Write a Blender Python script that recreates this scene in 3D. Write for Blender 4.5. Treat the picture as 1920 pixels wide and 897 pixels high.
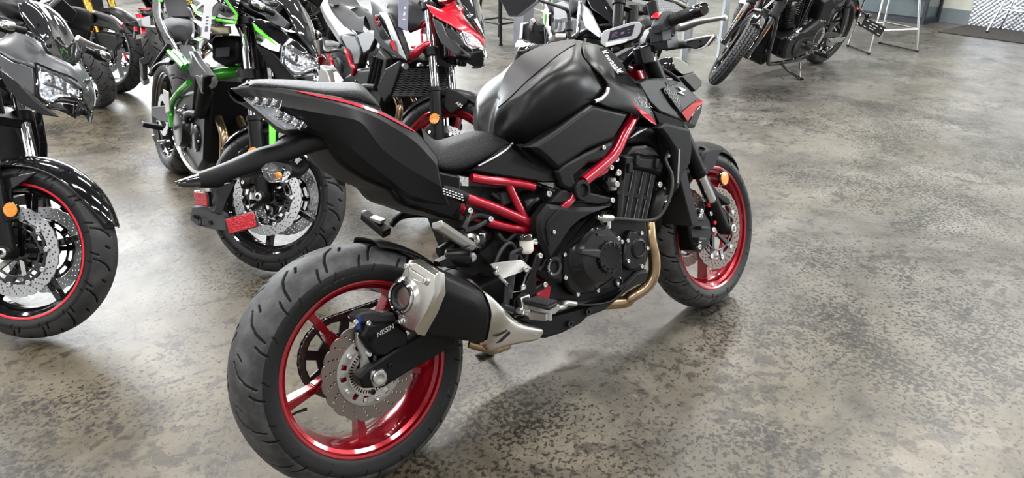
import bpy, math, random
import numpy as np
from mathutils import Matrix, Vector
random.seed(4); np.random.seed(4)
for _o in list(bpy.data.objects): bpy.data.objects.remove(_o)
SC = bpy.context.scene
COL = SC.collection
PI = math.pi
R = math.radians
# ------------------------------------------------------------------ camera
cam_d = bpy.data.cameras.new('camera'); cam = bpy.data.objects.new('camera', cam_d); COL.objects.link(cam)
cam_d.sensor_width = 36; cam_d.lens = 25.717; cam_d.clip_start = .05; cam_d.clip_end = 200
_r = [[0.77324, -0.63397, 0.01361], [-0.26225, -0.33926, -0.9034], [0.57735, 0.69497, -0.42859]]
cam.matrix_world = Matrix(((_r[0][0], -_r[1][0], -_r[2][0], -0.69817), (_r[0][1], -_r[1][1], -_r[2][1], -1.39559), (_r[0][2], -_r[1][2], -_r[2][2], 1.42352), (0, 0, 0, 1)))
SC.camera = cam
# ------------------------------------------------------------------ world, light, exposure
SC.view_settings.view_transform = 'Standard'; SC.view_settings.look = 'None'
SC.view_settings.gamma = 1; SC.view_settings.use_curve_mapping = False
SC.view_settings.exposure = 0.95
wd = bpy.data.worlds.new('sky'); SC.world = wd; wd.use_nodes = True
_bg = wd.node_tree.nodes['Background']; _bg.inputs[0].default_value = (.62, .74, .95, 1); _bg.inputs[1].default_value = .8
def area(name, loc, target, sx, sy, power, col=(1, 1, 1), spread=180):
    d = bpy.data.lights.new(name, 'AREA'); d.shape = 'RECTANGLE'; d.size = sx; d.size_y = sy; d.energy = power; d.color = col; d.spread = R(spread)
    o = bpy.data.objects.new(name, d); COL.objects.link(o); o.location = loc
    o.rotation_euler = (Vector(target) - Vector(loc)).to_track_quat('-Z', 'Y').to_euler(); return o
# daylight through the high windows of the two far walls, and rows of ceiling lamps
area('window_light', (1.5, 10.8, 2.7), (1.5, 0, .6), 12, 2.4, 1000, (.93, .97, 1))
area('window_light', (9.6, -3.2, 2.5), (2, -1.5, .3), 7, 2.4, 520, (.93, .97, 1))
area('window_light', (-5.8, 2.0, 2.7), (1, 1.5, .4), 7, 2.2, 120, (1, .98, .95))
for _x in (-3.2, .2, 3.6, 7.0):
    for _y, _p in ((-3.2, 45 if _x < 3 else 85), (.2, 45 if _x < 3 else 85), (3.6, 80), (7.0, 80)): area('ceiling_lamp', (_x, _y, 4.42), (_x, _y, 0), 2.0, .35, _p, (1, .98, .95))
# ------------------------------------------------------------------ materials
MT = {}
def mat(name, col, rough=.5, metal=0, coat=0, bump=None, var=None, trans=0, ior=1.45, emis=None, spec=.5, coatr=.03, wear=None, alpha=1):
    m = bpy.data.materials.new(name); m.use_nodes = True; nt = m.node_tree; b = nt.nodes['Principled BSDF']
    I = b.inputs
    I['Base Color'].default_value = (*col, 1); I['Roughness'].default_value = rough; I['Metallic'].default_value = metal
    I['Coat Weight'].default_value = coat; I['Coat Roughness'].default_value = coatr; I['IOR'].default_value = ior
    I['Transmission Weight'].default_value = trans; I['Specular IOR Level'].default_value = spec; I['Alpha'].default_value = alpha
    if emis: I['Emission Color'].default_value = (*emis[:3], 1); I['Emission Strength'].default_value = emis[3]
    tc = nt.nodes.new('ShaderNodeTexCoord')
    def noise(sc, det=3, dist=0):
        n = nt.nodes.new('ShaderNodeTexNoise'); n.inputs['Scale'].default_value = sc; n.inputs['Detail'].default_value = det; n.inputs['Distortion'].default_value = dist
        nt.links.new(tc.outputs['Object'], n.inputs['Vector']); return n
    if bump:   # (kind, scale, strength)
        if bump[0] == 'noise': n = noise(bump[1], 2); o = n.outputs['Fac']
        else:
            n = nt.nodes.new('ShaderNodeTexVoronoi'); n.inputs['Scale'].default_value = bump[1]; nt.links.new(tc.outputs['Object'], n.inputs['Vector']); o = n.outputs['Distance']
        bp = nt.nodes.new('ShaderNodeBump'); bp.inputs['Strength'].default_value = bump[2]; bp.inputs['Distance'].default_value = .002
        nt.links.new(o, bp.inputs['Height']); nt.links.new(bp.outputs[0], I['Normal'])
    if var:    # (scale, colour 2, lo, hi)
        n = noise(var[0], 5); r = nt.nodes.new('ShaderNodeValToRGB'); r.color_ramp.elements[0].position = var[2]; r.color_ramp.elements[1].position = var[3]
        r.color_ramp.elements[0].color = (*col, 1); r.color_ramp.elements[1].color = (*var[1], 1)
        nt.links.new(n.outputs['Fac'], r.inputs[0]); nt.links.new(r.outputs[0], I['Base Color'])
    if wear:   # roughness variation (scale, lo, hi)
        n = noise(wear[0], 4); r = nt.nodes.new('ShaderNodeMapRange'); r.inputs[3].default_value = wear[1]; r.inputs[4].default_value = wear[2]
        nt.links.new(n.outputs['Fac'], r.inputs[0]); nt.links.new(r.outputs[0], I['Roughness'])
    MT[name] = m; return m
mat('matte_black', (.0045, .0045, .0052), .34, 0, spec=.30, wear=(30, .31, .38))
mat('satin_black', (.004, .004, .0045), .38, 0, spec=.25, bump=('noise', 900, .08))
mat('plastic', (.006, .006, .0065), .48, 0, spec=.22, bump=('noise', 700, .25))
mat('plastic_grey', (.026, .027, .03), .45, 0, spec=.3, bump=('noise', 700, .2))
mat('gloss_black', (.006, .006, .007), .08, 0, coat=1)
mat('engine_black', (.005, .005, .0055), .34, 0, spec=.28, bump=('noise', 500, .12))
mat('engine_cover', (.008, .008, .009), .22, 0, spec=.5)
mat('candy_red', (.27, .002, .010), .24, .5, coat=.9, coatr=.06)
mat('frame_red', (.38, .003, .022), .28, .45, coat=.8, coatr=.08)
mat('bright_red', (.62, .006, .025), .3, 0, coat=.8)
mat('green', (.03, .40, .015), .28, .25, coat=.8, coatr=.06)
mat('bright_green', (.12, .75, .01), .3, 0, coat=.6)
mat('chrome', (.82, .83, .85), .07, 1)
mat('steel', (.72, .70, .66), .22, 1, wear=(30, .16, .32))
mat('cast_silver', (.40, .39, .38), .36, .75, bump=('noise', 300, .15))
mat('bolt_steel', (.7, .7, .68), .25, 1)
mat('disc_steel', (.50, .51, .53), .34, .85, wear=(60, .28, .45))
mat('disc_worn', (.20, .17, .15), .42, .8, wear=(60, .32, .5))
mat('header_steel', (.50, .36, .20), .26, .95, var=(9, (.30, .22, .15), .35, .7))
mat('muffler_black', (.007, .007, .008), .40, 0, spec=.25, bump=('noise', 600, .15))
mat('rubber_groove', (.005, .005, .005), .7, 0, spec=.2)
mat('rubber', (.032, .032, .033), .5, 0, var=(26, (.075, .075, .077), .4, .72), bump=('noise', 300, .3), spec=.35)
mat('rubber_side', (.009, .009, .0095), .5, 0, spec=.35, bump=('noise', 300, .1))
mat('rubber_used', (.03, .031, .033), .52, 0, var=(14, (.065, .065, .066), .4, .75), bump=('noise', 300, .25), spec=.35)
mat('lettering_dark', (.05, .05, .05), .5)
mat('vinyl', (.009, .009, .010), .45, 0, spec=.2, bump=('voronoi', 420, .9))
mat('vinyl_plain', (.017, .017, .020), .5, 0, spec=.25, bump=('voronoi', 600, .4))
mat('tank_pad', (.011, .010, .012), .42, 0, spec=.32, bump=('noise', 900, .1))
mat('red_lens', (.50, .0, .012), .18, 0, coat=1, bump=('voronoi', 260, 1.0))
mat('amber_lens', (.85, .27, .01), .18, 0, coat=1, bump=('voronoi', 200, .6))
mat('clear_lens', (.97, .98, 1), .03, 0, trans=.97, ior=1.3)
mat('tint_lens', (.02, .02, .022), .05, 0, coat=1)
mat('reflector_silver', (.75, .77, .8), .16, 1, bump=('voronoi', 60, .7))
mat('lamp_silver', (.72, .76, .82), .28, .35, bump=('voronoi', 90, .5))
mat('white', (.8, .8, .8), .4)
mat('decal_white', (.62, .63, .64), .45)
mat('tank_fluid', (.78, .74, .66), .35, 0, spec=.5)
mat('grey_paint', (.075, .078, .086), .35, .3, coat=.3, coatr=.2)
mat('silver_paint', (.42, .43, .45), .32, .6)
mat('graphite', (.018, .0185, .021), .38, 0, spec=.32)
mat('gold', (.62, .40, .08), .25, .9)
mat('bronze', (.22, .19, .13), .4, .7)
mat('screen', (.010, .009, .022), .25, 0, spec=.3)
mat('hose', (.012, .012, .012), .5)
mat('mirror_glass', (.75, .76, .78), .03, 1)
mat('chain', (.10, .09, .08), .4, .8)
mat('blue_anod', (.02, .05, .3), .3, .7)
mat('copper_red', (.30, .02, .02), .3, .6)
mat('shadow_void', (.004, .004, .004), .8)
# ------------------------------------------------------------------ geometry helpers: every shape is (verts, faces)
def cr(pts, n=6, closed=False):
    p = np.asarray(pts, float); k = len(p)
    if k < 3 and not closed: return np.array([p[0] + (p[-1] - p[0]) * t for t in np.linspace(0, 1, n + 1)])
    if closed: q = np.vstack([p[-1], p, p[:2]]); seg = k
    else: q = np.vstack([2 * p[0] - p[1], p, 2 * p[-1] - p[-2]]); seg = k - 1
    o = []
    for i in range(seg):
        a, b, c, d = q[i:i + 4]
        for t in np.arange(n) / n: o.append(.5 * (2 * b + (c - a) * t + (2 * a - 5 * b + 4 * c - d) * t * t + (3 * b - a - 3 * c + d) * t ** 3))
    if not closed: o.append(p[-1])
    return np.array(o)
def resample(p, n):
    p = np.asarray(p, float); d = np.r_[0, np.cumsum(np.linalg.norm(np.diff(p, axis=0), axis=1))]
    t = np.linspace(0, d[-1], n); return np.stack([np.interp(t, d, p[:, i]) for i in range(p.shape[1])], 1)
def tube(pts, r, n=12, sub=6, closed=False, flat=None):
    p = cr(pts, sub, closed) if sub > 1 else np.asarray(pts, float)
    m = len(p); rr = np.interp(np.linspace(0, 1, m), np.linspace(0, 1, len(r)), r) if hasattr(r, '__len__') else np.full(m, r)
    t = np.gradient(p, axis=0) if not closed else np.roll(p, -1, 0) - np.roll(p, 1, 0)
    t /= np.linalg.norm(t, axis=1)[:, None] + 1e-12
    u = np.cross(t[0], (0, 1, 0)); 
    if np.linalg.norm(u) < .1: u = np.cross(t[0], (0, 0, 1))
    vs = []
    for i in range(m):
        u = u - t[i] * u.dot(t[i]); u /= np.linalg.norm(u); w = np.cross(t[i], u)
        for a in np.arange(n) * 2 * PI / n: vs.append(p[i] + rr[i] * (u * math.cos(a) + w * math.sin(a) * (flat or 1)))
    fs = []
    for i in range(m if closed else m - 1):
        j = (i + 1) % m
        for k in range(n): fs.append((i * n + k, i * n + (k + 1) % n, j * n + (k + 1) % n, j * n + k))
    if not closed: fs += [tuple(range(n))[::-1], tuple(range((m - 1) * n, m * n))]
    return vs, fs
def frame_to(d):
    return Vector(d).to_track_quat('Z', 'Y').to_matrix().to_4x4()
def xf(g, M):
    M = np.array(M); v = np.asarray(g[0], float); return (v @ M[:3, :3].T + M[:3, 3]).tolist(), g[1]
def lathe(prof, n=48, o=(0, 0, 0), d=(0, -1, 0), cap=True, closed=False, arc=None):
    """profile (radius, height) turned about direction d through o"""
    vs = []; fs = []; m = len(prof); N = n if arc is None else n + 1
    for i in range(N):
        a = 2 * PI * i / n if arc is None else arc[0] + (arc[1] - arc[0]) * i / n
        for r, h in prof: vs.append((r * math.cos(a), r * math.sin(a), h))
    for i in range(n):
        j = (i + 1) % n if arc is None else i + 1
        for k in range(m if closed else m - 1): fs.append((i * m + k, j * m + k, j * m + (k + 1) % m, i * m + (k + 1) % m))
    if cap and not closed and arc is None:
        if prof[0][0] > 1e-6: fs.append(tuple(i * m for i in range(n))[::-1])
        if prof[-1][0] > 1e-6: fs.append(tuple(i * m + m - 1 for i in range(n)))
    return xf((vs, fs), Matrix.Translation(o) @ frame_to(d))
def cyl(p0, p1, r0, r1=None, n=20, ch=0):
    r1 = r0 if r1 is None else r1; d = Vector(p1) - Vector(p0); L = d.length
    pr = [(r0, 0), (r1, L)] if not ch else [(r0 - ch, 0), (r0, ch), (r1, L - ch), (r1 - ch, L)]
    return lathe(pr, n, p0, d)
def box(c, s, rot=None):
    v = [(x * s[0] / 2, y * s[1] / 2, z * s[2] / 2) for x in (-1, 1) for y in (-1, 1) for z in (-1, 1)]
    f = [(0, 1, 3, 2), (4, 6, 7, 5), (0, 4, 5, 1), (2, 3, 7, 6), (0, 2, 6, 4), (1, 5, 7, 3)]
    M = Matrix.Translation(c)
    if rot is not None: M = M @ (rot if isinstance(rot, Matrix) else Matrix.Rotation(rot[0], 4, 'X') @ Matrix.Rotation(rot[1], 4, 'Y') @ Matrix.Rotation(rot[2], 4, 'Z'))
    return xf((v, f), M)
def bar(p0, p1, w, h, up=(0, 1, 0), w1=None, h1=None):
    """rectangular bar from p0 to p1; w along 'up', h across"""
    p0, p1 = np.array(p0, float), np.array(p1, float); t = p1 - p0; t /= np.linalg.norm(t); u = np.array(up, float); u = u - t * u.dot(t); u /= np.linalg.norm(u); s = np.cross(t, u)
    w1 = w if w1 is None else w1; h1 = h if h1 is None else h1; v = []
    for p, a, b in ((p0, w, h), (p1, w1, h1)):
        for i, j in ((-1, -1), (1, -1), (1, 1), (-1, 1)): v.append(p + u * a / 2 * i + s * b / 2 * j)
    return v, [(3, 2, 1, 0), (4, 5, 6, 7), (0, 1, 5, 4), (1, 2, 6, 5), (2, 3, 7, 6), (3, 0, 4, 7)]
def inset2(o, d):
    o = np.asarray(o, float); n = len(o)
    ar = .5 * sum(o[i][0] * o[(i + 1) % n][1] - o[(i + 1) % n][0] * o[i][1] for i in range(n)); sg = 1 if ar > 0 else -1
    r = []
    for i in range(n):
        a, b, c = o[i - 1], o[i], o[(i + 1) % n]
        e1 = (b - a) / (np.linalg.norm(b - a) + 1e-9); e2 = (c - b) / (np.linalg.norm(c - b) + 1e-9)
        n1 = np.array((-e1[1], e1[0])) * sg; n2 = np.array((-e2[1], e2[0])) * sg; m = n1 + n2; l = max(np.dot(m, m) / 2, .35)
        r.append(b + m / l * d)
    return np.array(r)
def pod(out, layers):
    """prism of an (x,z) outline through layers (y, inset)"""
    vs = []; fs = []; n = len(out)
    for y, ins in layers:
        for a, b in (inset2(out, ins) if ins else out): vs.append((a, y, b))
    for k in range(len(layers) - 1):
        for i in range(n): fs.append((k * n + i, k * n + (i + 1) % n, (k + 1) * n + (i + 1) % n, (k + 1) * n + i))
    fs += [tuple(range(n))[::-1], tuple(range((len(layers) - 1) * n, len(layers) * n))]
    return vs, fs
def plate(p3, t):
    """polygon of 3-D points pushed by vector t"""
    n = len(p3); t = np.array(t if hasattr(t, '__len__') else (0, t, 0), float); a = np.asarray(p3, float)
    return a.tolist() + (a + t).tolist(), [tuple(range(n))[::-1], tuple(range(n, 2 * n))] + [(i, (i + 1) % n, n + (i + 1) % n, n + i) for i in range(n)]
def loft(lines, nu=24, nv=4, mirror=False, ring=False, linu=False, linv=False, caps=False, thick=0):
    """surface through 3-D lines; ring closes across lines; mirror adds the y-mirrored half"""
    L = [resample(np.asarray(l, float) if linu else cr(l, 8), nu) for l in lines]
    S = np.stack(L, 1)
    G = []
    for row in S:
        if linv: rr = np.vstack([row, row[:1]]) if ring else row; g = np.vstack([np.linspace(rr[i], rr[i + 1], nv, endpoint=False) for i in range(len(rr) - 1)] + ([] if ring else [rr[-1:]]))
        else: g = cr(row, nv, ring)
        G.append(g)
    G = np.array(G); m = G.shape[1]; vs = G.reshape(-1, 3).tolist(); fs = []
    for i in range(nu - 1):
        for j in range(m if ring else m - 1): k = (j + 1) % m; fs.append((i * m + j, i * m + k, (i + 1) * m + k, (i + 1) * m + j))
    if ring and caps: fs += [tuple(range(m))[::-1], tuple(range((nu - 1) * m, nu * m))]
    if mirror:
        n = len(vs); vs = vs + [(x, -y, z) for x, y, z in vs]; fs = fs + [tuple(a + n for a in f[::-1]) for f in fs]
    return vs, fs
def sections(secs, n=4, caps=True, smooth=True, sub=1):
    """tube through closed 3-D sections with equal point counts"""
    S = np.asarray(secs, float)
    if n > 1 and smooth: S = np.stack([cr(S[:, i], n) for i in range(S.shape[1])], 1)
    if sub > 1: S = np.array([cr(s, sub, True) for s in S])
    a, b = S.shape[:2]; vs = S.reshape(-1, 3).tolist(); fs = []
    for i in range(a - 1):
        for j in range(b): k = (j + 1) % b; fs.append((i * b + j, i * b + k, (i + 1) * b + k, (i + 1) * b + j))
    if caps: fs += [tuple(range(b))[::-1], tuple(range((a - 1) * b, a * b))]
    return vs, fs
def mir(g):
    return [(x, -y, z) for x, y, z in g[0]], [f[::-1] for f in g[1]]
def join(*gs):
    vs = []; fs = []
    for g in gs:
        n = len(vs); vs += [tuple(v) for v in g[0]]; fs += [tuple(i + n for i in f) for f in g[1]]
    return vs, fs
def mesh_of(g, name, mt, sm=35, weld=True):
    import bmesh
    me = bpy.data.meshes.new(name); me.from_pydata([tuple(float(c) for c in v) for v in g[0]], [], g[1])
    bm = bmesh.new(); bm.from_mesh(me)
    if weld: bmesh.ops.remove_doubles(bm, verts=bm.verts, dist=2e-5)
    bmesh.ops.recalc_face_normals(bm, faces=bm.faces); bm.to_mesh(me); bm.free()
    if sm: me.polygons.foreach_set('use_smooth', [True] * len(me.polygons)); me.set_sharp_from_angle(angle=R(sm))
    me.materials.append(MT[mt]); return me
def link(name, me, par=None, M=None):
    o = bpy.data.objects.new(name, me); COL.objects.link(o); o.parent = par
    if M is not None: o.matrix_local = Matrix(M)
    return o
def mk(name, g, mt, par=None, M=None, sm=35, bev=0, sol=0, weld=True, seg=2, sub=0, off=-1, label=None):
    if isinstance(g, list): g = join(*g)
    o = link(name, mesh_of(g, name, mt, sm, weld), par, M)
    if sub: m = o.modifiers.new('subdivision', 'SUBSURF'); m.levels = m.render_levels = sub
    if sol: m = o.modifiers.new('thickness', 'SOLIDIFY'); m.thickness = sol; m.offset = off
    if bev: m = o.modifiers.new('bevel', 'BEVEL'); m.width = bev; m.segments = seg; m.limit_method = 'ANGLE'; m.angle_limit = R(30); m.harden_normals = False
    if label: o['label'] = label
    return o
def thing(name, label, cat, M=None, group=None):
    o = link(name, None, None, M); o['label'] = label; o['category'] = cat; o.empty_display_size = .1
    if group: o['group'] = group
    return o
def tag(o, label, cat, group=None):
    o['label'] = label; o['category'] = cat
    if group: o['group'] = group
    return o
def struct(o): o['kind'] = 'structure'; return o
def curve_mesh(loops, t, bev=0, res=1):
    """flat shape with holes (first loop outer), thickness t along z, from 2-D loops"""
    c = bpy.data.curves.new('c', 'CURVE'); c.dimensions = '2D'; c.fill_mode = 'BOTH'; c.extrude = max(t / 2 - bev, 0); c.bevel_depth = bev; c.bevel_resolution = 1; c.offset = -bev
    for l in loops:
        s = c.splines.new('POLY'); s.points.add(len(l) - 1); s.use_cyclic_u = True
        s.points.foreach_set('co', [v for p in l for v in (p[0], p[1], 0, 1)])
    return _conv(c)
def _conv(c):
    o = bpy.data.objects.new('c', c); COL.objects.link(o); dg = bpy.context.evaluated_depsgraph_get(); dg.update()
    me = bpy.data.meshes.new_from_object(o.evaluated_get(dg)); bpy.data.objects.remove(o)
    g = ([tuple(v.co) for v in me.vertices], [tuple(p.vertices) for p in me.polygons]); bpy.data.meshes.remove(me); bpy.data.curves.remove(c); return g
def text(s, size, t=.0006, shear=0, bold=0, align='CENTER', sp=1):
    c = bpy.data.curves.new('t', 'FONT'); c.body = s; c.size = size; c.extrude = t; c.shear = shear; c.offset = bold; c.align_x = align; c.align_y = 'CENTER'; c.resolution_u = 3; c.space_character = sp
    return _conv(c)
XZ = Matrix(((1, 0, 0, 0), (0, 0, -1, 0), (0, 1, 0, 0), (0, 0, 0, 1)))   # flat shape (x,y) -> (x,z) facing -y
def flat(loops, t, y=0, bev=0): return xf(curve_mesh(loops, t, bev), Matrix.Translation((0, y, 0)) @ XZ)
def circ2(cx, cy, r, n=16, a0=0): return [(cx + r * math.cos(a0 + 2 * PI * i / n), cy + r * math.sin(a0 + 2 * PI * i / n)) for i in range(n)]
_bolt = {}
def bolt(par, p, d=(0, -1, 0), r=.006, mt='bolt_steel', name='bolt', h=1.0):
    if mt not in _bolt: _bolt[mt] = mesh_of(lathe([(1, 0), (1, .75), (.85, .95), (.5, .95), (.45, .5), (0, .5)], 12), 'bolt', mt)
    M = Matrix.Translation(p) @ frame_to(d) @ frame_to((0, -1, 0)).inverted() @ Matrix.Diagonal((r, r * h, r, 1))
    return link(name, _bolt[mt], par, M)
def T(x, y, z): return Matrix.Translation((x, y, z))
# ------------------------------------------------------------------ the room
def floor_material():
    m = bpy.data.materials.new('stained_concrete'); m.use_nodes = True; nt = m.node_tree; b = nt.nodes['Principled BSDF']; N = nt.nodes.new; K = nt.links.new
    tc = N('ShaderNodeTexCoord')
    def noise(sc, det=6, dist=0, ro=.55, off=(0, 0, 0)):
        mp = N('ShaderNodeMapping'); mp.inputs['Location'].default_value = off; K(tc.outputs['Object'], mp.inputs[0])
        n = N('ShaderNodeTexNoise'); n.inputs['Scale'].default_value = sc; n.inputs['Detail'].default_value = det; n.inputs['Distortion'].default_value = dist; n.inputs['Roughness'].default_value = ro
        K(mp.outputs[0], n.inputs['Vector']); return n.outputs['Fac']
    def ramp(f, *st):
        r = N('ShaderNodeValToRGB'); e = r.color_ramp.elements
        while len(e) < len(st): e.new(.5)
        for i, (p, c) in enumerate(st): e[i].position = p; e[i].color = (*c, 1) if hasattr(c, '__len__') else (c, c, c, 1)
        K(f, r.inputs[0]); return r.outputs[0]
    def mix(f, a, c, mode='MIX'):
        x = N('ShaderNodeMix'); x.data_type = 'RGBA'; x.blend_type = mode
        if hasattr(f, 'links') or not isinstance(f, float): K(f, x.inputs[0])
        else: x.inputs[0].default_value = f
        K(a, x.inputs[6]); K(c, x.inputs[7]); return x.outputs[2]
    tan = ramp(noise(2.6, 9, .8, .66, (4, 2, 0)), (.28, (.048, .039, .026)), (.48, (.104, .087, .059)), (.70, (.18, .154, .110)))
    grey = ramp(noise(2.2, 9, .6, .64), (.28, (.050, .048, .043)), (.5, (.100, .096, .087)), (.72, (.175, .168, .154)))
    # acid stain, tan at left; the grey to the right paints in window sheen
    sx = N('ShaderNodeSeparateXYZ'); K(tc.outputs['Object'], sx.inputs[0])
    mr = N('ShaderNodeMapRange'); mr.inputs[1].default_value = 2.0; mr.inputs[2].default_value = -2.6; K(sx.outputs[0], mr.inputs[0])
    ad = N('ShaderNodeMath'); ad.operation = 'ADD'; K(mr.outputs[0], ad.inputs[0]); K(noise(.8, 5, .5, .6, (9, 1, 0)), ad.inputs[1])
    col = mix(ramp(ad.outputs[0], (.45, .10), (.95, 1.0)), grey, tan)
    # dark pits and flecks in clusters: a fine noise cut by a threshold that drifts across the slab
    def flecks(sc, off, lo, wd, dark, drift):
        m1 = N('ShaderNodeMath'); m1.operation = 'MULTIPLY_ADD'; K(noise(drift, 4, .6, .6, off[::-1]), m1.inputs[0]); m1.inputs[1].default_value = .55; K(noise(sc, 6, .4, .62, off), m1.inputs[2])
        return ramp(m1.outputs[0], (lo, dark), (lo + wd, 1.0))
    col = mix(1.0, col, flecks(66, (2, 7, 0), .685, .05, .20, 1.7), 'MULTIPLY')
    col = mix(1.0, col, flecks(19, (5, 1, 3), .645, .09, .42, 2.4), 'MULTIPLY')
    pale = ramp(noise(24, 8, 1.5, .7, (8, 8, 2)), (.63, (0, 0, 0)), (.70, (.10, .095, .075)))
    col = mix(1.0, col, pale, 'ADD')
    col = mix(1.0, col, ramp(noise(1.0, 9, 1.4, .68, (7, 3, 0)), (.50, 1.0), (.68, .42)), 'MULTIPLY')
    # hairline cracks
    v = N('ShaderNodeTexVoronoi'); v.feature = 'DISTANCE_TO_EDGE'; v.inputs['Scale'].default_value = 1.3
    wv = N('ShaderNodeMix'); wv.data_type = 'VECTOR'; wv.inputs[0].default_value = .12; K(tc.outputs['Object'], wv.inputs[4])
    nz = N('ShaderNodeTexNoise'); nz.inputs['Scale'].default_value = 3; K(tc.outputs['Object'], nz.inputs['Vector']); K(nz.outputs['Color'], wv.inputs[5]); K(wv.outputs[1], v.inputs['Vector'])
    ck = ramp(v.outputs['Distance'], (.0, .72), (.006, 1.0))
    col = mix(1.0, col, ck, 'MULTIPLY')
    K(col, b.inputs['Base Color'])
    r = N('ShaderNodeMapRange'); r.inputs[3].default_value = .17; r.inputs[4].default_value = .52; K(noise(6, 7, .5, .65, (3, 3, 0)), r.inputs[0]); K(r.outputs[0], b.inputs['Roughness'])
    bp = N('ShaderNodeBump'); bp.inputs['Strength'].default_value = .3; bp.inputs['Distance'].default_value = .003; K(noise(48, 6, .3, .68), bp.inputs['Height']); K(bp.outputs[0], b.inputs['Normal'])
    b.inputs['Specular IOR Level'].default_value = .55
    MT['floor'] = m
floor_material()
mat('wall_cream', (.55, .56, .50), .6, bump=('noise', 60, .1))
mat('wall_white', (.30, .30, .30), .7)
mat('ceiling_dark', (.06, .06, .065), .8)
mat('skirting_grey', (.16, .19, .21), .55)
mat('mat_black', (.022, .020, .018), .95, 0, bump=('noise', 120, 1.0), var=(60, (.05, .045, .04), .45, .7))
mat('pillar_grey', (.17, .17, .20), .5)
def lamp_mat(name, col, st):
    mat(name, (.8, .8, .8), emis=(*col, st))
lamp_mat('lamp_glow', (1, .98, .94), 7)
lamp_mat('window_glow', (.86, .93, 1), 5)
def slab(name, c, s, mt): return struct(mk(name, box(c, s), mt))
slab('floor', (2.2, 2.9, -.05), (15.4, 16.6, .1), 'floor')
# ------------------------------------------------------------------ wheels, shared by all motorcycles
REAR = [(.072, .224), (.083, .233), (.0895, .252), (.0908, .266), (.087, .278), (.077, .2905), (.060, .3025), (.040, .3105), (.020, .3142), (0, .315)]
FRONT = [(.044, .224), (.053, .231), (.0595, .246), (.0602, .257), (.0565, .268), (.048, .280), (.035, .2905), (.020, .2972), (.009, .2994), (0, .300)]
def tyre_geo(prof, nth=720, nper=20, depth=.0035, nv=5, gro=None, w=.0022):
    half = cr([(a, b) for a, b in prof], nv); full = np.vstack([half, (half * (-1, 1))[::-1][1:]])
    m = len(full); th = np.arange(nth) * 2 * PI / nth
    d = np.r_[0, np.cumsum(np.linalg.norm(np.diff(full, axis=0), axis=1))]; d -= d[m // 2]      # arc across the tread, 0 at the crown
    r0 = prof[-1][1]; per = 2 * PI * r0 / nper
    Rr = np.tile(full[:, 1], (nth, 1)); S = np.tile((th * r0)[:, None], (1, m)); A = np.tile(d, (nth, 1))
    if gro is None: k = abs(d).max() / .125; gro = [[(.0, .012), (.022, .030), (.036, .052), (.044, .072)], [(.058, .058), (.066, .072), (.070, .084)], [(.030, .082), (.036, .092)], [(.082, .020), (.090, .034)]]
    else: k = 1
    disp = np.zeros_like(A)
    for sgn, sh in ((1, 0), (-1, per * .5)):
        for g in gro:
            q = np.array(g) * k
            for a, b in zip(q[:-1], q[1:]):
                s = (S + sh - a[0] + per / 2) % per - per / 2 + a[0]
                for wrap in (0, -per, per):
                    e = b - a; t = np.clip(((s + wrap - a[0]) * e[0] + (A * sgn - a[1]) * e[1]) / (e @ e), 0, 1)
                    D = np.hypot(s + wrap - a[0] - t * e[0], A * sgn - a[1] - t * e[1])
                    disp = np.maximum(disp, np.clip((w * 1.6 - D) / (w * .8), 0, 1))
    Rr = Rr - disp * depth
    X = Rr * np.cos(th)[:, None]; Zc = Rr * np.sin(th)[:, None]; Y = np.tile(full[:, 0], (nth, 1))
    vs = np.stack([X, Y, Zc], 2).reshape(-1, 3)
    i = np.arange(nth)[:, None] * m; j = ((np.arange(nth) + 1) % nth)[:, None] * m; k2 = np.arange(m - 1)[None]
    fs = np.stack([i + k2, j + k2, j + k2 + 1, i + k2 + 1], 2).reshape(-1, 4)
    return vs, fs, disp.reshape(-1)
def grid_mesh(name, g, mt, side=None):
    vs, fs, dsp = g; me = bpy.data.meshes.new(name); me.vertices.add(len(vs)); me.vertices.foreach_set('co', vs.ravel()); me.loops.add(fs.size); me.polygons.add(len(fs))
    me.loops.foreach_set('vertex_index', fs.ravel().astype(np.int32)); me.polygons.foreach_set('loop_start', (np.arange(len(fs)) * 4).astype(np.int32)); me.update(calc_edges=True); me.validate()
    me.polygons.foreach_set('use_smooth', [True] * len(fs)); me.materials.append(MT[mt])
    if side:
        me.materials.append(MT['rubber_side']); me.materials.append(MT['rubber_groove']); rr = np.hypot(vs[:, 0], vs[:, 2]); ix = np.where(rr[fs].mean(1) < side, 1, 0); ix[dsp[fs].mean(1) > .45] = 2; me.polygons.foreach_set('material_index', ix.astype(np.int32))
    return me
def rim_geo(hw, fr=.232, dr=0):
    p = [(fr, -hw), (fr - .006, -hw - .0015), (fr - .012, -hw + .001), (fr - .015, -hw + .010), (fr - .024, -hw + .016), (fr - .028, -hw + .030), (fr - .038, -hw * .25), (fr - .038, hw * .25), (fr - .028, hw - .030), (fr - .024, hw - .016), (fr - .015, hw - .010), (fr - .012, hw - .001), (fr - .006, hw + .0015), (fr, hw), (fr - .007, hw - .010), (fr - .007, -hw + .010)]
    return lathe(p, 96, closed=True)
def pol(r, a, y=0): return (r * math.cos(a), y, r * math.sin(a))
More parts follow.
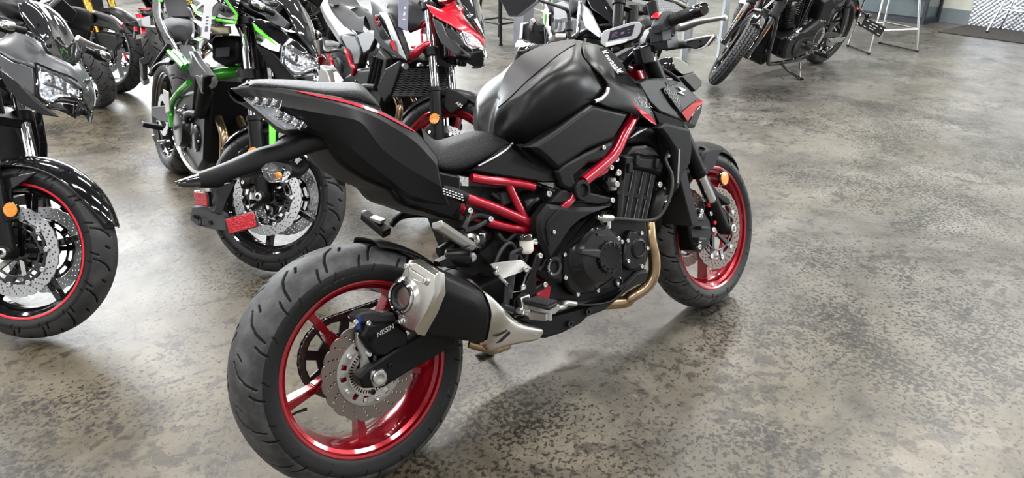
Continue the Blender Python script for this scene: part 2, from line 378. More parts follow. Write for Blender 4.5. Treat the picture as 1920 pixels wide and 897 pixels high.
def wave_disc(R0, r1, nw, holes, t, y, amp=.0022, nh=10, hr=.0035):
    n = 240; out = []
    for i in range(n):
        a = 2 * PI * i / n; out.append(((R0 - amp * (1 - abs(math.cos(a * nw / 2)) ** .6 * 2)) * math.cos(a), (R0 - amp * (1 - abs(math.cos(a * nw / 2)) ** .6 * 2)) * math.sin(a)))
    inn = []
    for i in range(n):
        a = 2 * PI * i / n; r = r1 - .006 * max(0, math.cos(a * nh)) ** 8; inn.append((r * math.cos(a), r * math.sin(a)))
    loops = [out, inn]
    for k in range(holes):
        a = 2 * PI * k / holes
        for j, rr in enumerate(np.linspace(r1 + .009, R0 - .010, 3)): b = a + (j - 1) * .055; loops.append(circ2(rr * math.cos(b), rr * math.sin(b), hr, 10))
    return flat(loops, t, y)
def ring_slots(ro, ri, n, so, si, frac, t, y, extra=()):
    """annulus with n radial slots between radii si and so"""
    loops = [circ2(0, 0, ro, 72), circ2(0, 0, ri, 48)]
    for k in range(n):
        a = 2 * PI * k / n; w = PI / n * frac
        loops.append([(r * math.cos(b), r * math.sin(b)) for r, b in [(so, a - w), (so, a - w / 3), (so, a + w / 3), (so, a + w), (si, a + w), (si, a), (si, a - w)]])
    return flat(loops + list(extra), t, y)
def arc_text(s, r, y, a0, size, mt_dir=-1, sp=1.0, t=.0004):
    """letters set around a wheel on the right-hand sidewall, readable from outside"""
    gs = []; a = a0
    for ch in s:
        if ch == ' ': a -= size * .5 / r; continue
        g = text(ch, size, t); M = T(r * math.cos(a), y, r * math.sin(a)) @ Matrix.Rotation(-(a - PI / 2), 4, 'Y') @ XZ
        gs.append(xf(g, M)); a -= size * .72 * sp / r
    return join(*gs)
def spoke_set(par, mt, ang0, hw, style, n=5):
    me = None
    for k in range(n):
        if me is None:
            if style == 'y':
                g = [bar((.115, 0, 0), (.199, 0, 0), .036, .017, w1=.046, h1=.024), bar((.038, 0, .020), (.120, 0, .004), .032, .014), bar((.038, 0, -.020), (.120, 0, -.004), .032, .014)]
            elif style == 'single': g = [bar((.035, 0, 0), (.199, 0, 0), .034, .020, w1=.030, h1=.022)]
            else: g = [bar((.035, 0, .014), (.199, 0, .030), .026, .013), bar((.035, 0, -.014), (.199, 0, -.030), .026, .013)]
            me = mesh_of(join(*g), 'spoke', mt)
        o = link('spoke', me, par, Matrix.Rotation(-(ang0 + 2 * PI * k / n), 4, 'Y'))
        m = o.modifiers.new('bevel', 'BEVEL'); m.width = .003; m.segments = 2
# ------------------------------------------------------------------ the black and red motorcycle in front
mb = thing('motorcycle', 'matte black naked motorcycle with candy red frame and red wheels, seen from behind', 'motorcycle', T(0, 0, .002) @ Matrix.Rotation(-R(15.3345), 4, 'X'))
STM = Matrix(((0.99662, -0.08213, -0.00157, .00529), (0.08213, 0.99589, 0.03812, -.12853), (-0.00157, -0.03812, 0.99927, .00246), (0, 0, 0, 1)))
# rear wheel
rw = mk('rear_wheel', rim_geo(.079), 'candy_red', mb, T(0, 0, .315))
ty = link('tyre', grid_mesh('tyre', tyre_geo(REAR, 1440, 16, .005, 9, None, .0026), 'rubber', .272), rw); ty['label'] = 'scuffed black rubber tyre with curved grooves'
for ar_ in (arc_text('190M/C 73W 180/55ZR17', .2515, -.0893, R(108), .0075), arc_text('ROADSPORT 2', .256, -.0897, R(28), .012), arc_text('MADE IN JAPAN TUBELESS RADIAL', .2425, -.0875, R(236), .006), arc_text('SPORTMAX', .256, -.0897, R(-28), .013)): mk('sidewall_lettering', ar_, 'lettering_dark', ty, sm=0)
spoke_set(rw, 'candy_red', R(190), .079, 'y')
mk('hub', lathe([(.026, -.085), (.040, -.080), (.046, -.05), (.042, 0), (.060, .035), (.072, .055), (.072, .075), (.03, .080)], 40), 'candy_red', rw)
bd = mk('brake_disc', wave_disc(.125, .086, 20, 20, .005, -.0855, .0028, 5, .0034), 'disc_worn', rw)
ex = []
for k in range(5):
    a = R(20) + 2 * PI * k / 5
    for da in (-.21, .21):
        ex.append([(r * math.cos(a + da + s), r * math.sin(a + da + s)) for r, s in ((.080, -.085), (.080, .085), (.064, .10), (.064, -.10))])
mk('disc_carrier', flat([circ2(0, 0, .089, 80), circ2(0, 0, .060, 60)] + ex, .005, -.0885, .0008), 'cast_silver', bd)
mk('speed_sensor_ring', ring_slots(.060, .040, 44, .0565, .0475, .5, .003, -.091), 'steel', bd)
for k in range(5): bolt(bd, pol(.074, R(20) + 2 * PI * k / 5 + .63, -.091), r=.007)
# sprocket, carrier, chain on the far side
tee = []
for i in range(44 * 4): a = 2 * PI * i / (44 * 4); rr = .112 if i % 4 in (0, 1) else .105; tee.append((rr * math.cos(a), rr * math.sin(a)))
hol = [[(r * math.cos(2 * PI * k / 8 + s), r * math.sin(2 * PI * k / 8 + s)) for r, s in ((.096, -.26), (.097, 0), (.096, .26), (.066, .2), (.066, -.2))] for k in range(8)]
mk('sprocket', flat([tee, circ2(0, 0, .035, 40)] + hol, .007, .088), 'graphite', rw)
mk('valve_stem', tube([pol(.20, R(198), -.01), pol(.185, R(198), -.018), pol(.166, R(199), -.03)], [.003, .003, .0045], 8), 'hose', rw)
def chain_path():
    rear = np.array((0, .315)); fr = np.array((.565, .385)); P = []
    for a in np.linspace(R(97), R(277), 26): P.append(rear + .109 * np.array((math.cos(a), math.sin(a))))
    for a in np.linspace(R(-83), R(97), 12): P.append(fr + .038 * np.array((math.cos(a), math.sin(a))))
    P.append(P[0]); P = np.array(P); return resample(P, 121)[:-1]
cp = chain_path(); g = []
for i in range(120):
    a, b = cp[i], cp[(i + 1) % 120]; dy = .006 if i % 2 else .0085
    for s in (-1, 1): g.append(bar((a[0], .088 + s * dy, a[1]), (b[0], .088 + s * dy, b[1]), .002, .014))
    g.append(cyl((b[0], .078, b[1]), (b[0], .098, b[1]), .005, n=8))
ch = mk('chain', g, 'chain', mb, sm=40); ch['kind'] = 'stuff'
# swingarm
so = [(-.0486,.3259),(-.02,.3423),(.0596,.3579),(.125,.3699)] + [(.30, .432), (.50, .452), (.56, .42), (.55, .37), (.45, .352), (.28, .352)] + [(.2308,.3054),(.086,.2886),(.0556,.2836),(.0088,.2757),(-.0423,.2954)]
sw = mk('swingarm', [pod(so, [(-.088, .004), (-.092, 0), (-.126, 0), (-.131, .005)])], 'satin_black', mb, bev=.002)
mk('far_arm', mir(pod(so, [(-.105, .004), (-.11, 0), (-.136, 0), (-.14, .005)])), 'satin_black', sw, bev=.002)
mk('cross_brace', box((.37, 0, .40), (.09, .22, .08)), 'satin_black', sw, bev=.01)
mk('axle_plate', pod([(-.0145,.3318),(.0167,.3255),(.0214,.296),(.009,.2841),(-.0178,.2891),(-.0213,.3156)], [(-.130, 0), (-.136, 0), (-.138, .002)]), 'cast_silver', sw, bev=.001)
ax0 = [(-.0007,.3114)][0]
mk('axle_nut', [lathe([(.019, 0), (.019, .008), (.0165, .010), (.011, .010), (.011, -.01), (0, -.01)], 24, (ax0[0], -.137, ax0[1]))], 'bolt_steel', sw)
mk('axle', cyl((0, -.135, .315), (0, .14, .315), .011), 'bolt_steel', sw)
for s in ([(-.0223,.2794)] + [(.0378,.3256)]): bolt(sw, (s[0], -.131, s[1]), r=.007, mt='engine_black')
# rear caliper
cal = mk('rear_caliper', [pod([(.0028,.4492),(.0478,.4386),(.0845,.4204),(.1087,.3865),(.1016,.3464),(.0623,.3573),(.0358,.3482),(.0099,.3582),(-.0073,.3874),(-.019,.4215)], [(-.075, 0), (-.118, 0), (-.128, .006)])], 'engine_black', mb, bev=.003)
mk('caliper_bridge', pod([(-.0203,.4725),(-.0032,.4799),(.0268,.4748),(.0547,.4571),(.0851,.4475),(.088,.4236),(.0491,.432),(.0086,.4462),(-.0165,.4551)], [(-.08, 0), (-.115, 0), (-.12, .004)]), 'plastic_grey', cal, bev=.003)
mk('caliper_bracket', pod([(-.0189,.4285),(-.0001,.4255),(.0124,.3755),(-.0033,.3586),(-.0003,.3191),(-.0188,.3074),(-.0294,.3307),(-.0179,.3642),(-.0244,.4044)], [(-.095, 0), (-.108, 0)]), 'cast_silver', cal, bev=.002)
cx, cz = [(.0456,.4156)][0]
mk('caliper_lettering', xf(text('NISSIN', .017, .0004, .2), T(cx, -.1287, cz) @ Matrix.Rotation(R(-8), 4, 'Y') @ XZ), 'decal_white', cal, sm=0)
p0 = [(.0073,-.128,.4066)][0]
mk('slide_pin', [cyl(p0, (p0[0], -.15, p0[2]), .010, .0085), cyl((p0[0] + .01, -.10, p0[2]), (p0[0] + .01, -.128, p0[2]), .013)], 'engine_black', cal)
for a in [(.0085,-.121,.4479),(.1293,-.1,.4054),(-.0009,-.108,.366),(-.0217,-.118,.4617)]: bolt(cal, a, r=.0065)
mk('bleed_nipple', cyl(*[[(-.0196,-.12,.4414)][0], [(-.007,-.118,.469)][0]], .005), 'blue_anod', cal)
mk('brake_hose', tube([(.0731,-.12,.356),(.0584,-.125,.3395),(.0275,-.12,.3349),(.0106,-.115,.3556),(.0845,-.11,.4191),(.1939,-.09,.3929)], .005), 'hose', cal)
# hugger over the rear tyre
hg = []
for a in np.linspace(R(22), R(72), 14): hg.append(a)
mk('tyre_hugger', [loft([[((.330 + .012 * (abs(t) < 0)) * math.cos(a), y, .315 + (.332 - dz) * math.sin(a)) for a in hg] for t, y, dz in ((-1, -.074, .022), (-.6, -.055, .005), (0, 0, 0), (.6, .055, .005), (1, .074, .022))], 14, 4)], 'plastic', mb, sol=.004)
# ---- exhaust
cap_sec = [(.1305,-.1662,.5793),(.1398,-.1947,.5834),(.1503,-.2668,.555),(.1375,-.2723,.5118),(.1161,-.2521,.4646),(.0872,-.2158,.408),(.0809,-.1913,.4095),(.0755,-.1582,.4209),(.0849,-.1302,.4724),(.1059,-.1362,.5304)]
capn = np.array((.9, .25, -.3)); capn /= np.linalg.norm(capn)
mid_sec = [(.2787,-.165,.4818),(.2793,-.19,.4758),(.2821,-.238,.4542),(.2874,-.247,.4081),(.2819,-.243,.3762),(.2765,-.215,.3155),(.278,-.19,.3107),(.2785,-.155,.3204),(.2812,-.135,.3617),(.2833,-.135,.4355)]
capc = np.mean(cap_sec, 0); midc = np.mean(mid_sec, 0)
def shrink(sec, k, mv=(0, 0, 0)): c = np.mean(sec, 0); return [tuple(c + (np.array(p) - c) * k + np.array(mv)) for p in sec]
axd = (midc - capc) / np.linalg.norm(midc - capc)
def lerp(a, b, t): return [tuple(np.array(p) * (1 - t) + np.array(q) * t) for p, q in zip(a, b)]
mu = mk('muffler', sections([shrink(lerp(cap_sec, mid_sec, .06), .985), lerp(cap_sec, mid_sec, .5), mid_sec], 3, sub=1), 'muffler_black', mb, sm=50, bev=.010, seg=3)
fw = tuple(-axd * .012)
ec = mk('end_cap', sections([shrink(lerp(cap_sec, mid_sec, .10), .99), shrink(lerp(cap_sec, mid_sec, .09), 1.015), shrink(cap_sec, 1.0), shrink(cap_sec, .88, -capn * .010)], 1), 'steel', mu, sm=30, bev=.004, seg=3, label='brushed silver end cap')
oc = np.array([(.1023,-.1682,.4931)][0]) - capn * .010
mk('outlet_boss', lathe([(.052, -.004), (.048, .004), (.041, .008)], 40, tuple(oc), tuple(-capn), cap=False), 'steel', ec)
mk('outlet', lathe([(.040, -.004), (.040, .014), (.037, .017), (.034, .014), (.034, -.03)], 40, tuple(oc), tuple(-capn), cap=False), 'chrome', ec)
mk('outlet_liner', lathe([(.0335, .006), (.031, .012), (.027, .010), (.0265, -.03)], 40, tuple(oc), tuple(-capn), cap=False), 'graphite', ec)
mk('outlet_bore', lathe([(.034, .002), (.0265, .003), (.026, -.02), (0, -.02)], 40, tuple(oc), tuple(-capn), cap=False), 'shadow_void', ec)
mk('cap_rib', [plate([(.1271,-.1707,.5652),(.1391,-.2492,.5359),(.1322,-.2415,.5216),(.1206,-.1811,.5373)], tuple(-capn * .013))], 'steel', ec, bev=.004)
for a in [(.1271,-.1707,.5652),(.1342,-.2335,.5342),(.083,-.1678,.4355)]: bolt(ec, tuple(np.array(a) - capn * .011), tuple(-capn), .007)
# flared silver collar and link pipe cover
s2 = [(.299,-.17,.4706),(.3053,-.2,.4469),(.3082,-.24,.4301),(.3209,-.252,.3976),(.3249,-.245,.3503),(.2922,-.212,.2901),(.2877,-.19,.2927),(.2825,-.155,.3073),(.3,-.135,.3551),(.304,-.14,.4239)]
s3 = [(.373,-.17,.3509),(.3715,-.19,.351),(.3748,-.215,.3441),(.3835,-.228,.3348),(.3866,-.225,.31),(.3694,-.205,.2771),(.3629,-.185,.271),(.3485,-.16,.2781),(.3575,-.15,.3024),(.3674,-.155,.3354)]
s4 = [(.4696,-.165,.2864),(.4722,-.175,.2855),(.4741,-.19,.2836),(.4758,-.2,.2789),(.4779,-.2,.2703),(.4721,-.19,.2539),(.4605,-.18,.247),(.4536,-.165,.2433),(.4568,-.155,.2553),(.462,-.158,.2755)]
co = mk('collar', sections([shrink(mid_sec, 1.012), s2, s3, s4], 4, sub=3), 'steel', mu, sm=40, label='brushed silver exhaust collar')
mk('collar_slot', plate([(.2865,-.243,.3178),(.3355,-.24,.3331),(.3376,-.24,.3267),(.3047,-.24,.3143)], (0, -.004, 0)), 'shadow_void', co)
a = [(.4495,-.198,.2801)][0]; bolt(co, a, r=.009, mt='bolt_steel')
mk('bottom_pipe', tube([(.2597,-.16,.311),(.2855,-.175,.2942),(.3121,-.19,.2795),(.3633,-.185,.2732)], .014), 'header_steel', co)
hp = mk('exhaust_header', tube([(1.0628,-.1,.46),(1.0464,-.115,.4256),(1.0337,-.125,.3788),(1.0378,-.128,.3152),(1.0263,-.125,.2606),(.9924,-.115,.2263),(.932,-.105,.2112),(.9102,-.09,.1986)] + [(.80, -.055, .218), (.68, -.03, .212)], .0205, 18), 'header_steel', mb, label='heat-tinted bronze header pipe')
for dy in (.085, .17, .25): mk('header_pipe', tube([(x + .01, y + dy, z + .01 * (dy > .1)) for x, y, z in [(1.0628,-.1,.46),(1.0464,-.115,.4256),(1.0337,-.125,.3788),(1.0378,-.128,.3152),(1.0263,-.125,.2606),(.9924,-.115,.2263),(.932,-.105,.2112),(.8984,-.09,.1991)]], .0205, 14), 'header_steel', hp)
# ---- lower cowl
lc = [(.5843,.3202),(.6128,.3134),(.6895,.2854),(.8102,.2538),(.8681,.2821),(.9304,.3056),(.9785,.2978),(.9826,.2745),(.9687,.2589),(.8829,.2568),(.8422,.2433),(.7718,.2255),(.7004,.2299),(.6667,.2185),(.5943,.2151),(.5297,.2219),(.4999,.2339)] + [(.4666,.2839),(.4416,.3085)]
bp_ = mk('belly_pan', pod(lc, [(-.118, .0), (-.142, 0), (-.15, .008)]), 'plastic', mb, bev=.002)
mk('belly_pan_far_side', mir(pod(lc, [(-.118, 0), (-.142, 0), (-.15, .008)])), 'plastic', bp_, bev=.002)
mk('belly_rib', tube([(.6095,-.152,.3054),(.7053,-.152,.2672),(.8036,-.152,.2497),(.8765,-.152,.2769)], .004, 8), 'plastic', bp_)
for a in [(.6927,-.151,.2509),(.6161,-.151,.2392)]: bolt(bp_, a, r=.011, mt='gloss_black')
# ---- engine
en = mk('engine', pod([(.50, .30), (.47, .40), (.50, .49), (.60, .52), (.92, .56), (1.02, .46), (1.02, .34), (.95, .25), (.60, .22)], [(.15, .01), (.14, 0), (-.125, 0), (-.135, .01)]), 'engine_black', mb, bev=.004)
fl = [(.6204,.4508),(.6307,.488),(.6631,.5132),(.7022,.525),(.7407,.5303),(.7932,.5108),(.8434,.4675),(.8662,.4285),(.8536,.3351),(.829,.3019),(.7978,.2929),(.734,.3009),(.6478,.3157),(.6246,.3429),(.6165,.3634),(.6078,.3839)]
mk('clutch_flange', pod(fl, [(-.12, 0), (-.158, 0), (-.165, .006)]), 'engine_black', en, bev=.002)
cc = [(.7433,.4161)][0]
def rad(fr_pts): (a, b), (c, d) = fr_pts; return math.hypot(a - c, b - d)
cR = rad([(.7433,.4161),(.6493,.4432)])
cov = mk('clutch_cover', lathe([(cR * 1.1, 0), (cR * 1.1, .006), (cR * 1.0, .012), (cR * .95, .022), (cR * .80, .036), (cR * .52, .040), (0, .041)], 64, (cc[0], -.160, cc[1])), 'engine_cover', en)
c2 = [(.7642,.4082)][0]; r2 = rad([(.7642,.4082),(.8093,.3952)])
mk('cover_boss', lathe([(r2 * 1.06, -.02), (r2, .008), (r2 * .94, .011), (r2 * .6, .0095), (0, .0095)], 40, (c2[0], -.200, c2[1])), 'engine_black', cov)
for k in range(12): 
    a = 2 * PI * k / 12; mk('boss_rib', bar((c2[0] + r2 * .72 * math.cos(a), -.2115, c2[1] + r2 * .72 * math.sin(a)), (c2[0] + r2 * 1.08 * math.cos(a), -.206, c2[1] + r2 * 1.08 * math.sin(a)), .004, .003), 'engine_black', cov)
mk('name_block', pod([(.662,.4608),(.7278,.4422),(.7355,.4232),(.7228,.4146),(.653,.4483)], [(-.185, 0), (-.206, 0), (-.209, .003)]), 'plastic_grey', cov, bev=.002, label='grey name block on the clutch cover')
f0 = [(.7446,.4811)][0]
mk('oil_filler_cap', [lathe([(.023, 0), (.023, .012), (.020, .016), (.006, .016)], 24, (f0[0], -.178, f0[1])), bar((f0[0] - .014, -.197, f0[1] + .004), (f0[0] + .014, -.197, f0[1] - .004), .010, .007)], 'gloss_black', cov)
for q in [(.7413,-.165,.5261),(.6674,-.166,.5056),(.6224,-.166,.4524),(.6135,-.166,.3843),(.6512,-.166,.321),(.7328,-.166,.3073),(.8169,-.166,.3026),(.8462,-.166,.4393),(.8746,-.15,.4194)]: bolt(en, q, r=.0068)
mk('release_lever', [tube([(.7477,-.19,.5344),(.7777,-.19,.5148),(.7968,-.19,.5154),(.8188,-.19,.5098)], .006, 8), cyl(*[(.8068,-.175,.5063),(.7959,-.175,.4536)], .009), tube([(.7605,-.195,.5304),(.8033,-.195,.5168)], .010, 8)], 'bolt_steel', en)
pc = [(.8825,.396),(.9088,.4375),(.9213,.4439),(.9804,.4238),(.9823,.3735),(.9727,.326),(.9507,.3091),(.8959,.3184),(.8672,.3516)]
pcv = mk('pulse_cover', pod(pc, [(-.11, 0), (-.148, 0), (-.156, .006)]), 'engine_cover', en, bev=.002)
p0 = [(.9411,.379)][0]; mk('pulse_cover_boss', lathe([(.034, 0), (.032, .004), (.026, .006), (.024, .003), (0, .003)], 32, (p0[0], -.156, p0[1])), 'engine_black', pcv)
for q in [(.9587,-.157,.4254),(.8934,-.157,.4186),(.9777,-.157,.3695),(.8845,-.157,.3544),(.9423,-.157,.3196)]: bolt(pcv, q, r=.0068)
dr = [(.8224,.3059)][0]; mk('oil_window', [lathe([(.016, 0), (.016, .012), (.012, .014), (.011, .008), (0, .008)], 24, (dr[0], -.160, dr[1]))], 'gloss_black', en)
# cylinder block: fluted
cb = [(.8579,.4942),(.9002,.6219),(.9279,.6801),(1.0987,.6112),(1.0488,.5723),(.9987,.4524)]
cyb = mk('cylinder_block', pod(cb, [(.15, 0), (-.145, 0), (-.152, .006)]), 'engine_black', en, bev=.003)
for fl_ in ([(.9169,-.152,.6295),(.8754,-.152,.4928)], [(.9711,-.152,.6236),(.9058,-.152,.4822)], [(1.0143,-.152,.6087),(.9446,-.152,.4693)], [(1.0499,-.152,.5924),(.9807,-.152,.4601)]):
    mk('flute', tube([(x, y + .006, z) for x, y, z in fl_], .015, 12), 'engine_cover', cyb)
mk('head_ledge', bar(*[(.8742,-.156,.5777),(1.0209,-.156,.5235)], .008, .012), 'engine_black', cyb)
hc = [(.9171,.6795),(.9319,.6821),(.97,.6689),(1.0502,.65),(1.0777,.6347),(1.0936,.6199),(1.0759,.5864),(1.0343,.6057),(.9252,.6435),(.901,.6053)]
hcv = mk('cylinder_head', pod(hc, [(.16, 0), (-.158, 0), (-.168, .008)]), 'plastic', en, bev=.002)
mk('cam_cover', pod([(.9526,.6769),(.9885,.6963),(1.0457,.6893),(1.0852,.6691),(1.103,.6453),(1.1013,.6298),(.9989,.6603)], [(.14, .01), (.13, 0), (-.14, 0), (-.152, .012)]), 'plastic_grey', hcv, bev=.003)
for q in [(.9651,-.17,.6576),(1.0523,-.17,.6296),(.9299,-.17,.641)]: mk('lug', box(q, (.018, .012, .03), (0, .3, 0)), 'plastic', hcv, bev=.002)
for q, r_ in zip([(.8786,-.165,.6785),(.8528,-.165,.6593),(.8778,-.165,.6381),(1.0611,-.16,.5599),(.8343,-.17,.5627),(1.1084,-.17,.6442)], (.009, .0085, .011, .010, .009, .008)): bolt(en, q, r=r_)
th = [(.859,-.16,.6256),(.8552,-.162,.6072),(.8569,-.16,.5874)]
mk('coolant_joint', [cyl(th[0], th[2], .012, ch=.002), cyl(th[1], (th[1][0], -.185, th[1][2]), .010, ch=.002)], 'cast_silver', en)
mk('throttle_body', [cyl([(.8539,-.1,.6028)][0], [(.9491,-.1,.5988)][0], .035), cyl([(.8516,-.12,.6151)][0], [(.8702,-.12,.5885)][0], .02)], 'engine_black', en)
# radiator hose, clutch cable
hs = mk('radiator_hose', tube([(1.1596,-.12,.5166),(1.1104,-.135,.5194),(1.071,-.14,.505),(1.0548,-.13,.4696),(1.056,-.11,.4439)], .024, 16), 'hose', mb)
mk('hose_clamp', [lathe([(.0255, -.005), (.027, -.005), (.027, .005), (.0255, .005)], 24, [(1.1104,-.135,.5194)][0], (.8, 0, .5), closed=True), cyl([(1.0795,-.158,.4979)][0], [(1.1056,-.158,.4946)][0], .006)], 'bolt_steel', hs)
mk('clutch_cable', tube([(.797,-.19,.5165),(.8621,-.195,.498),(.9412,-.2,.4736),(.9938,-.205,.472),(1.0339,-.21,.5028),(1.0662,-.21,.5471),(1.0833,-.2,.5891),(1.0801,-.19,.6183),(1.0869,-.18,.6398),(1.1301,-.16,.6603)], .0055, 10), 'hose', mb)
# ---- frame (red trellis)
fm = mk('frame', tube([(1.0099,-.145,.7955),(.9689,-.155,.7717),(.9246,-.163,.741),(.8888,-.168,.7096),(.856,-.17,.689),(.8131,-.172,.6725),(.7305,-.172,.6434)], .0175, 16), 'frame_red', mb, label='candy red tubular frame')
mk('frame_far_tube', mir(tube([(1.0099,-.145,.7955),(.9689,-.155,.7717),(.9246,-.163,.741),(.8888,-.168,.7096),(.856,-.17,.689),(.8131,-.172,.6725),(.7305,-.172,.6434)], .0175, 12)), 'frame_red', fm)
mk('head_tube', [cyl((1.225, 0, .80), (1.145, 0, .97), .035), tube([(1.0, -.145, .80), (1.10, -.08, .82), (1.19, 0, .85)], .017), tube([(1.0, .145, .80), (1.10, .08, .82), (1.19, 0, .85)], .017)], 'frame_red', fm)
mk('gusset', plate([(.7603,-.172,.6474),(.8237,-.172,.6687),(.8475,-.168,.6599),(.8353,-.168,.6472),(.7926,-.168,.6403)], (0, .006, 0)), 'frame_red', fm)
mk('lower_frame_tube', tube([(.6929,-.165,.6173),(.6722,-.165,.6011),(.6493,-.165,.5908),(.6274,-.15,.5505)], .016), 'frame_red', fm)
mk('pivot_frame', plate([(.5198,-.15,.517),(.553,-.15,.5138),(.5357,-.15,.4048),(.5752,-.15,.3679),(.5552,-.15,.325),(.5127,-.15,.3452),(.5139,-.15,.4295)], (0, .03, 0)), 'frame_red', fm, bev=.004)
sf = mk('subframe', [tube([(.2858,-.115,.7197),(.3505,-.122,.6822),(.4315,-.128,.6363),(.4917,-.132,.5976),(.5545,-.14,.5552)], .0145, 14)], 'frame_red', mb, label='candy red rear subframe')
mk('subframe_upper_rail', tube([(.3831,-.118,.7295),(.4242,-.122,.7134),(.484,-.13,.6948),(.5411,-.135,.6748),(.5714,-.14,.6612)], .0125), 'frame_red', sf)
mk('subframe_strut', tube([(.4918,-.128,.6902),(.5071,-.132,.6383),(.5272,-.136,.5784)], .0115), 'frame_red', sf)
mk('subframe_lower_tube', tube([(.3476,-.105,.6749),(.3477,-.105,.65),(.3979,-.11,.6096),(.4871,-.12,.5631),(.5497,-.13,.5456)], .0135), 'frame_red', sf)
mk('rail_sleeve', tube([(.2836,-.117,.7213),(.3172,-.12,.703),(.3511,-.123,.6821)], .017, 16), 'plastic', sf, label='dark patterned sleeve over the rail')
for k in range(7):
    for j in range(3): q = np.array([(.2816,-.135,.7171)][0]) + k * (np.array([(.3299,-.14,.69)][0]) - np.array([(.2816,-.135,.7171)][0])) / 6 + np.array((0, 0, -.008 + .007 * j)); mk('sleeve_mark', box(q, (.006, .001, .003), (0, .4, 0)), 'decal_white', sf, sm=0)
for nm in ('subframe_upper_rail', 'subframe_strut'): pass
mk('subframe_far_side', mir(tube([(.2858,-.115,.7197),(.3505,-.122,.6822),(.4315,-.128,.6363),(.4917,-.132,.5976),(.5545,-.14,.5552)], .0145, 10)), 'frame_red', sf)
# engine mount boss and arms
ms = [(.7086,-.178,.6221)][0]
mo = mk('mount_boss', lathe([(.030, -.02), (.030, .010), (.027, .014), (.020, .014), (.018, .006), (0, .006)], 36, ms), 'plastic', mb)
mk('mount_arm', pod([(.7276,.6175),(.7476,.6075),(.8387,.57),(.8419,.5527),(.7764,.5619),(.7141,.5834),(.6717,.5856),(.6702,.5965),(.6973,.6086)], [(-.15, 0), (-.168, 0), (-.172, .004)]), 'plastic', mo, bev=.002)
mk('mount_link', pod([(.6418,.6398),(.6583,.636),(.6857,.614),(.6513,.5986),(.6113,.6056),(.5956,.6119)], [(-.15, 0), (-.172, 0), (-.178, .004)]), 'plastic', mo, bev=.002)
bolt(mo, [(.609,-.15,.6336)][0], r=.010)
# pivot cover with plug
pv = [(.5272,.5633),(.5367,.587),(.5787,.6136),(.6151,.6001),(.6511,.5864),(.7457,.5633),(.8415,.5461),(.8367,.5396),(.7271,.5363),(.6889,.5311),(.65,.5179),(.6167,.4932),(.6059,.4567),(.5896,.3775),(.5427,.3937),(.5063,.431),(.5005,.4484),(.5269,.4478),(.5446,.4621),(.5394,.4903),(.5281,.5176)]
pvo = mk('pivot_cover', pod(pv, [(-.15, 0), (-.176, 0), (-.186, .012)]), 'plastic', mb, bev=.002)
mk('pivot_cover_ridge', plate([(.5524,-.186,.5524),(.5652,-.186,.5706),(.6102,-.186,.5929),(.6435,-.186,.5823),(.578,-.192,.5677),(.5622,-.192,.5503),(.5597,-.19,.4954),(.5511,-.186,.4974)], (0, -.004, 0)), 'plastic', pvo, bev=.003)
q = [(.5601,-.186,.4362)][0]; mk('pivot_plug', lathe([(.028, -.006), (.028, .004), (.025, .008), (.018, .006), (.014, -.004), (0, -.004)], 32, q), 'gloss_black', pvo)
bolt(pvo, [(.5789,-.187,.5325)][0], r=.006)
# ---- frame side cover below the knee panel (bright bevel edge)
scv = [(.6272,.6959),(.6599,.7105),(.7396,.7243),(.8185,.7363),(.8661,.7369),(.8563,.7158),(.8219,.6932),(.7837,.6876),(.7553,.6919),(.6935,.6673),(.6941,.6516),(.724,.6397),(.6818,.623),(.6531,.6374),(.6362,.65)]
mk('frame_cover', pod(scv, [(-.155, 0), (-.174, 0), (-.181, .008)]), 'satin_black', mb, bev=.003)
bolt(mb, [(.8163,-.182,.7261)][0], r=.007)
# ---- pegs, guards, reservoir, shock
hgp = [(.3469,.5066),(.3584,.5071),(.4487,.4902),(.4783,.4572),(.4582,.44),(.4338,.404),(.401,.4106),(.388,.4331)]
inn = [(.3653,.4674),(.3793,.4586),(.3956,.4364),(.3744,.4516)]
hb = mk('heel_guard', flat([hgp, inn, [(.3536,.4834),(.3618,.4837),(.3664,.4727),(.3593,.4715)]], .006, -.19, .001), 'cast_silver', mb, label='brushed silver heel guard plate')
for a in [(.3619,-.194,.4892),(.4561,-.194,.4609),(.4366,-.194,.4165)]: bolt(hb, a, r=.008)
hg2 = mk('peg_bracket', [pod([(.4853,.4473),(.5115,.4866),(.5272,.4909),(.5371,.4763),(.5202,.4546),(.5017,.4365),(.494,.3973),(.5251,.4025),(.5379,.3895),(.5249,.3815),(.4711,.3749),(.4539,.3627),(.4399,.3287),(.3988,.34),(.4076,.3839),(.4389,.3972),(.4671,.4294)], [(-.155, 0), (-.18, 0), (-.184, .003)])], 'satin_black', mb, bev=.002)
for a in [(.519,-.184,.4807),(.5206,-.184,.3956)]: bolt(hg2, a, r=.008)
mk('master_cylinder', [cyl(*[(.4393,-.175,.5073),(.3918,-.18,.3958)], .013), cyl(*[(.3935,-.185,.4306),(.3787,-.185,.3778)], .009), cyl(*[(.3676,-.185,.3815),(.395,-.185,.3607)], .012), tube([(.4434,-.165,.4877),(.4399,-.165,.506),(.4841,-.165,.5108)], .007)], 'graphite', mb)
pg = mk('rider_peg', [sections([[tuple(np.array(c) + np.array(o)) for o in ((0, 0, .010), (.020, 0, .008), (.022, 0, -.006), (0, 0, -.014), (-.022, 0, -.006), (-.020, 0, .008))] for c in [(.4439,-.205,.364),(.442,-.225,.3663),(.4447,-.305,.3677)]], 1)], 'cast_silver', mb, bev=.002)
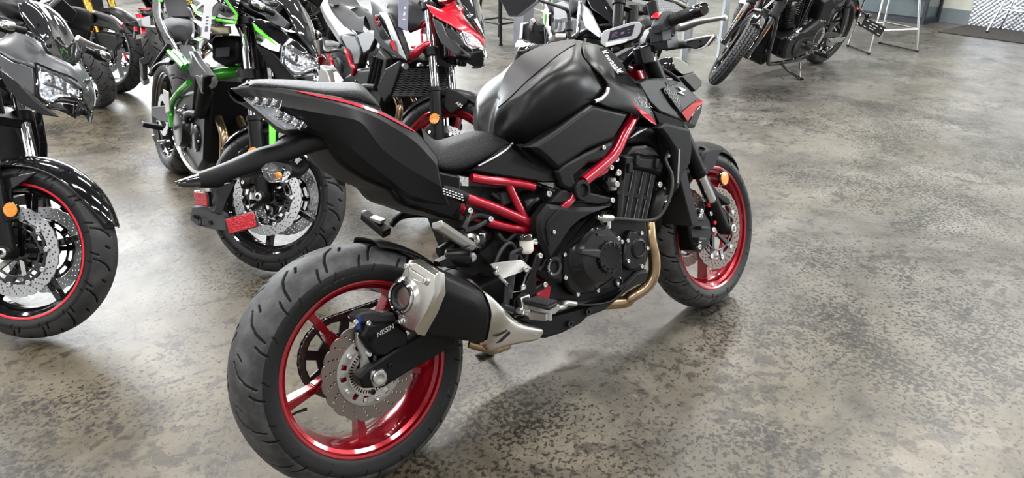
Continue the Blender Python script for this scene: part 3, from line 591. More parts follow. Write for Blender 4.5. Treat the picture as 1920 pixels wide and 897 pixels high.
for k, t in enumerate(np.linspace(.12, .95, 9)):
    a = np.array([(.4301,-.222,.3842)][0]); b_ = np.array([(.4425,-.302,.3792)][0]); mk('peg_rubber', box(a * (1 - t) + b_ * t + np.array((0, 0, .002)), (.040, .0075, .014)), 'rubber_side', pg, bev=.002)
mk('peg_rubber_base', bar([(.4281,-.218,.383)][0], [(.4403,-.308,.377)][0], .036, .010, up=(1, 0, 0)), 'rubber_side', pg, bev=.003)
mk('peg_feeler', [cyl(*[(.4348,-.3,.3673),(.4286,-.3,.3423)], .006), bar(*[(.4153,-.24,.349),(.4297,-.29,.3503)], .02, .016)], 'cast_silver', pg)
mk('peg_clevis', [box([(.4286,-.2,.3753)][0], (.03, .025, .04)), cyl(*[(.4162,-.2,.3561),(.4378,-.2,.3488)], .012)], 'bolt_steel', pg, bev=.003)
mk('brake_pedal', tube([(.4078,-.195,.3581),(.4562,-.2,.3307),(.5177,-.215,.3291),(.5454,-.222,.3269),(.5557,-.225,.3342),(.5822,-.235,.3253)], [.008, .008, .008, .008, .009, .007], 10, flat=1.4), 'cast_silver', mb, label='cast silver brake pedal')
r0, r1, r2_, r3 = [(.4971,-.165,.5507),(.4933,-.165,.5315),(.4962,-.165,.5278),(.4914,-.165,.4924)]
rs = mk('fluid_reservoir', [lathe([(.012, 0), (.018, .006), (.0195, .012), (.0195, .045)], 28, r3, np.array(r2_) - np.array(r3))], 'tank_fluid', mb, label='translucent white brake fluid pot')
mk('reservoir_cap', [lathe([(.022, 0), (.022, .012), (.020, .016), (.008, .016), (.008, .013), (0, .013)], 28, r1, np.array(r0) - np.array(r1))], 'gloss_black', rs)
bolt(rs, [(.5225,-.165,.5188)][0], r=.010)
mk('reservoir_hose', tube([(.4912,-.165,.4913),(.4802,-.16,.4705),(.4564,-.15,.5287),(.4195,-.15,.5217),(.3798,-.155,.4823)], .006), 'hose', rs)
shk = mk('rear_shock', [cyl((.30, -.03, .53), (.56, -.03, .60), .022), cyl((.34, -.03, .54), (.40, -.03, .556), .043, ch=.004)], 'engine_black', mb)
hx = []
for k in range(90): t = k / 89; a = t * 2 * PI * 6; hx.append((.39 + .14 * t + .0, -.03 + .036 * math.cos(a), .553 + .038 * t + .036 * math.sin(a)))
mk('shock_spring', tube(hx, .0065, 8, 1), 'gloss_black', shk)
lc0 = [(.3674,-.1,.5599)][0]; mk('damper_can', [lathe([(.010, .012), (.020, .012), (.032, .006), (.036, 0), (.036, -.07)], 32, lc0, (-.8, -.55, .1))], 'gloss_black', shk)
mk('damper_cap', [lathe([(.024, 0), (.026, .004), (.020, .016), (.010, .018), (.010, .010), (0, .010)], 32, lc0, (-.8, -.55, .1))], 'steel', shk)
c3 = [(.341,-.13,.5192)][0]; mk('shock_linkage', [cyl((c3[0] - .06, -.08, c3[2] + .01), (c3[0], -.115, c3[2]), .026, ch=.004), pod([(.2431,.5343),(.3031,.5421),(.3253,.5215),(.3789,.5175),(.3831,.4699),(.3407,.4653),(.2958,.5075),(.2463,.5194)], [(-.08, 0), (-.11, 0)])], 'engine_black', shk)
bolt(shk, (c3[0], -.116, c3[2]), r=.014, mt='bolt_steel', h=.6)
# dark machinery filling the space above the swingarm
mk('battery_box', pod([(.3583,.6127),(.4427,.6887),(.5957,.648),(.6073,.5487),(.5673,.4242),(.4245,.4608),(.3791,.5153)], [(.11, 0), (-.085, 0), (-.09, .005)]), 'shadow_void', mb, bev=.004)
mk('air_filter_box', pod([(.5244,.6972),(.6057,.6743),(.6942,.6279),(.742,.5731),(.6745,.5622),(.5945,.582),(.5087,.6188)], [(.11, 0), (-.09, 0), (-.10, .006)]), 'engine_black', mb, bev=.006)
mk('wiring', [tube([(.4524,-.1,.6697),(.4758,-.11,.6475),(.5195,-.11,.6488),(.5576,-.11,.6163),(.5922,-.11,.6377)], .006, 8), tube([(.4433,-.11,.5575),(.4589,-.12,.5309),(.4898,-.12,.5401),(.5272,-.12,.5418)], .007, 8)], 'hose', mb)
mk('relay', [box([(.4943,-.105,.6487)][0], (.05, .03, .035)), box([(.5378,-.105,.6091)][0], (.05, .03, .05))], 'plastic_grey', mb, bev=.003)
mk('starter_motor', [cyl([(.5632,-.09,.6208)][0], [(.5716,-.13,.5948)][0], .04, ch=.006)], 'engine_black', mb)
# passenger pegs
def ppeg(side):
    pb = mk('passenger_peg_bracket', [tube([(.3477,-.135,.649),(.3225,-.15,.6262),(.2926,-.17,.6112)], [.011, .009, .011], 10), tube([(.4085,-.135,.6103),(.3669,-.14,.6307),(.3244,-.148,.6283)], [.011, .007, .009], 10), tube([(.4085,-.135,.6103),(.3474,-.15,.6033),(.2921,-.17,.6086)], [.009, .008, .011], 10), cyl(*[(.2933,-.165,.6133),(.2894,-.175,.5666)], .012)], 'satin_black', mb)
    a, b_ = [np.array(v) for v in [(.316,-.165,.5608),(.1727,-.255,.6649)]]
    pl = mk('passenger_peg', [sections([[tuple(c + np.array(o)) for o in ((-.014, 0, .008), (.014, 0, .008), (.016, 0, -.006), (0, 0, -.012), (-.016, 0, -.006))] for c in (a, a * .85 + b_ * .15, a * .1 + b_ * .9, b_)], 1)], 'cast_silver', pb, bev=.002, label='silver passenger foot peg')
    bolt(pb, [(.3397,-.147,.6511)][0], r=.008); bolt(pb, [(.4001,-.147,.6133)][0], r=.008)
    for t in (.35, .52, .68, .84): q = a * (1 - t) + b_ * t; link('peg_hole', mesh_of(cyl((0, 0, 0), (0, 0, .002), .007, n=12), 'peg_hole', 'shadow_void'), pb, T(q[0], q[1], q[2] + .008))
    return pb
ppeg(-1)
lp = mk('left_peg_bracket', [tube([(.3858,.13,.6115),(.3369,.15,.6224),(.3031,.17,.6204),(.283,.19,.6026)], [.010, .010, .009, .010], 10), tube([(.337,.13,.6462),(.3101,.16,.6316),(.2869,.18,.6147)], [.009, .008, .009], 10)], 'satin_black', mb)
mk('left_passenger_peg', [bar(*[(.2642,.19,.5798),(.2441,.275,.6377)], .03, .026, up=(1, 0, 0))], 'satin_black', lp, bev=.004)
mk('left_peg_insert', [bar(*[(.2642,.2,.616),(.2511,.24,.6289)], .022, .012, up=(1, 0, 0)), bar(*[(.2478,.28,.6365),(.2479,.28,.649)], .012, .012)], 'cast_silver', lp, bev=.002)
# ---- fuel tank
tC = [(.5465,.0,.8232),(.5645,.0,.8639),(.5979,.0,.9152),(.6413,-.0,.9758),(.6948,.0,1.0144),(.7684,.0,1.0356),(.8498,.0,1.0458),(.9324,-.0,1.0453),(.9697,.0,1.0371)]
tK = [(.5387,-.035,.8185),(.5441,-.042,.8554),(.5585,-.05,.887),(.5879,-.075,.912),(.6445,-.095,.9498),(.7065,-.1,.9797),(.7757,-.09,1.0058),(.8602,-.065,1.026),(.9116,-.05,1.0249)]
tH = [(.5439,-.05,.8147),(.5571,-.06,.845),(.5728,-.085,.8764),(.6137,-.125,.9197),(.6708,-.15,.9516),(.7346,-.158,.9687),(.7966,-.14,.9864),(.8487,-.11,.9963)]
tM = [(.5569,-.065,.7993),(.5617,-.085,.8207),(.5837,-.12,.8457),(.632,-.155,.8758),(.6924,-.175,.8999),(.7603,-.18,.9197),(.8139,-.165,.9389),(.8464,-.14,.9626)]
tB = [(.5734,-.07,.7875),(.6007,-.09,.7738),(.6079,-.11,.7763),(.6613,-.145,.8089),(.7334,-.163,.8391),(.8073,-.165,.8631),(.8667,-.16,.8779),(.8807,-.155,.8945)]
tB2 = [(x, y + .03, z - .012) for x, y, z in tB]
tk = mk('fuel_tank', loft([tC, tK, tH, tM, tB, tB2], 48, 6, mirror=True), 'matte_black', mb, sm=60, label='matte black sculpted fuel tank')
def on_loft(lines, uu, vv, off=.0):
    """points on the tank surface, lifted along its normal"""
    L = np.stack([resample(cr(l, 8), 60) for l in lines], 1)
    def S(u, v):
        i = u * 59; a = int(min(i, 58)); row = L[a] * (1 - (i - a)) + L[a + 1] * (i - a); g = cr(row, 20); j = v * 20; b = int(min(j, len(g) - 2)); return g[b] * (1 - (j - b)) + g[b + 1] * (j - b)
    o = []
    for u, v in zip(uu, vv):
        p = S(u, v); du = S(min(u + .01, 1), v) - S(max(u - .01, 0), v); dv = S(u, min(v + .02, len(lines) - 1)) - S(u, max(v - .02, 0)); n = np.cross(du, dv); n /= np.linalg.norm(n) + 1e-9
        if n[1] > .2 or (abs(n[1]) <= .2 and n[2] < 0): n = -n
        o.append(tuple(p + n * off))
    return o
LN = [tC, tK, tH, tM, tB]
padl = []
uu = np.linspace(.16, .93, 30)
for v in (0, .33, .66, .97): padl.append([on_loft(LN, [u], [v * (1 if u > .16 else .9)], .0022)[0] for u in uu])
pd = mk('tank_pad', loft([[(x, min(y, 0) if i == 0 else y, z) for x, y, z in l] for i, l in enumerate(padl)], 40, 4, mirror=True), 'tank_pad', tk, sm=60, label='dark textured pad over the tank spine')
# filler cover with lettering and the tank front shroud
shr = [(.9063,-.055,1.0222),(.8646,-.1,.9903),(.8524,-.14,.9556),(.8676,-.16,.9246),(.878,-.165,.8942),(.8564,-.172,.8682),(.8145,-.172,.8606)]
shr2 = [(.9341,-.05,1.0224),(.8928,-.095,.9954),(.8844,-.135,.961),(.9057,-.155,.9199),(.9125,-.168,.8838),(.8989,-.175,.8485),(.8521,-.175,.8401)]
shr3 = [(.9617,-.045,1.0201),(.9366,-.085,.9942),(.9292,-.12,.9569),(.9475,-.14,.9156),(.9612,-.165,.8771),(.973,-.178,.8209),(.9537,-.175,.8053)]
shr4 = [(1.0039,-.04,1.0079),(1.0072,-.07,.9741),(1.0235,-.09,.9345),(1.0523,-.12,.8867),(1.0417,-.16,.8441),(1.057,-.17,.7803),(1.0712,-.168,.7501)]
fs_ = mk('tank_shroud', loft([shr, shr2, shr3, shr4], 30, 5), 'matte_black', mb, sm=60, sol=.006, off=1)
mk('tank_shroud_far', mir(loft([shr, shr2, shr3, shr4], 30, 5)), 'matte_black', fs_, sm=60, sol=.006)
mk('shroud_edge', tube([(.8102,-.178,.8619),(.839,-.178,.8668),(.8656,-.176,.8796),(.8753,-.173,.8914)], .006, 8), 'steel', fs_)
cpl = [(.9772,-.0572,1.0089),(.9922,-.0775,1.0006),(.9957,-.1047,.9783),(.9915,-.135,.9478),(.9794,-.1603,.9166),(.9628,-.1479,.9166),(.9538,-.1273,.9292),(.9535,-.0975,.9561),(.9613,-.0739,.9829)]
mk('filler_base', loft([[(.9691,.0,1.0339),(.9997,.0,1.0285),(1.0364,.0,1.0089),(1.0814,.0,.9841),(1.1363,.0,.9343)], [(.9113,-.05,1.0233),(.9315,-.055,1.0141),(.9507,-.07,.9888),(.977,-.08,.9522),(1.0387,-.09,.9049)], [(.8909,-.07,1.0168),(.8903,-.09,.9962),(.9028,-.11,.9664),(.9391,-.12,.9264),(.9939,-.13,.894)]], 24, 5, mirror=True), 'matte_black', tk, sm=60)
nz_ = np.array((-.45, -.60, .66)); nz_ /= np.linalg.norm(nz_)
fcv = mk('emblem_panel', plate(cpl, tuple(nz_ * .006)), 'plastic', tk, bev=.003, label='black emblem panel with white lettering')
ca, cb_ = np.array(cpl[8]), np.array(cpl[6]); ex_ = (cb_ - ca) / np.linalg.norm(cb_ - ca); ey_ = np.cross(nz_, ex_); o_ = np.mean(cpl, 0) + nz_ * .0068 - ey_ * .004
mk('emblem_lettering', xf(text('Kawasaki', .028, .0004, .15, .0004), Matrix(((ex_[0], ey_[0], nz_[0], o_[0]), (ex_[1], ey_[1], nz_[1], o_[1]), (ex_[2], ey_[2], nz_[2], o_[2]), (0, 0, 0, 1)))), 'decal_white', fcv, sm=0)
bolt(fcv, tuple(np.array(cpl[5]) * .8 + np.mean(cpl, 0) * .2 + nz_ * .006), tuple(nz_), .006)
# hexagon line pattern and red wedge on the shroud
wedge = [(.9542,-.18,.8398),(.9861,-.183,.8131),(1.0253,-.181,.7906),(1.0466,-.178,.7734),(1.065,-.174,.7498),(1.0365,-.178,.7629),(.9913,-.183,.796)]
mk('red_wedge', plate(wedge, (0, -.003, 0)), 'bright_red', fs_, sm=0)
def hexlines(c, ux, uy, size, cells, r=.0011):
    """sparse honeycomb line decal: three-legged stars joined edge to edge"""
    gs = []
    for (i, j, m) in cells:
        o = np.array(c) + ux * (i * 1.5 * size) + uy * ((j * 1.732 + (i % 2) * .866) * size)
        for k in range(6):
            if m & (1 << k):
                a, b = k * PI / 3, (k + 1) * PI / 3
                gs.append(tube([o + size * (ux * math.cos(a) + uy * math.sin(a)), o + size * (ux * math.cos(b) + uy * math.sin(b))], r, 5, 1))
    return join(*gs)
def dirs(a, b, c):
    ux = np.array(b) - np.array(a); ux /= np.linalg.norm(ux); uy = np.array(c) - np.array(a); uy -= ux * uy.dot(ux); uy /= np.linalg.norm(uy); return ux, uy
hA, hB, hC = [(.9363,-.17,.8776),(1.0233,-.186,.8125),(.9956,-.165,.8695)]
ux, uy = dirs(hA, hB, hC)
mk('hexagon_decal', hexlines(hA, ux, uy, .0105, [(0, 0, 25), (1, 0, 62), (2, 0, 13), (2, 1, 50), (3, 0, 55), (4, 0, 28), (4, 1, 35), (5, 0, 30), (6, 0, 44), (6, 1, 19), (7, 0, 61), (8, 0, 22)], .0007), 'decal_white', fs_, sm=0)
# ---- knee panel and rear side cover
kp = [(.5507,.7785),(.6479,.8079),(.7508,.8423),(.7977,.8563),(.9498,.8059),(.8724,.7415),(.8184,.7356),(.7587,.7303),(.6989,.7146),(.6336,.6974),(.6209,.7087),(.5891,.7433)]
mk('knee_panel', pod(kp, [(-.13, 0), (-.172, 0), (-.182, .010)]), 'satin_black', mb, bev=.004, seg=3)
mk('knee_panel_far', mir(pod(kp, [(-.13, 0), (-.172, 0), (-.182, .010)])), 'satin_black', mb, bev=.004)
mk('tank_under_cover', pod([(.5372,.7898),(.6257,.7731),(.885,.8551),(1.0333,.793),(.9544,.7165),(.7035,.6735),(.6092,.6884)], [(.12, 0), (-.135, 0)]), 'plastic', mb)
rsc = [(.3929,-.1,.7458),(.459,-.115,.7693),(.5461,-.105,.7901),(.5885,-.125,.7717),(.6096,-.15,.7377),(.6371,-.17,.6991),(.6541,-.165,.6568),(.6028,-.15,.6678),(.5367,-.14,.6908),(.4711,-.125,.7147)]
mk('rear_side_cover', plate(rsc, (0, .03, 0)), 'satin_black', mb, bev=.006, seg=3)
mk('rear_side_cover_far', plate([(x, -y - .03, z) for x, y, z in rsc], (0, .03, 0)), 'satin_black', mb, bev=.006)
mk('seat_trim', tube([(.4157,-.112,.7538),(.4684,-.118,.766),(.517,-.115,.7796),(.5474,-.105,.7903)], .003, 8), 'silver_paint', mb)
# ---- rider seat
sC = [(.3299,.0,.875),(.3647,.0,.8367),(.4172,.0,.833),(.4918,.0,.8376),(.5653,-.0,.8214)]
sA = [(.2956,-.06,.8484),(.3371,-.065,.8221),(.4104,-.06,.8242),(.491,-.05,.8274),(.5618,-.04,.8102)]
sE = [(.2699,-.105,.8208),(.3104,-.11,.7947),(.3782,-.108,.7867),(.4697,-.095,.795),(.5552,-.07,.7971)]
sF = [(.2612,-.11,.7949),(.3003,-.118,.7716),(.3678,-.115,.7603),(.4798,-.1,.7723),(.5622,-.075,.7836)]
sG = [(x, y + .04, z - .02) for x, y, z in sF]
mk('rider_seat', loft([sC, sA, sE, sF, sG], 30, 5, mirror=True), 'vinyl', mb, sm=60, label='black grained vinyl rider seat')
# ---- passenger seat
pC = [(-.1025,.0,1.0536),(-.0848,.0,1.0601),(-.0062,.0,1.0495),(.0907,.0,1.0298),(.1584,.0,1.0205),(.1854,.0,1.005),(.209,.0,.9717)]
pA = [(-.1165,-.045,1.0494),(-.0997,-.05,1.0519),(-.0329,-.06,1.0367),(.0529,-.075,1.0135),(.1172,-.085,1.0013),(.1459,-.085,.9877),(.1749,-.08,.955)]
pE = [(-.1214,-.055,1.0433),(-.1022,-.062,1.04),(-.0404,-.072,1.0253),(.0426,-.09,.9985),(.1049,-.1,.9802),(.1385,-.1,.9658),(.1714,-.09,.9488)]
pF = [(x, y + .03, z - .015) for x, y, z in pE]
ps = mk('passenger_seat', loft([pC, pA, pE, pF], 34, 6, mirror=True), 'vinyl', mb, sm=60, label='black grained vinyl passenger seat')
mk('seat_front_skirt', loft([[(.1848,.0,1.0026),(.209,.0,.9717),(.2214,.0,.9369)], [(.148,-.085,.9851),(.1722,-.085,.9552),(.1788,-.085,.9276)], [(.1162,-.098,.9796),(.1387,-.098,.9621),(.1628,-.095,.9418)]], 10, 5, mirror=True), 'vinyl', ps, sm=60)
# ---- tail cowl: lines from the top edge down
q0 = [(-.1452,-.02,1.0444),(-.1197,-.05,1.0434),(-.0569,-.068,1.0279),(.0245,-.088,1.0022),(.1036,-.1,.9744),(.1481,-.105,.9484),(.1966,-.112,.9129),(.2435,-.122,.8687),(.2835,-.128,.801)]
q1 = [(-.1453,-.022,1.043),(-.123,-.056,1.0382),(-.0632,-.078,1.0175),(.0159,-.1,.9878),(.0745,-.112,.963),(.1321,-.118,.9315),(.1754,-.124,.8978),(.2287,-.13,.8491),(.2764,-.132,.7797)]
q2 = [(-.1433,-.025,1.0407),(-.1211,-.062,1.0176),(-.0644,-.088,.9898),(.0063,-.108,.9619),(.0664,-.118,.9402),(.1006,-.122,.918),(.1369,-.126,.8521),(.1988,-.13,.7909),(.2781,-.132,.7282)]
q3 = [(-.1298,-.04,1.0246),(-.0683,-.075,.9911),(-.0247,-.09,.9407),(.0153,-.098,.9175),(.0539,-.106,.8824),(.0967,-.112,.8314),(.1465,-.118,.7773),(.1964,-.12,.7262),(.2994,-.12,.6759)]
q4 = [(-.1222,-.04,1.0191),(-.0606,-.065,.9681),(-.0273,-.08,.9324),(.0136,-.085,.9066),(.0465,-.09,.8391),(.1008,-.095,.7867),(.1559,-.1,.7488),(.1911,-.1,.7011),(.3169,-.1,.6358)]
tl = mk('tail_cowl', loft([q0, q1, q2, q3, q4], 60, 4, linv=True), 'matte_black', mb, sm=12, sol=.005, off=1, label='matte black tail cowl with a red pinstripe')
mk('tail_cowl_far', mir(loft([q0, q1, q2, q3, q4], 40, 4)), 'matte_black', tl, sm=60, sol=.005)
st0 = [tuple(np.array(p) + (0, -.005, .0045)) for p in [(-.0269,-.08,1.0156),(.0217,-.092,.9974),(.081,-.104,.9744),(.1305,-.109,.951),(.1669,-.112,.9284),(.2335,-.122,.8754)]]
st1 = [tuple(np.array(p) + (0, -.005, .0045)) for p in [(-.0277,-.081,1.0139),(.0194,-.095,.9934),(.0783,-.107,.9691),(.128,-.111,.9443),(.1624,-.114,.9252),(.2325,-.123,.8736)]]
mk('red_pinstripe', loft([st0, st1], 30, 2), 'bright_red', tl, sm=0, sol=.0015, off=0)
mk('tail_floor', loft([q0, [(x, 0, z + .004) for x, y, z in q0]], 40, 2, mirror=True), 'plastic', tl)
mk('under_tail', plate([(.1738,-.1,.7369),(.2562,-.11,.6836),(.2986,-.12,.7062),(.3399,-.12,.672),(.327,-.115,.6253),(.2735,-.11,.6468),(.2187,-.1,.6814)], (0, .20, 0)), 'plastic', tl, bev=.006)
mk('lower_side_panel', plate([(.163,-.128,.8519),(.2743,-.132,.7699),(.3441,-.13,.7421),(.3291,-.128,.6639),(.3033,-.12,.6353),(.1829,-.115,.7039),(.1498,-.112,.7516)], (0, .02, 0)), 'satin_black', tl, bev=.006, seg=3)
# tail lamp: clear blade lens with silver reflector inside
tlo = [(-.1313,-.05,1.0233),(-.0996,-.066,1.0193),(-.0681,-.082,1.0075),(-.0717,-.086,.9946),(-.0825,-.088,.9817),(-.0544,-.098,.9603),(-.0264,-.102,.9411),(-.0304,-.1,.9346),(-.0674,-.088,.9379),(-.0802,-.08,.9493),(-.1179,-.056,1.0035)]
la = mk('tail_lamp', plate([(x, y + .003, z) for x, y, z in tlo], (-.002, .02, 0)), 'lamp_silver', mb, bev=.002, label='clear tail lamp with silver reflector')
mk('tail_lamp_lens', plate(tlo, (-.004, -.010, 0)), 'clear_lens', la, bev=.004)
mk('tail_underside', loft([q4, [(x, 0, z - .006) for x, y, z in q4]], 40, 3, mirror=True), 'plastic', tl, sm=50, sol=.003)
for u_, v_, n_ in (([(-.1154,-.066,1.0099)][0], [(-.0775,-.09,.9961)][0], 6), ([(-.085,-.092,.9775)][0], [(-.0379,-.104,.9403)][0], 7)):
    for k in range(n_):
        t_ = k / (n_ - 1); mk('lamp_facet', box(np.array(u_) * (1 - t_) + np.array(v_) * t_ + (-.003, -.003, 0), (.015, .005, .020), (.35 * (-1) ** k, .6, .5 * (-1) ** k)), 'chrome', la, bev=.001)
# ---- number plate carrier
n0 = [(-.259,.0,.8767),(-.1853,.0,.8906),(-.1127,.0,.9052),(-.0591,.0,.909),(-.0169,.0,.9201),(.025,.0,.9256),(.0879,.0,.9022)]
n1 = [(-.2641,-.018,.8759),(-.1934,-.022,.8856),(-.1233,-.027,.901),(-.0734,-.035,.9051),(-.0314,-.045,.9156),(.0094,-.055,.9174),(.0672,-.07,.8876)]
n2 = [(-.2658,-.028,.8633),(-.2009,-.033,.8693),(-.1322,-.038,.88),(-.0689,-.05,.888),(-.0222,-.06,.8974),(.0138,-.07,.8999),(.0648,-.08,.875)]
n3 = [(-.2669,-.026,.848),(-.2302,-.028,.842),(-.2002,-.03,.8502),(-.1414,-.035,.8567),(-.0725,-.045,.8646),(-.0107,-.055,.8742),(.0541,-.07,.8757)]
n4 = [(x, 0, z - .004) for x, y, z in n3]
npc = mk('plate_carrier', loft([n0, n1, n2, n3, n4], 40, 4, mirror=True), 'plastic', mb, sm=50, label='long black number plate carrier')
tip = [(-.259,.0,.8767),(-.3112,.0,.8669),(-.3011,.0,.8522)]
mk('plate_lamp', sections([[(x, y * s, z) for x, y, z in [(-.2568,.0,.8771),(-.2631,-.02,.8736),(-.2655,-.028,.861),(-.2665,-.026,.8479),(-.2603,.0,.8439),(-.2532,.026,.8432),(-.2512,.028,.8564),(-.2529,.02,.8705)]] for s in (1,)] + [[(-.2941,.0,.8719),(-.2982,-.012,.8709),(-.3033,-.016,.8647),(-.3033,-.014,.8559),(-.3007,.0,.8521),(-.2968,.014,.8535),(-.2958,.016,.8621),(-.2926,.012,.8691)], [(-.3098,.0,.8692),(-.3115,-.004,.8692),(-.3133,-.006,.8675),(-.3119,-.004,.8645),(-.3104,.0,.8632),(-.3101,.004,.8639),(-.3106,.006,.8666),(-.3097,.004,.8686)]], 3, sub=2), 'tint_lens', npc, sm=50)
mk('plate_stay', [plate([(-.2326,-.02,.8401),(-.1906,-.02,.8397),(-.2223,-.02,.8014),(-.2367,-.02,.7752),(-.2525,-.02,.786),(-.2337,-.02,.8178)], (0, .04, 0))], 'plastic_grey', npc, bev=.002)
br = [(-.2896,.055,.773),(-.2771,.06,.8003),(-.2488,.03,.796),(-.2361,-.03,.7757),(-.2381,-.035,.7378),(-.2646,.0,.7488),(-.2816,.04,.7594)]
bk = mk('plate_bracket', plate(br, (.012, 0, .002)), 'plastic_grey', npc, bev=.003, label='grey slotted plate bracket')
for (u, v, d) in ((0, 0, 0), (1, 0, 0)): 
    q = [(-.2786,.045,.7802),(-.2575,.005,.7627)][u]; mk('plate_slot', box((q[0] - .002, q[1], q[2]), (.004, .016, .010)), 'shadow_void', npc, bev=.002)
mk('plate_logo_ring', lathe([(.010, -.0005), (.0125, -.0005), (.0125, .0015), (.010, .0015)], 24, np.array([(-.2707,.025,.7702)][0]) - (.004, 0, 0), (-1, 0, .1), closed=True), 'plastic', npc)
def reflector(name, p4, t, par, mt='red_lens', lab=None):
    o = mk(name, plate(shrink(p4, 1.10), np.array(t)), 'gloss_black', par, bev=.002, label=lab); mk('lens', plate(shrink(p4, .97, -np.array(t) * .25), np.array(t) * .8), mt, o, bev=.0015); return o
reflector('side_reflector', [(-.2403,-.05,.7691),(-.178,-.062,.7724),(-.1785,-.062,.738),(-.2401,-.05,.7341)], (.006, .012, 0), npc, lab='red rectangular reflector')
reflector('small_reflector', [(-.2658,.045,.8353),(-.2498,.005,.8295),(-.2539,.005,.7986),(-.269,.045,.8047)], (.010, .004, 0), npc, lab='small red reflector')
reflector('far_reflector', [(.2733,.1,.7149),(.2975,.1,.6934),(.3013,.1,.6811),(.2669,.1,.7005)], (.01, .01, 0), mb, lab='small red reflector on the far side')
# rear indicators
def rear_indicator(sy):
    a = [(-.1553,-.115,.8697),(-.1287,-.09,.8773),(-.0846,-.085,.8601),(-.09,-.105,.8469),(-.1195,-.125,.8278),(-.1492,-.135,.8329),(-.1602,-.135,.8515)]
    f_ = (lambda g: g) if sy < 0 else mir
    o = mk('rear_indicator', f_(plate(a, (.030, .022, 0))), 'gloss_black', mb, bev=.005, label='clear lensed rear indicator')
    mk('lens', f_(plate(shrink(a, .96, (-.008, -.006, 0)), (.02, .012, 0))), 'clear_lens', o, bev=.005)
    mk('reflector', f_(plate(shrink(a, .85, (.002, .002, 0)), (.004, .004, 0))), 'lamp_silver', o)
    q = [(-.1232,-.118,.8453)][0]; mk('bulb', f_(lathe([(0, -.006), (.006, -.003), (.008, .003), (.006, .009), (0, .011)], 14, tuple(np.array(q) + (.001, .001, 0)), (-.8, -.6, 0))), 'amber_lens', o)
    mk('stalk', f_(tube([(-.0879,-.085,.8462),(-.0594,-.07,.8399),(-.0345,-.05,.8484)], [.016, .013, .014], 12)), 'plastic', o)
rear_indicator(-1); rear_indicator(1)
# ---- front wheel (steered)
fwm = STM @ T(1.455, 0, .300)
fwh = mk('front_wheel', rim_geo(.053), 'candy_red', mb, fwm)
ft = link('tyre', grid_mesh('tyre', tyre_geo(FRONT, 900, 16, .005, 7, None, .0026), 'rubber', .262), fwh)
spoke_set(fwh, 'candy_red', R(262), .053, 'y')
mk('hub', lathe([(.022, -.06), (.034, -.055), (.040, -.03), (.036, 0), (.040, .03), (.034, .055), (.022, .06)], 36), 'candy_red', fwh)
def front_disc(par, y, mt='disc_steel', car='gloss_black', r=.150, r1=.113, worn=None):
    d = mk('brake_disc', wave_disc(r, r1, 26, 36, .005, y, .0025, 5, .0032), mt, par)
    ex = [[(rr * math.cos(a + s), rr * math.sin(a + s)) for rr, s in ((r1 - .013, -.20), (r1 - .012, 0), (r1 - .013, .20), (r1 - .026, .18), (r1 - .026, -.18))] for a in [2 * PI * k / 10 for k in range(10)]]
    mk('disc_carrier', flat([circ2(0, 0, r1 - .004, 80), circ2(0, 0, r1 - .034, 60)] + ex, .005, y + (.002 if y > 0 else -.002), .0008), car, d)
    for k in range(5):
        a = 2 * PI * k / 5 + .3; mk('carrier_arm', bar((.03 * math.cos(a), y * .8, .03 * math.sin(a)), ((r1 - .028) * math.cos(a), y, (r1 - .028) * math.sin(a)), .012, .016), car, d)
    for k in range(10): a = 2 * PI * k / 10 + .314; bolt(d, ((r1 - .002) * math.cos(a), y + (.004 if y > 0 else -.004), (r1 - .002) * math.sin(a)), (0, 1 if y > 0 else -1, 0), .009, 'bolt_steel', 'bobbin', .5)
    return d
front_disc(fwh, -.068, 'disc_worn', 'gloss_black'); front_disc(fwh, .068, 'disc_worn', 'gloss_black')
# ---- fork
FK = Matrix(STM)
rk = R(24.9); dn = np.array((math.sin(rk), 0, -math.cos(rk)))
def fork(par, M, ys, wb, rf, mts, L0=.74, t_out=.40, rr=(.0265, .0205), name='front_fork', off=.012):
    """one leg: ys is the sideways offset; t measured up from the axle"""
    perp = np.array((math.cos(R(24.9)), 0, math.sin(R(24.9))))
    ax = np.array((wb, ys, rf)) - perp * off
    P = lambda t: tuple(ax - dn * t)
    o = mk(name, [cyl(P(t_out), P(L0), rr[0], n=28, ch=.003), cyl(P(t_out - .012), P(t_out + .012), rr[0] + .003, n=28, ch=.003)], mts[0], par, M)
    mk('stanchion', cyl(P(.10), P(t_out + .02), rr[1], n=28), mts[1], o)
    a1 = np.array((wb, ys, rf))
    mk('axle_clamp', [cyl(P(.0), P(.14), .024, .026, n=24, ch=.003), cyl((wb, ys - .026, rf), (wb, ys + .022, rf), .024, n=24, ch=.004)], mts[2], o)
    mk('axle_end', lathe([(.016, 0), (.016, .008), (.013, .010), (.009, .010), (.009, -.01), (0, -.01)], 20, (wb, ys + (.022 if ys > 0 else -.026), rf), (0, 1 if ys > 0 else -1, 0)), 'bolt_steel', o)
    return o, P
fk1, PF = fork(mb, FK, -.103, 1.455, .3, ('satin_black', 'chrome', 'satin_black'), .76, .265)
fk2, PF2 = fork(mb, FK, .103, 1.455, .3, ('satin_black', 'chrome', 'satin_black'), .76, .265)
tc_ = np.array(PF(.735)); bc_ = np.array(PF(.52))
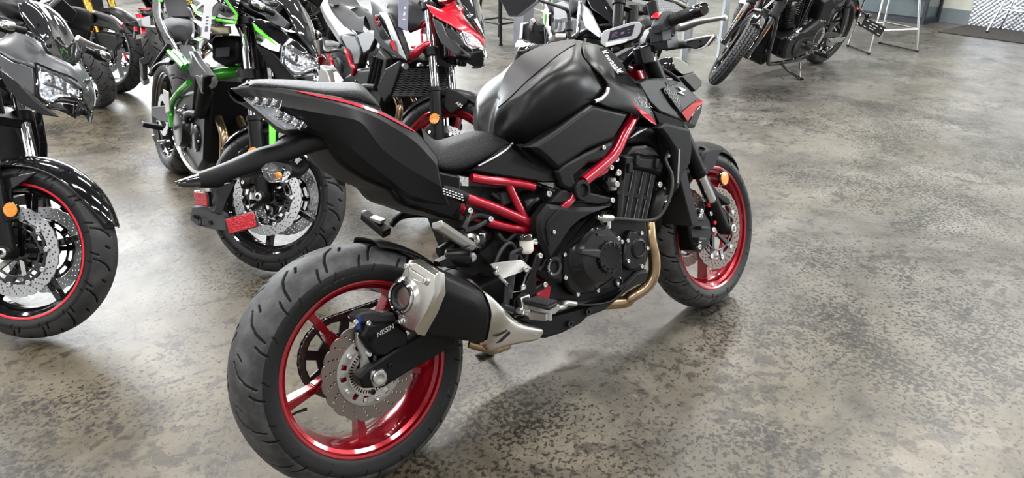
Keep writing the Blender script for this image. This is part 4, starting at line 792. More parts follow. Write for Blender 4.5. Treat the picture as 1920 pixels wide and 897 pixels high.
mk('top_clamp', [pod([(tc_[0] - .075, tc_[2] - .035), (tc_[0] + .03, tc_[2] + .012), (tc_[0] + .022, tc_[2] + .034), (tc_[0] - .085, tc_[2] - .012)], [(-.06, 0), (.06, 0)]), cyl((tc_[0] - .012, -.103, tc_[2] - .028), tuple(np.array((tc_[0], -.103, tc_[2])) - dn * .03), .036, n=28, ch=.003), cyl((tc_[0] - .0, .103, tc_[2] - .028), tuple(np.array((tc_[0], .103, tc_[2])) - dn * .03), .036, n=28, ch=.003)], 'gloss_black', mb, FK, bev=.003)
mk('lower_clamp', [box((bc_[0] - .02, 0, bc_[2]), (.09, .21, .035), (0, R(24.9), 0)), cyl(tuple(np.array((bc_[0], -.103, bc_[2])) + dn * .02), tuple(np.array((bc_[0], -.103, bc_[2])) - dn * .02), .036, n=28), cyl(tuple(np.array((bc_[0], .103, bc_[2])) + dn * .02), tuple(np.array((bc_[0], .103, bc_[2])) - dn * .02), .036, n=28)], 'satin_black', mb, FK, bev=.003)
for y in (-.103, .103): mk('fork_cap', [lathe([(.024, 0), (.024, .012), (.020, .015), (.010, .015), (.010, .022), (0, .022)], 24, tuple(np.array(PF(.755)) * (1, 0, 1) + (0, y, 0)), tuple(-dn))], 'graphite', mb, FK)
mk('ignition_barrel', [lathe([(.016, 0), (.016, .02), (.012, .022), (.004, .022)], 20, [(1.1269,-.01,.9457)][0], (-.4, 0, .9)), cyl(*[(1.1134,-.03,.9357),(1.135,-.03,.9274)], .010)], 'cast_silver', mb, FK)
# amber reflector, caliper, fender
q = [(1.432,-.135,.4913)][0]
rf_ = mk('fork_reflector', lathe([(.026, -.006), (.027, .0), (.025, .004)], 32, q), 'gloss_black', mb, FK, label='round amber reflector')
mk('lens', lathe([(.0245, .0), (.0235, .006), (.012, .008), (0, .0085)], 32, q), 'amber_lens', rf_)
def caliper(par, M, ys, pts, mt='engine_black'):
    s = -1 if ys < 0 else 1
    o = mk('front_caliper', pod(pts, [(ys - s * .034, .004), (ys - s * .03, 0), (ys + s * .028, 0), (ys + s * .034, .006)]), mt, par, M, bev=.004)
    return o
cpts = [(1.2499,.4288),(1.301,.4203),(1.3372,.3908),(1.3645,.3507),(1.3607,.3015),(1.3309,.2679),(1.278,.2581),(1.2465,.2755),(1.2331,.3201),(1.2285,.378)]
c1 = caliper(mb, FK, -.072, cpts); c2_ = caliper(mb, FK, .072, cpts)
mk('caliper_bridge', [box(p, (.05, .05, .012), (0, .3, 0)) for p in [(1.2722,-.104,.3829),(1.2917,-.104,.3451),(1.2695,-.104,.3101)]], 'graphite', c1, bev=.003)
for a in [(1.3027,-.108,.4011),(1.2921,-.108,.3859),(1.3708,-.1,.3782),(1.3718,-.1,.3178),(1.2695,-.108,.3062),(1.2619,-.108,.2854)]: bolt(c1, a, r=.010, mt='bolt_steel')
for a in [(1.3598,-.105,.4099),(1.3837,-.105,.3399)]: bolt(c1, a, r=.007, mt='bright_red')
mk('brake_hose', tube([(1.2515,-.105,.4204),(1.27,-.1,.456),(1.2581,-.09,.471),(1.2324,-.08,.4732),(1.2167,-.07,.5167)], .006), 'hose', c1)
mk('caliper_hanger', pod([(1.3763,.3976),(1.4801,.3549),(1.4783,.3124),(1.3952,.3173),(1.3743,.3564)], [(-.08, 0), (-.10, 0)]), 'satin_black', c1, bev=.003)
# fender: curved blade over the tyre plus side brackets
def fender(par, M, wb, rf, a0, a1, mt, hw=.066, rr=.316, name='front_fender', tipw=.5):
    L = []
    for t, dz in ((-1, .036), (-.75, .014), (-.35, .001), (0, -.003), (.35, .001), (.75, .014), (1, .036)):
        l = []
        for i, a in enumerate(np.linspace(a0, a1, 18)):
            k = 1 - (1 - tipw) * max(0, (i - 12) / 5) ** 2 ; kk = 1 - (1 - tipw) * max(0, (5 - i) / 5) ** 2 ; w = min(k, kk)
            l.append((wb + (rr - dz * w) * math.cos(a), hw * t * w, rf + (rr - dz * w) * math.sin(a)))
        L.append(l)
    return mk(name, loft(L, 30, 3), mt, par, M, sm=60, sol=.003, off=1)
fd = fender(mb, FK, 1.455, .3, R(32), R(168), 'plastic', .064, .318, tipw=.45)
for s in (-1, 1):
    pts = [(1.406,.5889),(1.4376,.5991),(1.5318,.5812),(1.4824,.5657),(1.4555,.5337),(1.3881,.5108),(1.4533,.4379),(1.5213,.3964),(1.5242,.3742),(1.5009,.3756),(1.3773,.4638),(1.3487,.5274)]
    mk('fender_bracket', pod(pts, [(s * .072, 0), (s * .092, 0), (s * .096, .004)]), 'plastic', fd, bev=.003)
mk('fender_fin', plate([(1.4326,-.06,.6115),(1.5183,-.03,.6042),(1.623,-.02,.581),(1.6347,-.03,.5633),(1.5399,-.06,.5727),(1.47,-.075,.527),(1.4491,-.078,.5353),(1.4853,-.075,.574)], (0, .012, -.004)), 'plastic_grey', fd, bev=.003)
# ---- radiator, its shrouds
rd_ = mk('radiator', box((1.165, 0, .56), (.04, .36, .34), (0, R(-12), 0)), 'graphite', mb, bev=.004)
for s in (-1, 1):
    sp_ = [(1.0559,.7416),(1.0916,.7522),(1.209,.7119),(1.2077,.645),(1.1917,.6011),(1.151,.5743),(1.1221,.5336),(1.0927,.5169),(1.1157,.6051),(1.1161,.6627),(1.0845,.7085)]
    mk('radiator_shroud', pod(sp_, [(s * .16, 0), (s * .185, 0), (s * .195, .008)]), 'plastic', rd_, bev=.003)
mk('shroud_painted_highlight', tube([(1.1348,-.198,.659),(1.1251,-.198,.6149),(1.1116,-.196,.5538)], .003, 8), 'silver_paint', rd_)  # silver strip that paints in the bright highlight along the black shroud's edge
mk('inner_cowl', pod([(.9689,.7085),(1.0423,.7515),(1.1255,.737),(1.1874,.6791),(1.1628,.4979),(1.1309,.5536),(1.1268,.6376),(1.0658,.6902)], [(.13, 0), (-.12, 0), (-.13, .01)]), 'plastic', mb, bev=.004)
mk('cover_blade', plate([(.9427,-.165,.7295),(.9854,-.165,.7437),(1.0312,-.165,.7467),(.9843,-.165,.7373)], (0, -.006, 0)), 'silver_paint', mb, sm=0)
# ---- headlight cowl (turns with the fork)
hl = [(1.0646,-.11,.8598),(1.0889,-.11,.8678),(1.1586,-.135,.8532),(1.2561,-.14,.8185),(1.3226,-.135,.781),(1.3895,-.115,.766),(1.3186,-.12,.7396),(1.2683,-.125,.7206),(1.1928,-.14,.7575),(1.1168,-.145,.801),(1.0688,-.13,.8322)]
hd = mk('headlight_cowl', plate([(1.0192,-.138,.8845),(1.0719,-.138,.891),(1.1648,-.135,.8798),(1.2885,-.115,.8528),(1.3963,-.112,.7753),(1.3869,-.116,.7614),(1.2578,-.132,.7203),(1.1818,-.14,.7453),(1.1032,-.145,.7758),(1.0592,-.145,.814),(1.0356,-.142,.8532)], (0, .03, 0)), 'satin_black', mb, FK, bev=.008, seg=3)
sk = mk('headlight_side_panel', plate([(1.1438,-.142,.8488),(1.2788,-.12,.8538),(1.3163,-.122,.8171),(1.3871,-.118,.7759),(1.3815,-.12,.7652),(1.3549,-.123,.7654),(1.2499,-.138,.7249),(1.1905,-.146,.7852)], (0, .02, 0)), 'graphite', hd, bev=.003, label='grey headlight side panel with honeycomb lines')
mk('headlight_red_tip', plate([(1.217,-.143,.7581),(1.2898,-.133,.7741),(1.3474,-.125,.7844),(1.3853,-.119,.7746),(1.3809,-.121,.7652),(1.3393,-.127,.7625),(1.2506,-.139,.7237)], (0, -.003, 0)), 'copper_red', hd, sm=0)
hA, hB, hC = [(1.15,-.144,.8373),(1.2449,-.143,.7537),(1.2418,-.13,.8358)]; ux, uy = dirs(hA, hB, hC)
mk('hexagon_decal', hexlines(hA, ux, uy, .0085, [(0, 0, 29), (1, 0, 55), (1, 1, 12), (2, 0, 62), (2, 1, 21), (3, 0, 43), (3, 1, 58), (3, 2, 20), (4, 0, 61), (4, 1, 46), (4, 2, 25), (5, 0, 30), (5, 1, 53), (5, 2, 40), (6, 0, 51), (6, 1, 29)], .0006), 'decal_white', hd, sm=0)
zz = [(1.2277,-.135,.8417),(1.2815,-.127,.827),(1.2392,-.134,.8216),(1.2769,-.13,.8083),(1.2401,-.135,.8176),(1.2701,-.13,.8225),(1.2251,-.137,.8255)]
mk('letter_mark', [plate([(1.2251,-.136,.8438),(1.2824,-.129,.8257),(1.2513,-.133,.8247)], (0, -.003, 0)), plate([(1.2824,-.129,.8257),(1.2598,-.132,.8265),(1.2208,-.138,.8236),(1.2299,-.137,.8216)], (0, -.003, 0)), plate([(1.2208,-.138,.8236),(1.2424,-.136,.8232),(1.2719,-.132,.8068)], (0, -.003, 0))], 'decal_white', hd, sm=0)
mk('upper_cowl', plate([(1.3586,-.07,.8691),(1.4795,-.04,.8709),(1.5145,-.045,.8352),(1.5006,-.05,.821),(1.4132,-.08,.8089),(1.3769,-.08,.8434)], (0, .08, -.01)), 'graphite', hd, bev=.004)
mk('front_screen', plate([(1.3651,-.03,.9427),(1.4256,-.02,.9353),(1.4887,-.02,.8981),(1.4992,-.03,.8699),(1.3866,-.06,.8695),(1.3406,-.06,.8946),(1.3439,-.05,.92)], (0, .10, .0)), 'gloss_black', hd, bev=.006)
mk('headlight_lens', plate([(1.3495,-.1,.7416),(1.4322,-.09,.7624),(1.4162,-.09,.7321),(1.3655,-.09,.6876),(1.3128,-.1,.6958)], (.01, .16, 0)), 'tint_lens', hd, bev=.004)
mk('headlight_under', plate([(1.0753,-.14,.7897),(1.1847,-.138,.745),(1.265,-.13,.7207),(1.3427,-.11,.7022),(1.3358,-.11,.691),(1.1959,-.13,.7085),(1.1007,-.14,.7355)], (0, .24, 0)), 'plastic', hd, bev=.004)
# ---- handlebar
hbp = [(1.0496,-.385,1.0551),(1.0641,-.335,1.0521),(1.0707,-.25,1.0447),(1.0847,-.2,1.0382)] + [(1.1262,-.13,1.0125),(1.1711,-.075,.9861)]
hbc = np.array(hbp); ctr = (hbc[-1][0] + .01, 0, hbc[-1][2])
full = [tuple(p) for p in hbc] + [ctr] + [(x, -y, z) for x, y, z in hbc[::-1]]
hbar = mk('handlebar', tube(full, .0115, 14), 'satin_black', mb, FK)
mk('bar_clamp', [box((ctr[0], s * .045, ctr[2]), (.036, .03, .036)) for s in (-1, 1)] + [cyl((ctr[0] - .01, s * .045, ctr[2] - .07), (ctr[0], s * .045, ctr[2]), .017) for s in (-1, 1)], 'satin_black', hbar, bev=.004)
for s in (-1, 1):
    e0, e1, e2 = [np.array(v) * (1, -s, 1) for v in (hbc[0], hbc[1], hbc[2])]
    dd = (e0 - e1) / np.linalg.norm(e0 - e1)
    mk('grip', [tube([e2, e2 * .5 + e1 * .5, e1], [.0175, .0165, .0175], 18, 4)] + [lathe([(.0168, -.002), (.0182, 0), (.0168, .002)], 18, tuple(e2 * (1 - t) + e1 * t), tuple(dd), cap=False) for t in np.linspace(.04, .96, 14)], 'rubber_side', hbar)
    mk('bar_end', lathe([(.014, 0), (.0195, .004), (.0195, .040), (.017, .046), (.012, .048), (.010, .040), (0, .040)], 28, tuple(e1 + dd * .004), tuple(dd)), 'gloss_black', hbar)
    mk('grip_flange', lathe([(.024, -.004), (.026, 0), (.024, .004)], 24, tuple(e2), tuple(dd)), 'rubber_side', hbar)
mk('right_switch', [pod([(1.0146,1.0391),(1.0368,1.0581),(1.0622,1.075),(1.0873,1.0733),(1.1029,1.0617),(1.088,1.0292),(1.0569,1.0212),(1.0159,1.0142)], [(-.215, .006), (-.22, 0), (-.25, 0), (-.255, .006)]), box([(1.0544,-.22,1.0118)][0], (.05, .045, .045))], 'plastic_grey', hbar, bev=.003)
mk('kill_switch', plate([(1.0268,-.235,1.059),(1.0552,-.235,1.0735),(1.073,-.235,1.0723),(1.0559,-.235,1.061),(1.0363,-.235,1.0542)], (0, .022, .006)), 'bright_red', hbar, bev=.003, label='red kill switch')
mk('starter_button', [lathe([(.010, 0), (.010, .008), (.007, .010)], 16, [(1.0585,-.22,1.0232)][0], (-.85, -.1, .4))], 'cast_silver', hbar)
mk('right_master_cylinder', [cyl(*[(1.1282,-.15,1.0089),(1.1365,-.21,1.0173)], .018, ch=.003), box([(1.1558,-.16,.9915)][0], (.06, .06, .05))], 'graphite', hbar, bev=.004)
lv = [(1.1721,-.205,1.0239),(1.1621,-.235,1.0214),(1.1571,-.285,1.0262),(1.1476,-.34,1.0242),(1.1352,-.39,1.0217)]
lv = [(x + .0, y, z) for x, y, z in lv]
lev = mk('brake_lever', [tube(lv, [.013, .012, .009, .007, .006], 12, flat=.6), lathe([(0, -.009), (.007, -.006), (.0095, 0), (.007, .006), (0, .009)], 16, lv[-1], (0, 1, 0)), box(lv[0], (.035, .03, .018))], 'cast_silver', hbar, label='silver brake lever')
# front indicator seen from behind
fi = [(1.2049,-.19,.9695),(1.2277,-.19,.982),(1.2657,-.26,.9813),(1.2527,-.27,.9764),(1.2343,-.25,.9537),(1.231,-.22,.9487),(1.2152,-.2,.9579)]
ind = mk('front_indicator', plate(fi, (.035, .0, 0)), 'plastic', mb, FK, bev=.006)
mk('indicator_rim', tube([(1.2205,-.192,.981),(1.2392,-.225,.9826),(1.2595,-.264,.9821),(1.2523,-.272,.9778),(1.2351,-.252,.9533),(1.2311,-.225,.947)], .0028, 8), 'decal_white', ind)
mk('indicator_lens', plate(shrink(fi, .95, (.034, 0, 0)), (.014, 0, 0)), 'clear_lens', ind, bev=.004)
mk('stalk', tube([(1.2328,-.19,.9695),(1.2289,-.15,.9751),(1.2309,-.11,.9782)], [.012, .014, .016], 12), 'plastic_grey', ind)
bolt(ind, [(1.2314,-.24,.9719)][0], (-1, -.3, .2), .005, 'engine_black')
# ---- meter
mA = [(1.1358,.085,1.0297),(1.1608,.088,1.0564),(1.1708,.082,1.065),(1.1993,-.02,1.076),(1.2057,-.035,1.0718),(1.2161,-.04,1.058),(1.2149,-.03,1.0335),(1.1988,-.022,1.02),(1.1969,.02,1.0132),(1.1459,.072,1.011)]
mA = np.array(mA); c0 = mA.mean(0); u, s_, vh = np.linalg.svd(mA - c0); nrm = vh[2] * (1 if vh[2][0] < 0 else -1)
mA = [tuple(p - nrm * ((p - c0) @ nrm)) for p in mA]
met = mk('meter', plate(shrink(mA, 1.04, -nrm * .004), -nrm * .035), 'plastic', mb, FK, bev=.008, seg=3)
mk('meter_bezel', plate(mA, nrm * .004), 'silver_paint', met, bev=.002)
sc = np.array([(1.1732,.06,1.059),(1.2071,-.018,1.0656),(1.1863,-.012,1.0331),(1.1485,.062,1.0309)]); sc = [tuple(p - nrm * ((p - c0) @ nrm) + nrm * .0042) for p in sc]
scr = mk('meter_screen', plate(sc, nrm * .0012), 'screen', met, label='dark colour display')
mat('screen_glyph', (.16, .09, .15), .3, emis=(.4, .22, .36, .12))
for (u_, v_, w_, h_) in ((.12, .75, .2, .05), (.12, .6, .26, .05), (.12, .45, .18, .05), (.14, .3, .24, .05), (.5, .5, .14, .22), (.75, .7, .12, .05), (.78, .4, .1, .05)):
    a, b_, c_, d_ = [np.array(v) for v in sc]; q = (d_ + (c_ - d_) * (u_ + w_ / 2)) + (a - d_) * v_; eu = (c_ - d_) * w_; ev = (a - d_) * h_
    mk('screen_glyph', plate([q - eu / 2 - ev / 2, q + eu / 2 - ev / 2, q + eu / 2 + ev / 2, q - eu / 2 + ev / 2] + [] , nrm * .0022), 'screen_glyph', met, sm=0)
lo = np.array([(1.1471,.07,1.0262),(1.1857,.0,1.024),(1.1906,.015,1.0129),(1.1475,.07,1.0119)]); lo = [tuple(p - nrm * ((p - c0) @ nrm) + nrm * .0042) for p in lo]
mk('meter_button_bar', plate(lo, nrm * .002), 'white', met, bev=.001)
mk('meter_stay', [cyl(tuple(c0 - nrm * .03), (1.19, 0, .93), .02), box((1.17, 0, .955), (.06, .12, .03))], 'plastic', met)
mk('cowl_stay', [tube([(1.22, s * .05, .93), (1.30, s * .09, .86), (1.34, s * .10, .76)], .008) for s in (-1, 1)], 'plastic', met)
mk('cable_bundle', [tube([tuple(hbc[3]), (1.17, -.15, 1.0), (1.22, -.06, .92), (1.24, 0, .84)], .006, 8), tube([(hbc[3][0], -hbc[3][1], hbc[3][2]), (1.17, .15, 1.0), (1.22, .06, .92), (1.24, 0, .84)], .006, 8)], 'hose', mb, FK)
# ---- mirrors
def mirror(sy):
    st = [(1.1079,.19,1.0669),(1.1232,.195,1.1176),(1.1333,.2,1.1465),(1.1307,.205,1.1635),(1.1353,.25,1.185),(1.1357,.31,1.2108),(1.1393,.33,1.2222)]
    hdp = [(1.051,.44,1.2483),(1.0552,.435,1.2272),(1.0593,.42,1.1858),(1.0768,.39,1.1788),(1.1055,.36,1.1991),(1.1334,.335,1.217),(1.1417,.325,1.2325),(1.1286,.36,1.2537),(1.0754,.42,1.2692),(1.0543,.445,1.2624)]
    f_ = (lambda g: g) if sy > 0 else mir
    o = mk('mirror', f_(tube(st, [.008, .008, .007, .007, .006, .006, .006], 10)), 'satin_black', mb, FK)
    mk('mirror_adapter', f_(cyl(*[(1.1151,.193,1.0891),(1.1242,.195,1.1213)], .014, ch=.002)), 'graphite', o)
    mk('mirror_shell', f_(plate(shrink(hdp, 1.03), (.022, 0, 0))), 'silver_paint', o, bev=.005)
    mk('mirror_glass', f_(plate(shrink(hdp, .92, (-.003, 0, 0)), (.006, 0, 0))), 'mirror_glass', o)
mirror(1)
mk('right_mirror_stem', [cyl(*[(1.06,-.2,1.057),(1.0588,-.2,1.0822)], .011), cyl(*[(1.0649,-.2,1.0776),(1.0636,-.2,1.1119)], .0165, ch=.002), tube([(1.0639,-.2,1.1102),(1.0604,-.205,1.1392),(1.0404,-.24,1.161),(1.0597,-.3,1.1825)], .007, 10)], 'graphite', mb, FK)
mk('right_mirror_shell', plate([(x, -y, z) for x, y, z in [(1.051,.44,1.2483),(1.0552,.435,1.2272),(1.0593,.42,1.1858),(1.0768,.39,1.1788),(1.1055,.36,1.1991),(1.1334,.335,1.217),(1.1417,.325,1.2325),(1.1286,.36,1.2537),(1.0754,.42,1.2692),(1.0543,.445,1.2624)]], (.022, 0, 0)), 'graphite', mb, FK, bev=.005)
# ---- side stand (far side)
mk('side_stand', [tube([(.62, .10, .26), (.60, .17, .14), (.57, .245, .075)], .011), box((.565, .25, .072), (.06, .04, .008), (-R(15.3), 0, 0))], 'satin_black', mb)
mk('front_sprocket_cover', pod([(.48, .33), (.48, .46), (.58, .48), (.66, .44), (.66, .34), (.58, .30)], [(.12, 0), (.15, 0), (.155, .006)]), 'plastic', mb, bev=.003)
# ------------------------------------------------------------------ other motorcycles: shared builder
def steer_matrix(wb, rf, st, rake=24.5, off=.027):
    rk = R(rake); A = Vector((-math.sin(rk), 0, math.cos(rk))); perp = Vector((math.cos(rk), 0, math.sin(rk))); b = Vector((wb, 0, rf)) - perp * off
    return Matrix.Translation(b) @ Matrix.Rotation(st, 4, A) @ Matrix.Translation(-b)
def root_matrix(x, y, head, lean): return T(x, y, .002) @ Matrix.Rotation(R(head), 4, 'Z') @ Matrix.Rotation(-R(lean), 4, 'X')
def remap(lines, sx=.92, dx=.02, dz=-.03, sy=.95): return [[(x * sx + dx, y * sy, z + dz) for x, y, z in l] for l in lines]
_ty = {}
def cached_tyre(key, prof, n, per, mt):
    if key not in _ty: _ty[key] = grid_mesh('tyre', tyre_geo(prof, n, per, .005, 5, None, .0026), mt, .262)
    return _ty[key]
REAR2 = [(y * .88, r - (.005 if r > .24 else 0)) for y, r in REAR]
def wheel_pair(b, SM, wb, rimmt, style='single', stripe=None, discmt='disc_steel', car='gloss_black', r_disc=.150, nd=(1, 1), tyremt='rubber_used', ang=0., wave=True):
    w = mk('front_wheel', rim_geo(.053), rimmt, b, SM @ T(wb, 0, .3))
    link('tyre', cached_tyre('f' + tyremt, FRONT, 640, 16, tyremt), w)
    spoke_set(w, rimmt, ang, .053, style)
    mk('hub', lathe([(.022, -.06), (.034, -.055), (.038, 0), (.034, .055), (.022, .06)], 32), rimmt, w)
    if nd[0]: front_disc(w, -.068, discmt, car, r_disc)
    if nd[1]: front_disc(w, .068, discmt, car, r_disc)
    if stripe:
        for s in (-1, 1): mk('rim_stripe', lathe([(.2215, 0), (.2255, .0012), (.2300, .0012), (.2310, -.001)], 96, (0, s * .0535, 0), (0, s, 0), cap=False), stripe, w, sol=.001)
    rw_ = mk('rear_wheel', rim_geo(.066), rimmt, b, T(0, 0, .31))
    link('tyre', cached_tyre('r' + tyremt, REAR2, 560, 16, tyremt), rw_)
    spoke_set(rw_, rimmt, ang, .066, style)
    mk('hub', lathe([(.024, -.075), (.040, -.06), (.040, .05), (.06, .06), (.024, .08)], 32), rimmt, rw_)
    mk('brake_disc', wave_disc(.110, .075, 16, 16, .005, -.078, .002, 5, .003), discmt, rw_)
    mk('sprocket', flat([circ2(0, 0, .1, 60), circ2(0, 0, .035, 40)] + [circ2(.068 * math.cos(k), .068 * math.sin(k), .02, 14) for k in np.arange(6) * PI / 3], .007, .083), 'graphite', rw_)
    return w, rw_
def chassis(b, wb, frame_mt='plastic', seat_mt='vinyl_plain', tank_mt='gloss_black', tail_mt='gloss_black', seat=True, tank=True, tail=True, swing=True, guard=True, tubes=True):
    """everything between the wheels of a naked street motorcycle"""
    so2 = [(-.06, .29), (-.06, .34), (.10, .38), (.30, .43), (.50, .45), (.53, .37), (.30, .34), (.10, .30)]
    if swing:
        s_ = mk('swingarm', pod(so2, [(-.085, .004), (-.09, 0), (-.12, 0), (-.125, .005)]), 'satin_black', b, bev=.002); mk('far_arm', mir(pod(so2, [(-.085, .004), (-.09, 0), (-.12, 0), (-.125, .005)])), 'satin_black', s_, bev=.002)
    e = mk('engine', pod([(.46, .30), (.44, .42), (.50, .50), (.62, .56), (.78, .60), (.86, .72), (.98, .68), (.97, .46), (.96, .32), (.86, .24), (.58, .22)], [(.15, .02), (.13, 0), (-.12, 0), (-.14, .02)]), 'engine_black', b, bev=.004)
    mk('clutch_cover', lathe([(.098, 0), (.096, .02), (.080, .04), (.05, .046), (0, .046)], 40, (.66, -.135, .40)), 'engine_cover', e)
    mk('alternator_cover', lathe([(.088, 0), (.086, .02), (.07, .036), (0, .04)], 40, (.68, .135, .40), (0, 1, 0)), 'engine_cover', e)
    mk('pulse_cover', lathe([(.062, 0), (.060, .014), (.045, .022), (0, .024)], 32, (.84, -.132, .40)), 'engine_cover', e)
    for k in range(5): bolt(e, (.84 + .056 * math.cos(k * 1.257), -.145, .40 + .056 * math.sin(k * 1.257)), r=.006)
    mk('oil_filter', lathe([(.034, 0), (.034, .05), (.028, .06), (0, .06)], 28, (.97, -.02, .30), (1, 0, -.2)), 'gloss_black', e)
    mk('water_pipe', tube([(.90, -.15, .52), (.80, -.165, .50), (.74, -.16, .46)], .014, 10), 'hose', e)
    mk('side_pipe', tube([(.60, -.15, .30), (.72, -.16, .27), (.86, -.15, .25), (.94, -.12, .27)], .009, 8), 'cast_silver', e)
    mk('cylinder_ribs', [tube([(.80 + .04 * i, -.142, .50), (.84 + .035 * i, -.142, .66)], .010, 8) for i in range(3)], 'engine_cover', e)
    for k in range(8): bolt(e, (.66 + .104 * math.cos(k * PI / 4), -.142, .40 + .104 * math.sin(k * PI / 4)), r=.006)
    f = mk('frame', [cyl((1.20, 0, .72), (1.11, 0, .92), .034)] if not tubes else [tube([(1.12, -.06, .82), (.98, -.14, .76), (.78, -.16, .66), (.56, -.15, .52), (.50, -.14, .40)], .0165)], frame_mt if tubes else 'satin_black', b)
    if tubes: mk('frame_far_tube', mir(tube([(1.12, -.06, .82), (.98, -.14, .76), (.78, -.16, .66), (.56, -.15, .52), (.50, -.14, .40)], .0165)), frame_mt, f)
    for s in ((-1, 1) if tubes else ()):
        mk('frame_brace', tube([(1.10, s * .05, .70), (.95, s * .14, .66), (.78, s * .16, .66)], .013), frame_mt, f)
        mk('subframe_rail', tube([(.62, s * .13, .60), (.35, s * .11, .68), (.02, s * .08, .80)], .011), frame_mt, f)
        mk('subframe_stay', tube([(.54, s * .14, .48), (.38, s * .12, .60), (.25, s * .10, .70)], .011), frame_mt, f)
    if tubes: mk('head_tube', cyl((1.20, 0, .72), (1.11, 0, .92), .034), frame_mt, f)
    if tank: mk('fuel_tank', loft(remap([tC, tK, tH, tM, tB, tB2], .9, .06, -.02), 36, 4, mirror=True), tank_mt, b, sm=60)
    if tank: mk('side_cover', [pod([(.42, .62), (.46, .74), (.62, .78), (.95, .80), (.98, .72), (.75, .64)], [(s * .10, 0), (s * .14, 0), (s * .15, .01)]) for s in (-1, 1)], 'plastic', b, bev=.004)
    if seat: mk('rider_seat', loft(remap([sC, sA, sE, sF, sG], .95, .02, -.01), 24, 4, mirror=True), seat_mt, b, sm=60)
    if seat: mk('passenger_seat', loft(remap([pC, pA, pE, pF], .92, .06, -.09), 24, 4, mirror=True), seat_mt, b, sm=60)
    if tail: t_ = mk('tail_cowl', loft(remap([q0, q1, q2, q3, q4], .92, .06, -.09), 40, 4), tail_mt, b, sm=60, sol=.005); mk('tail_cowl_far', mir(loft(remap([q0, q1, q2, q3, q4], .92, .06, -.09), 40, 4)), tail_mt, t_, sm=60, sol=.005)
    if guard: mk('rear_mudguard', [pod([(-.10, .60), (.02, .70), (.20, .72), (.20, .66), (.04, .62), (-.28, .46), (-.30, .49)], [(-.06, 0), (.06, 0)])], 'plastic', b, bev=.006)
    mk('shock_absorber', [cyl((.36, 0, .42), (.44, 0, .66), .028)], 'engine_black', b)
    return e, f
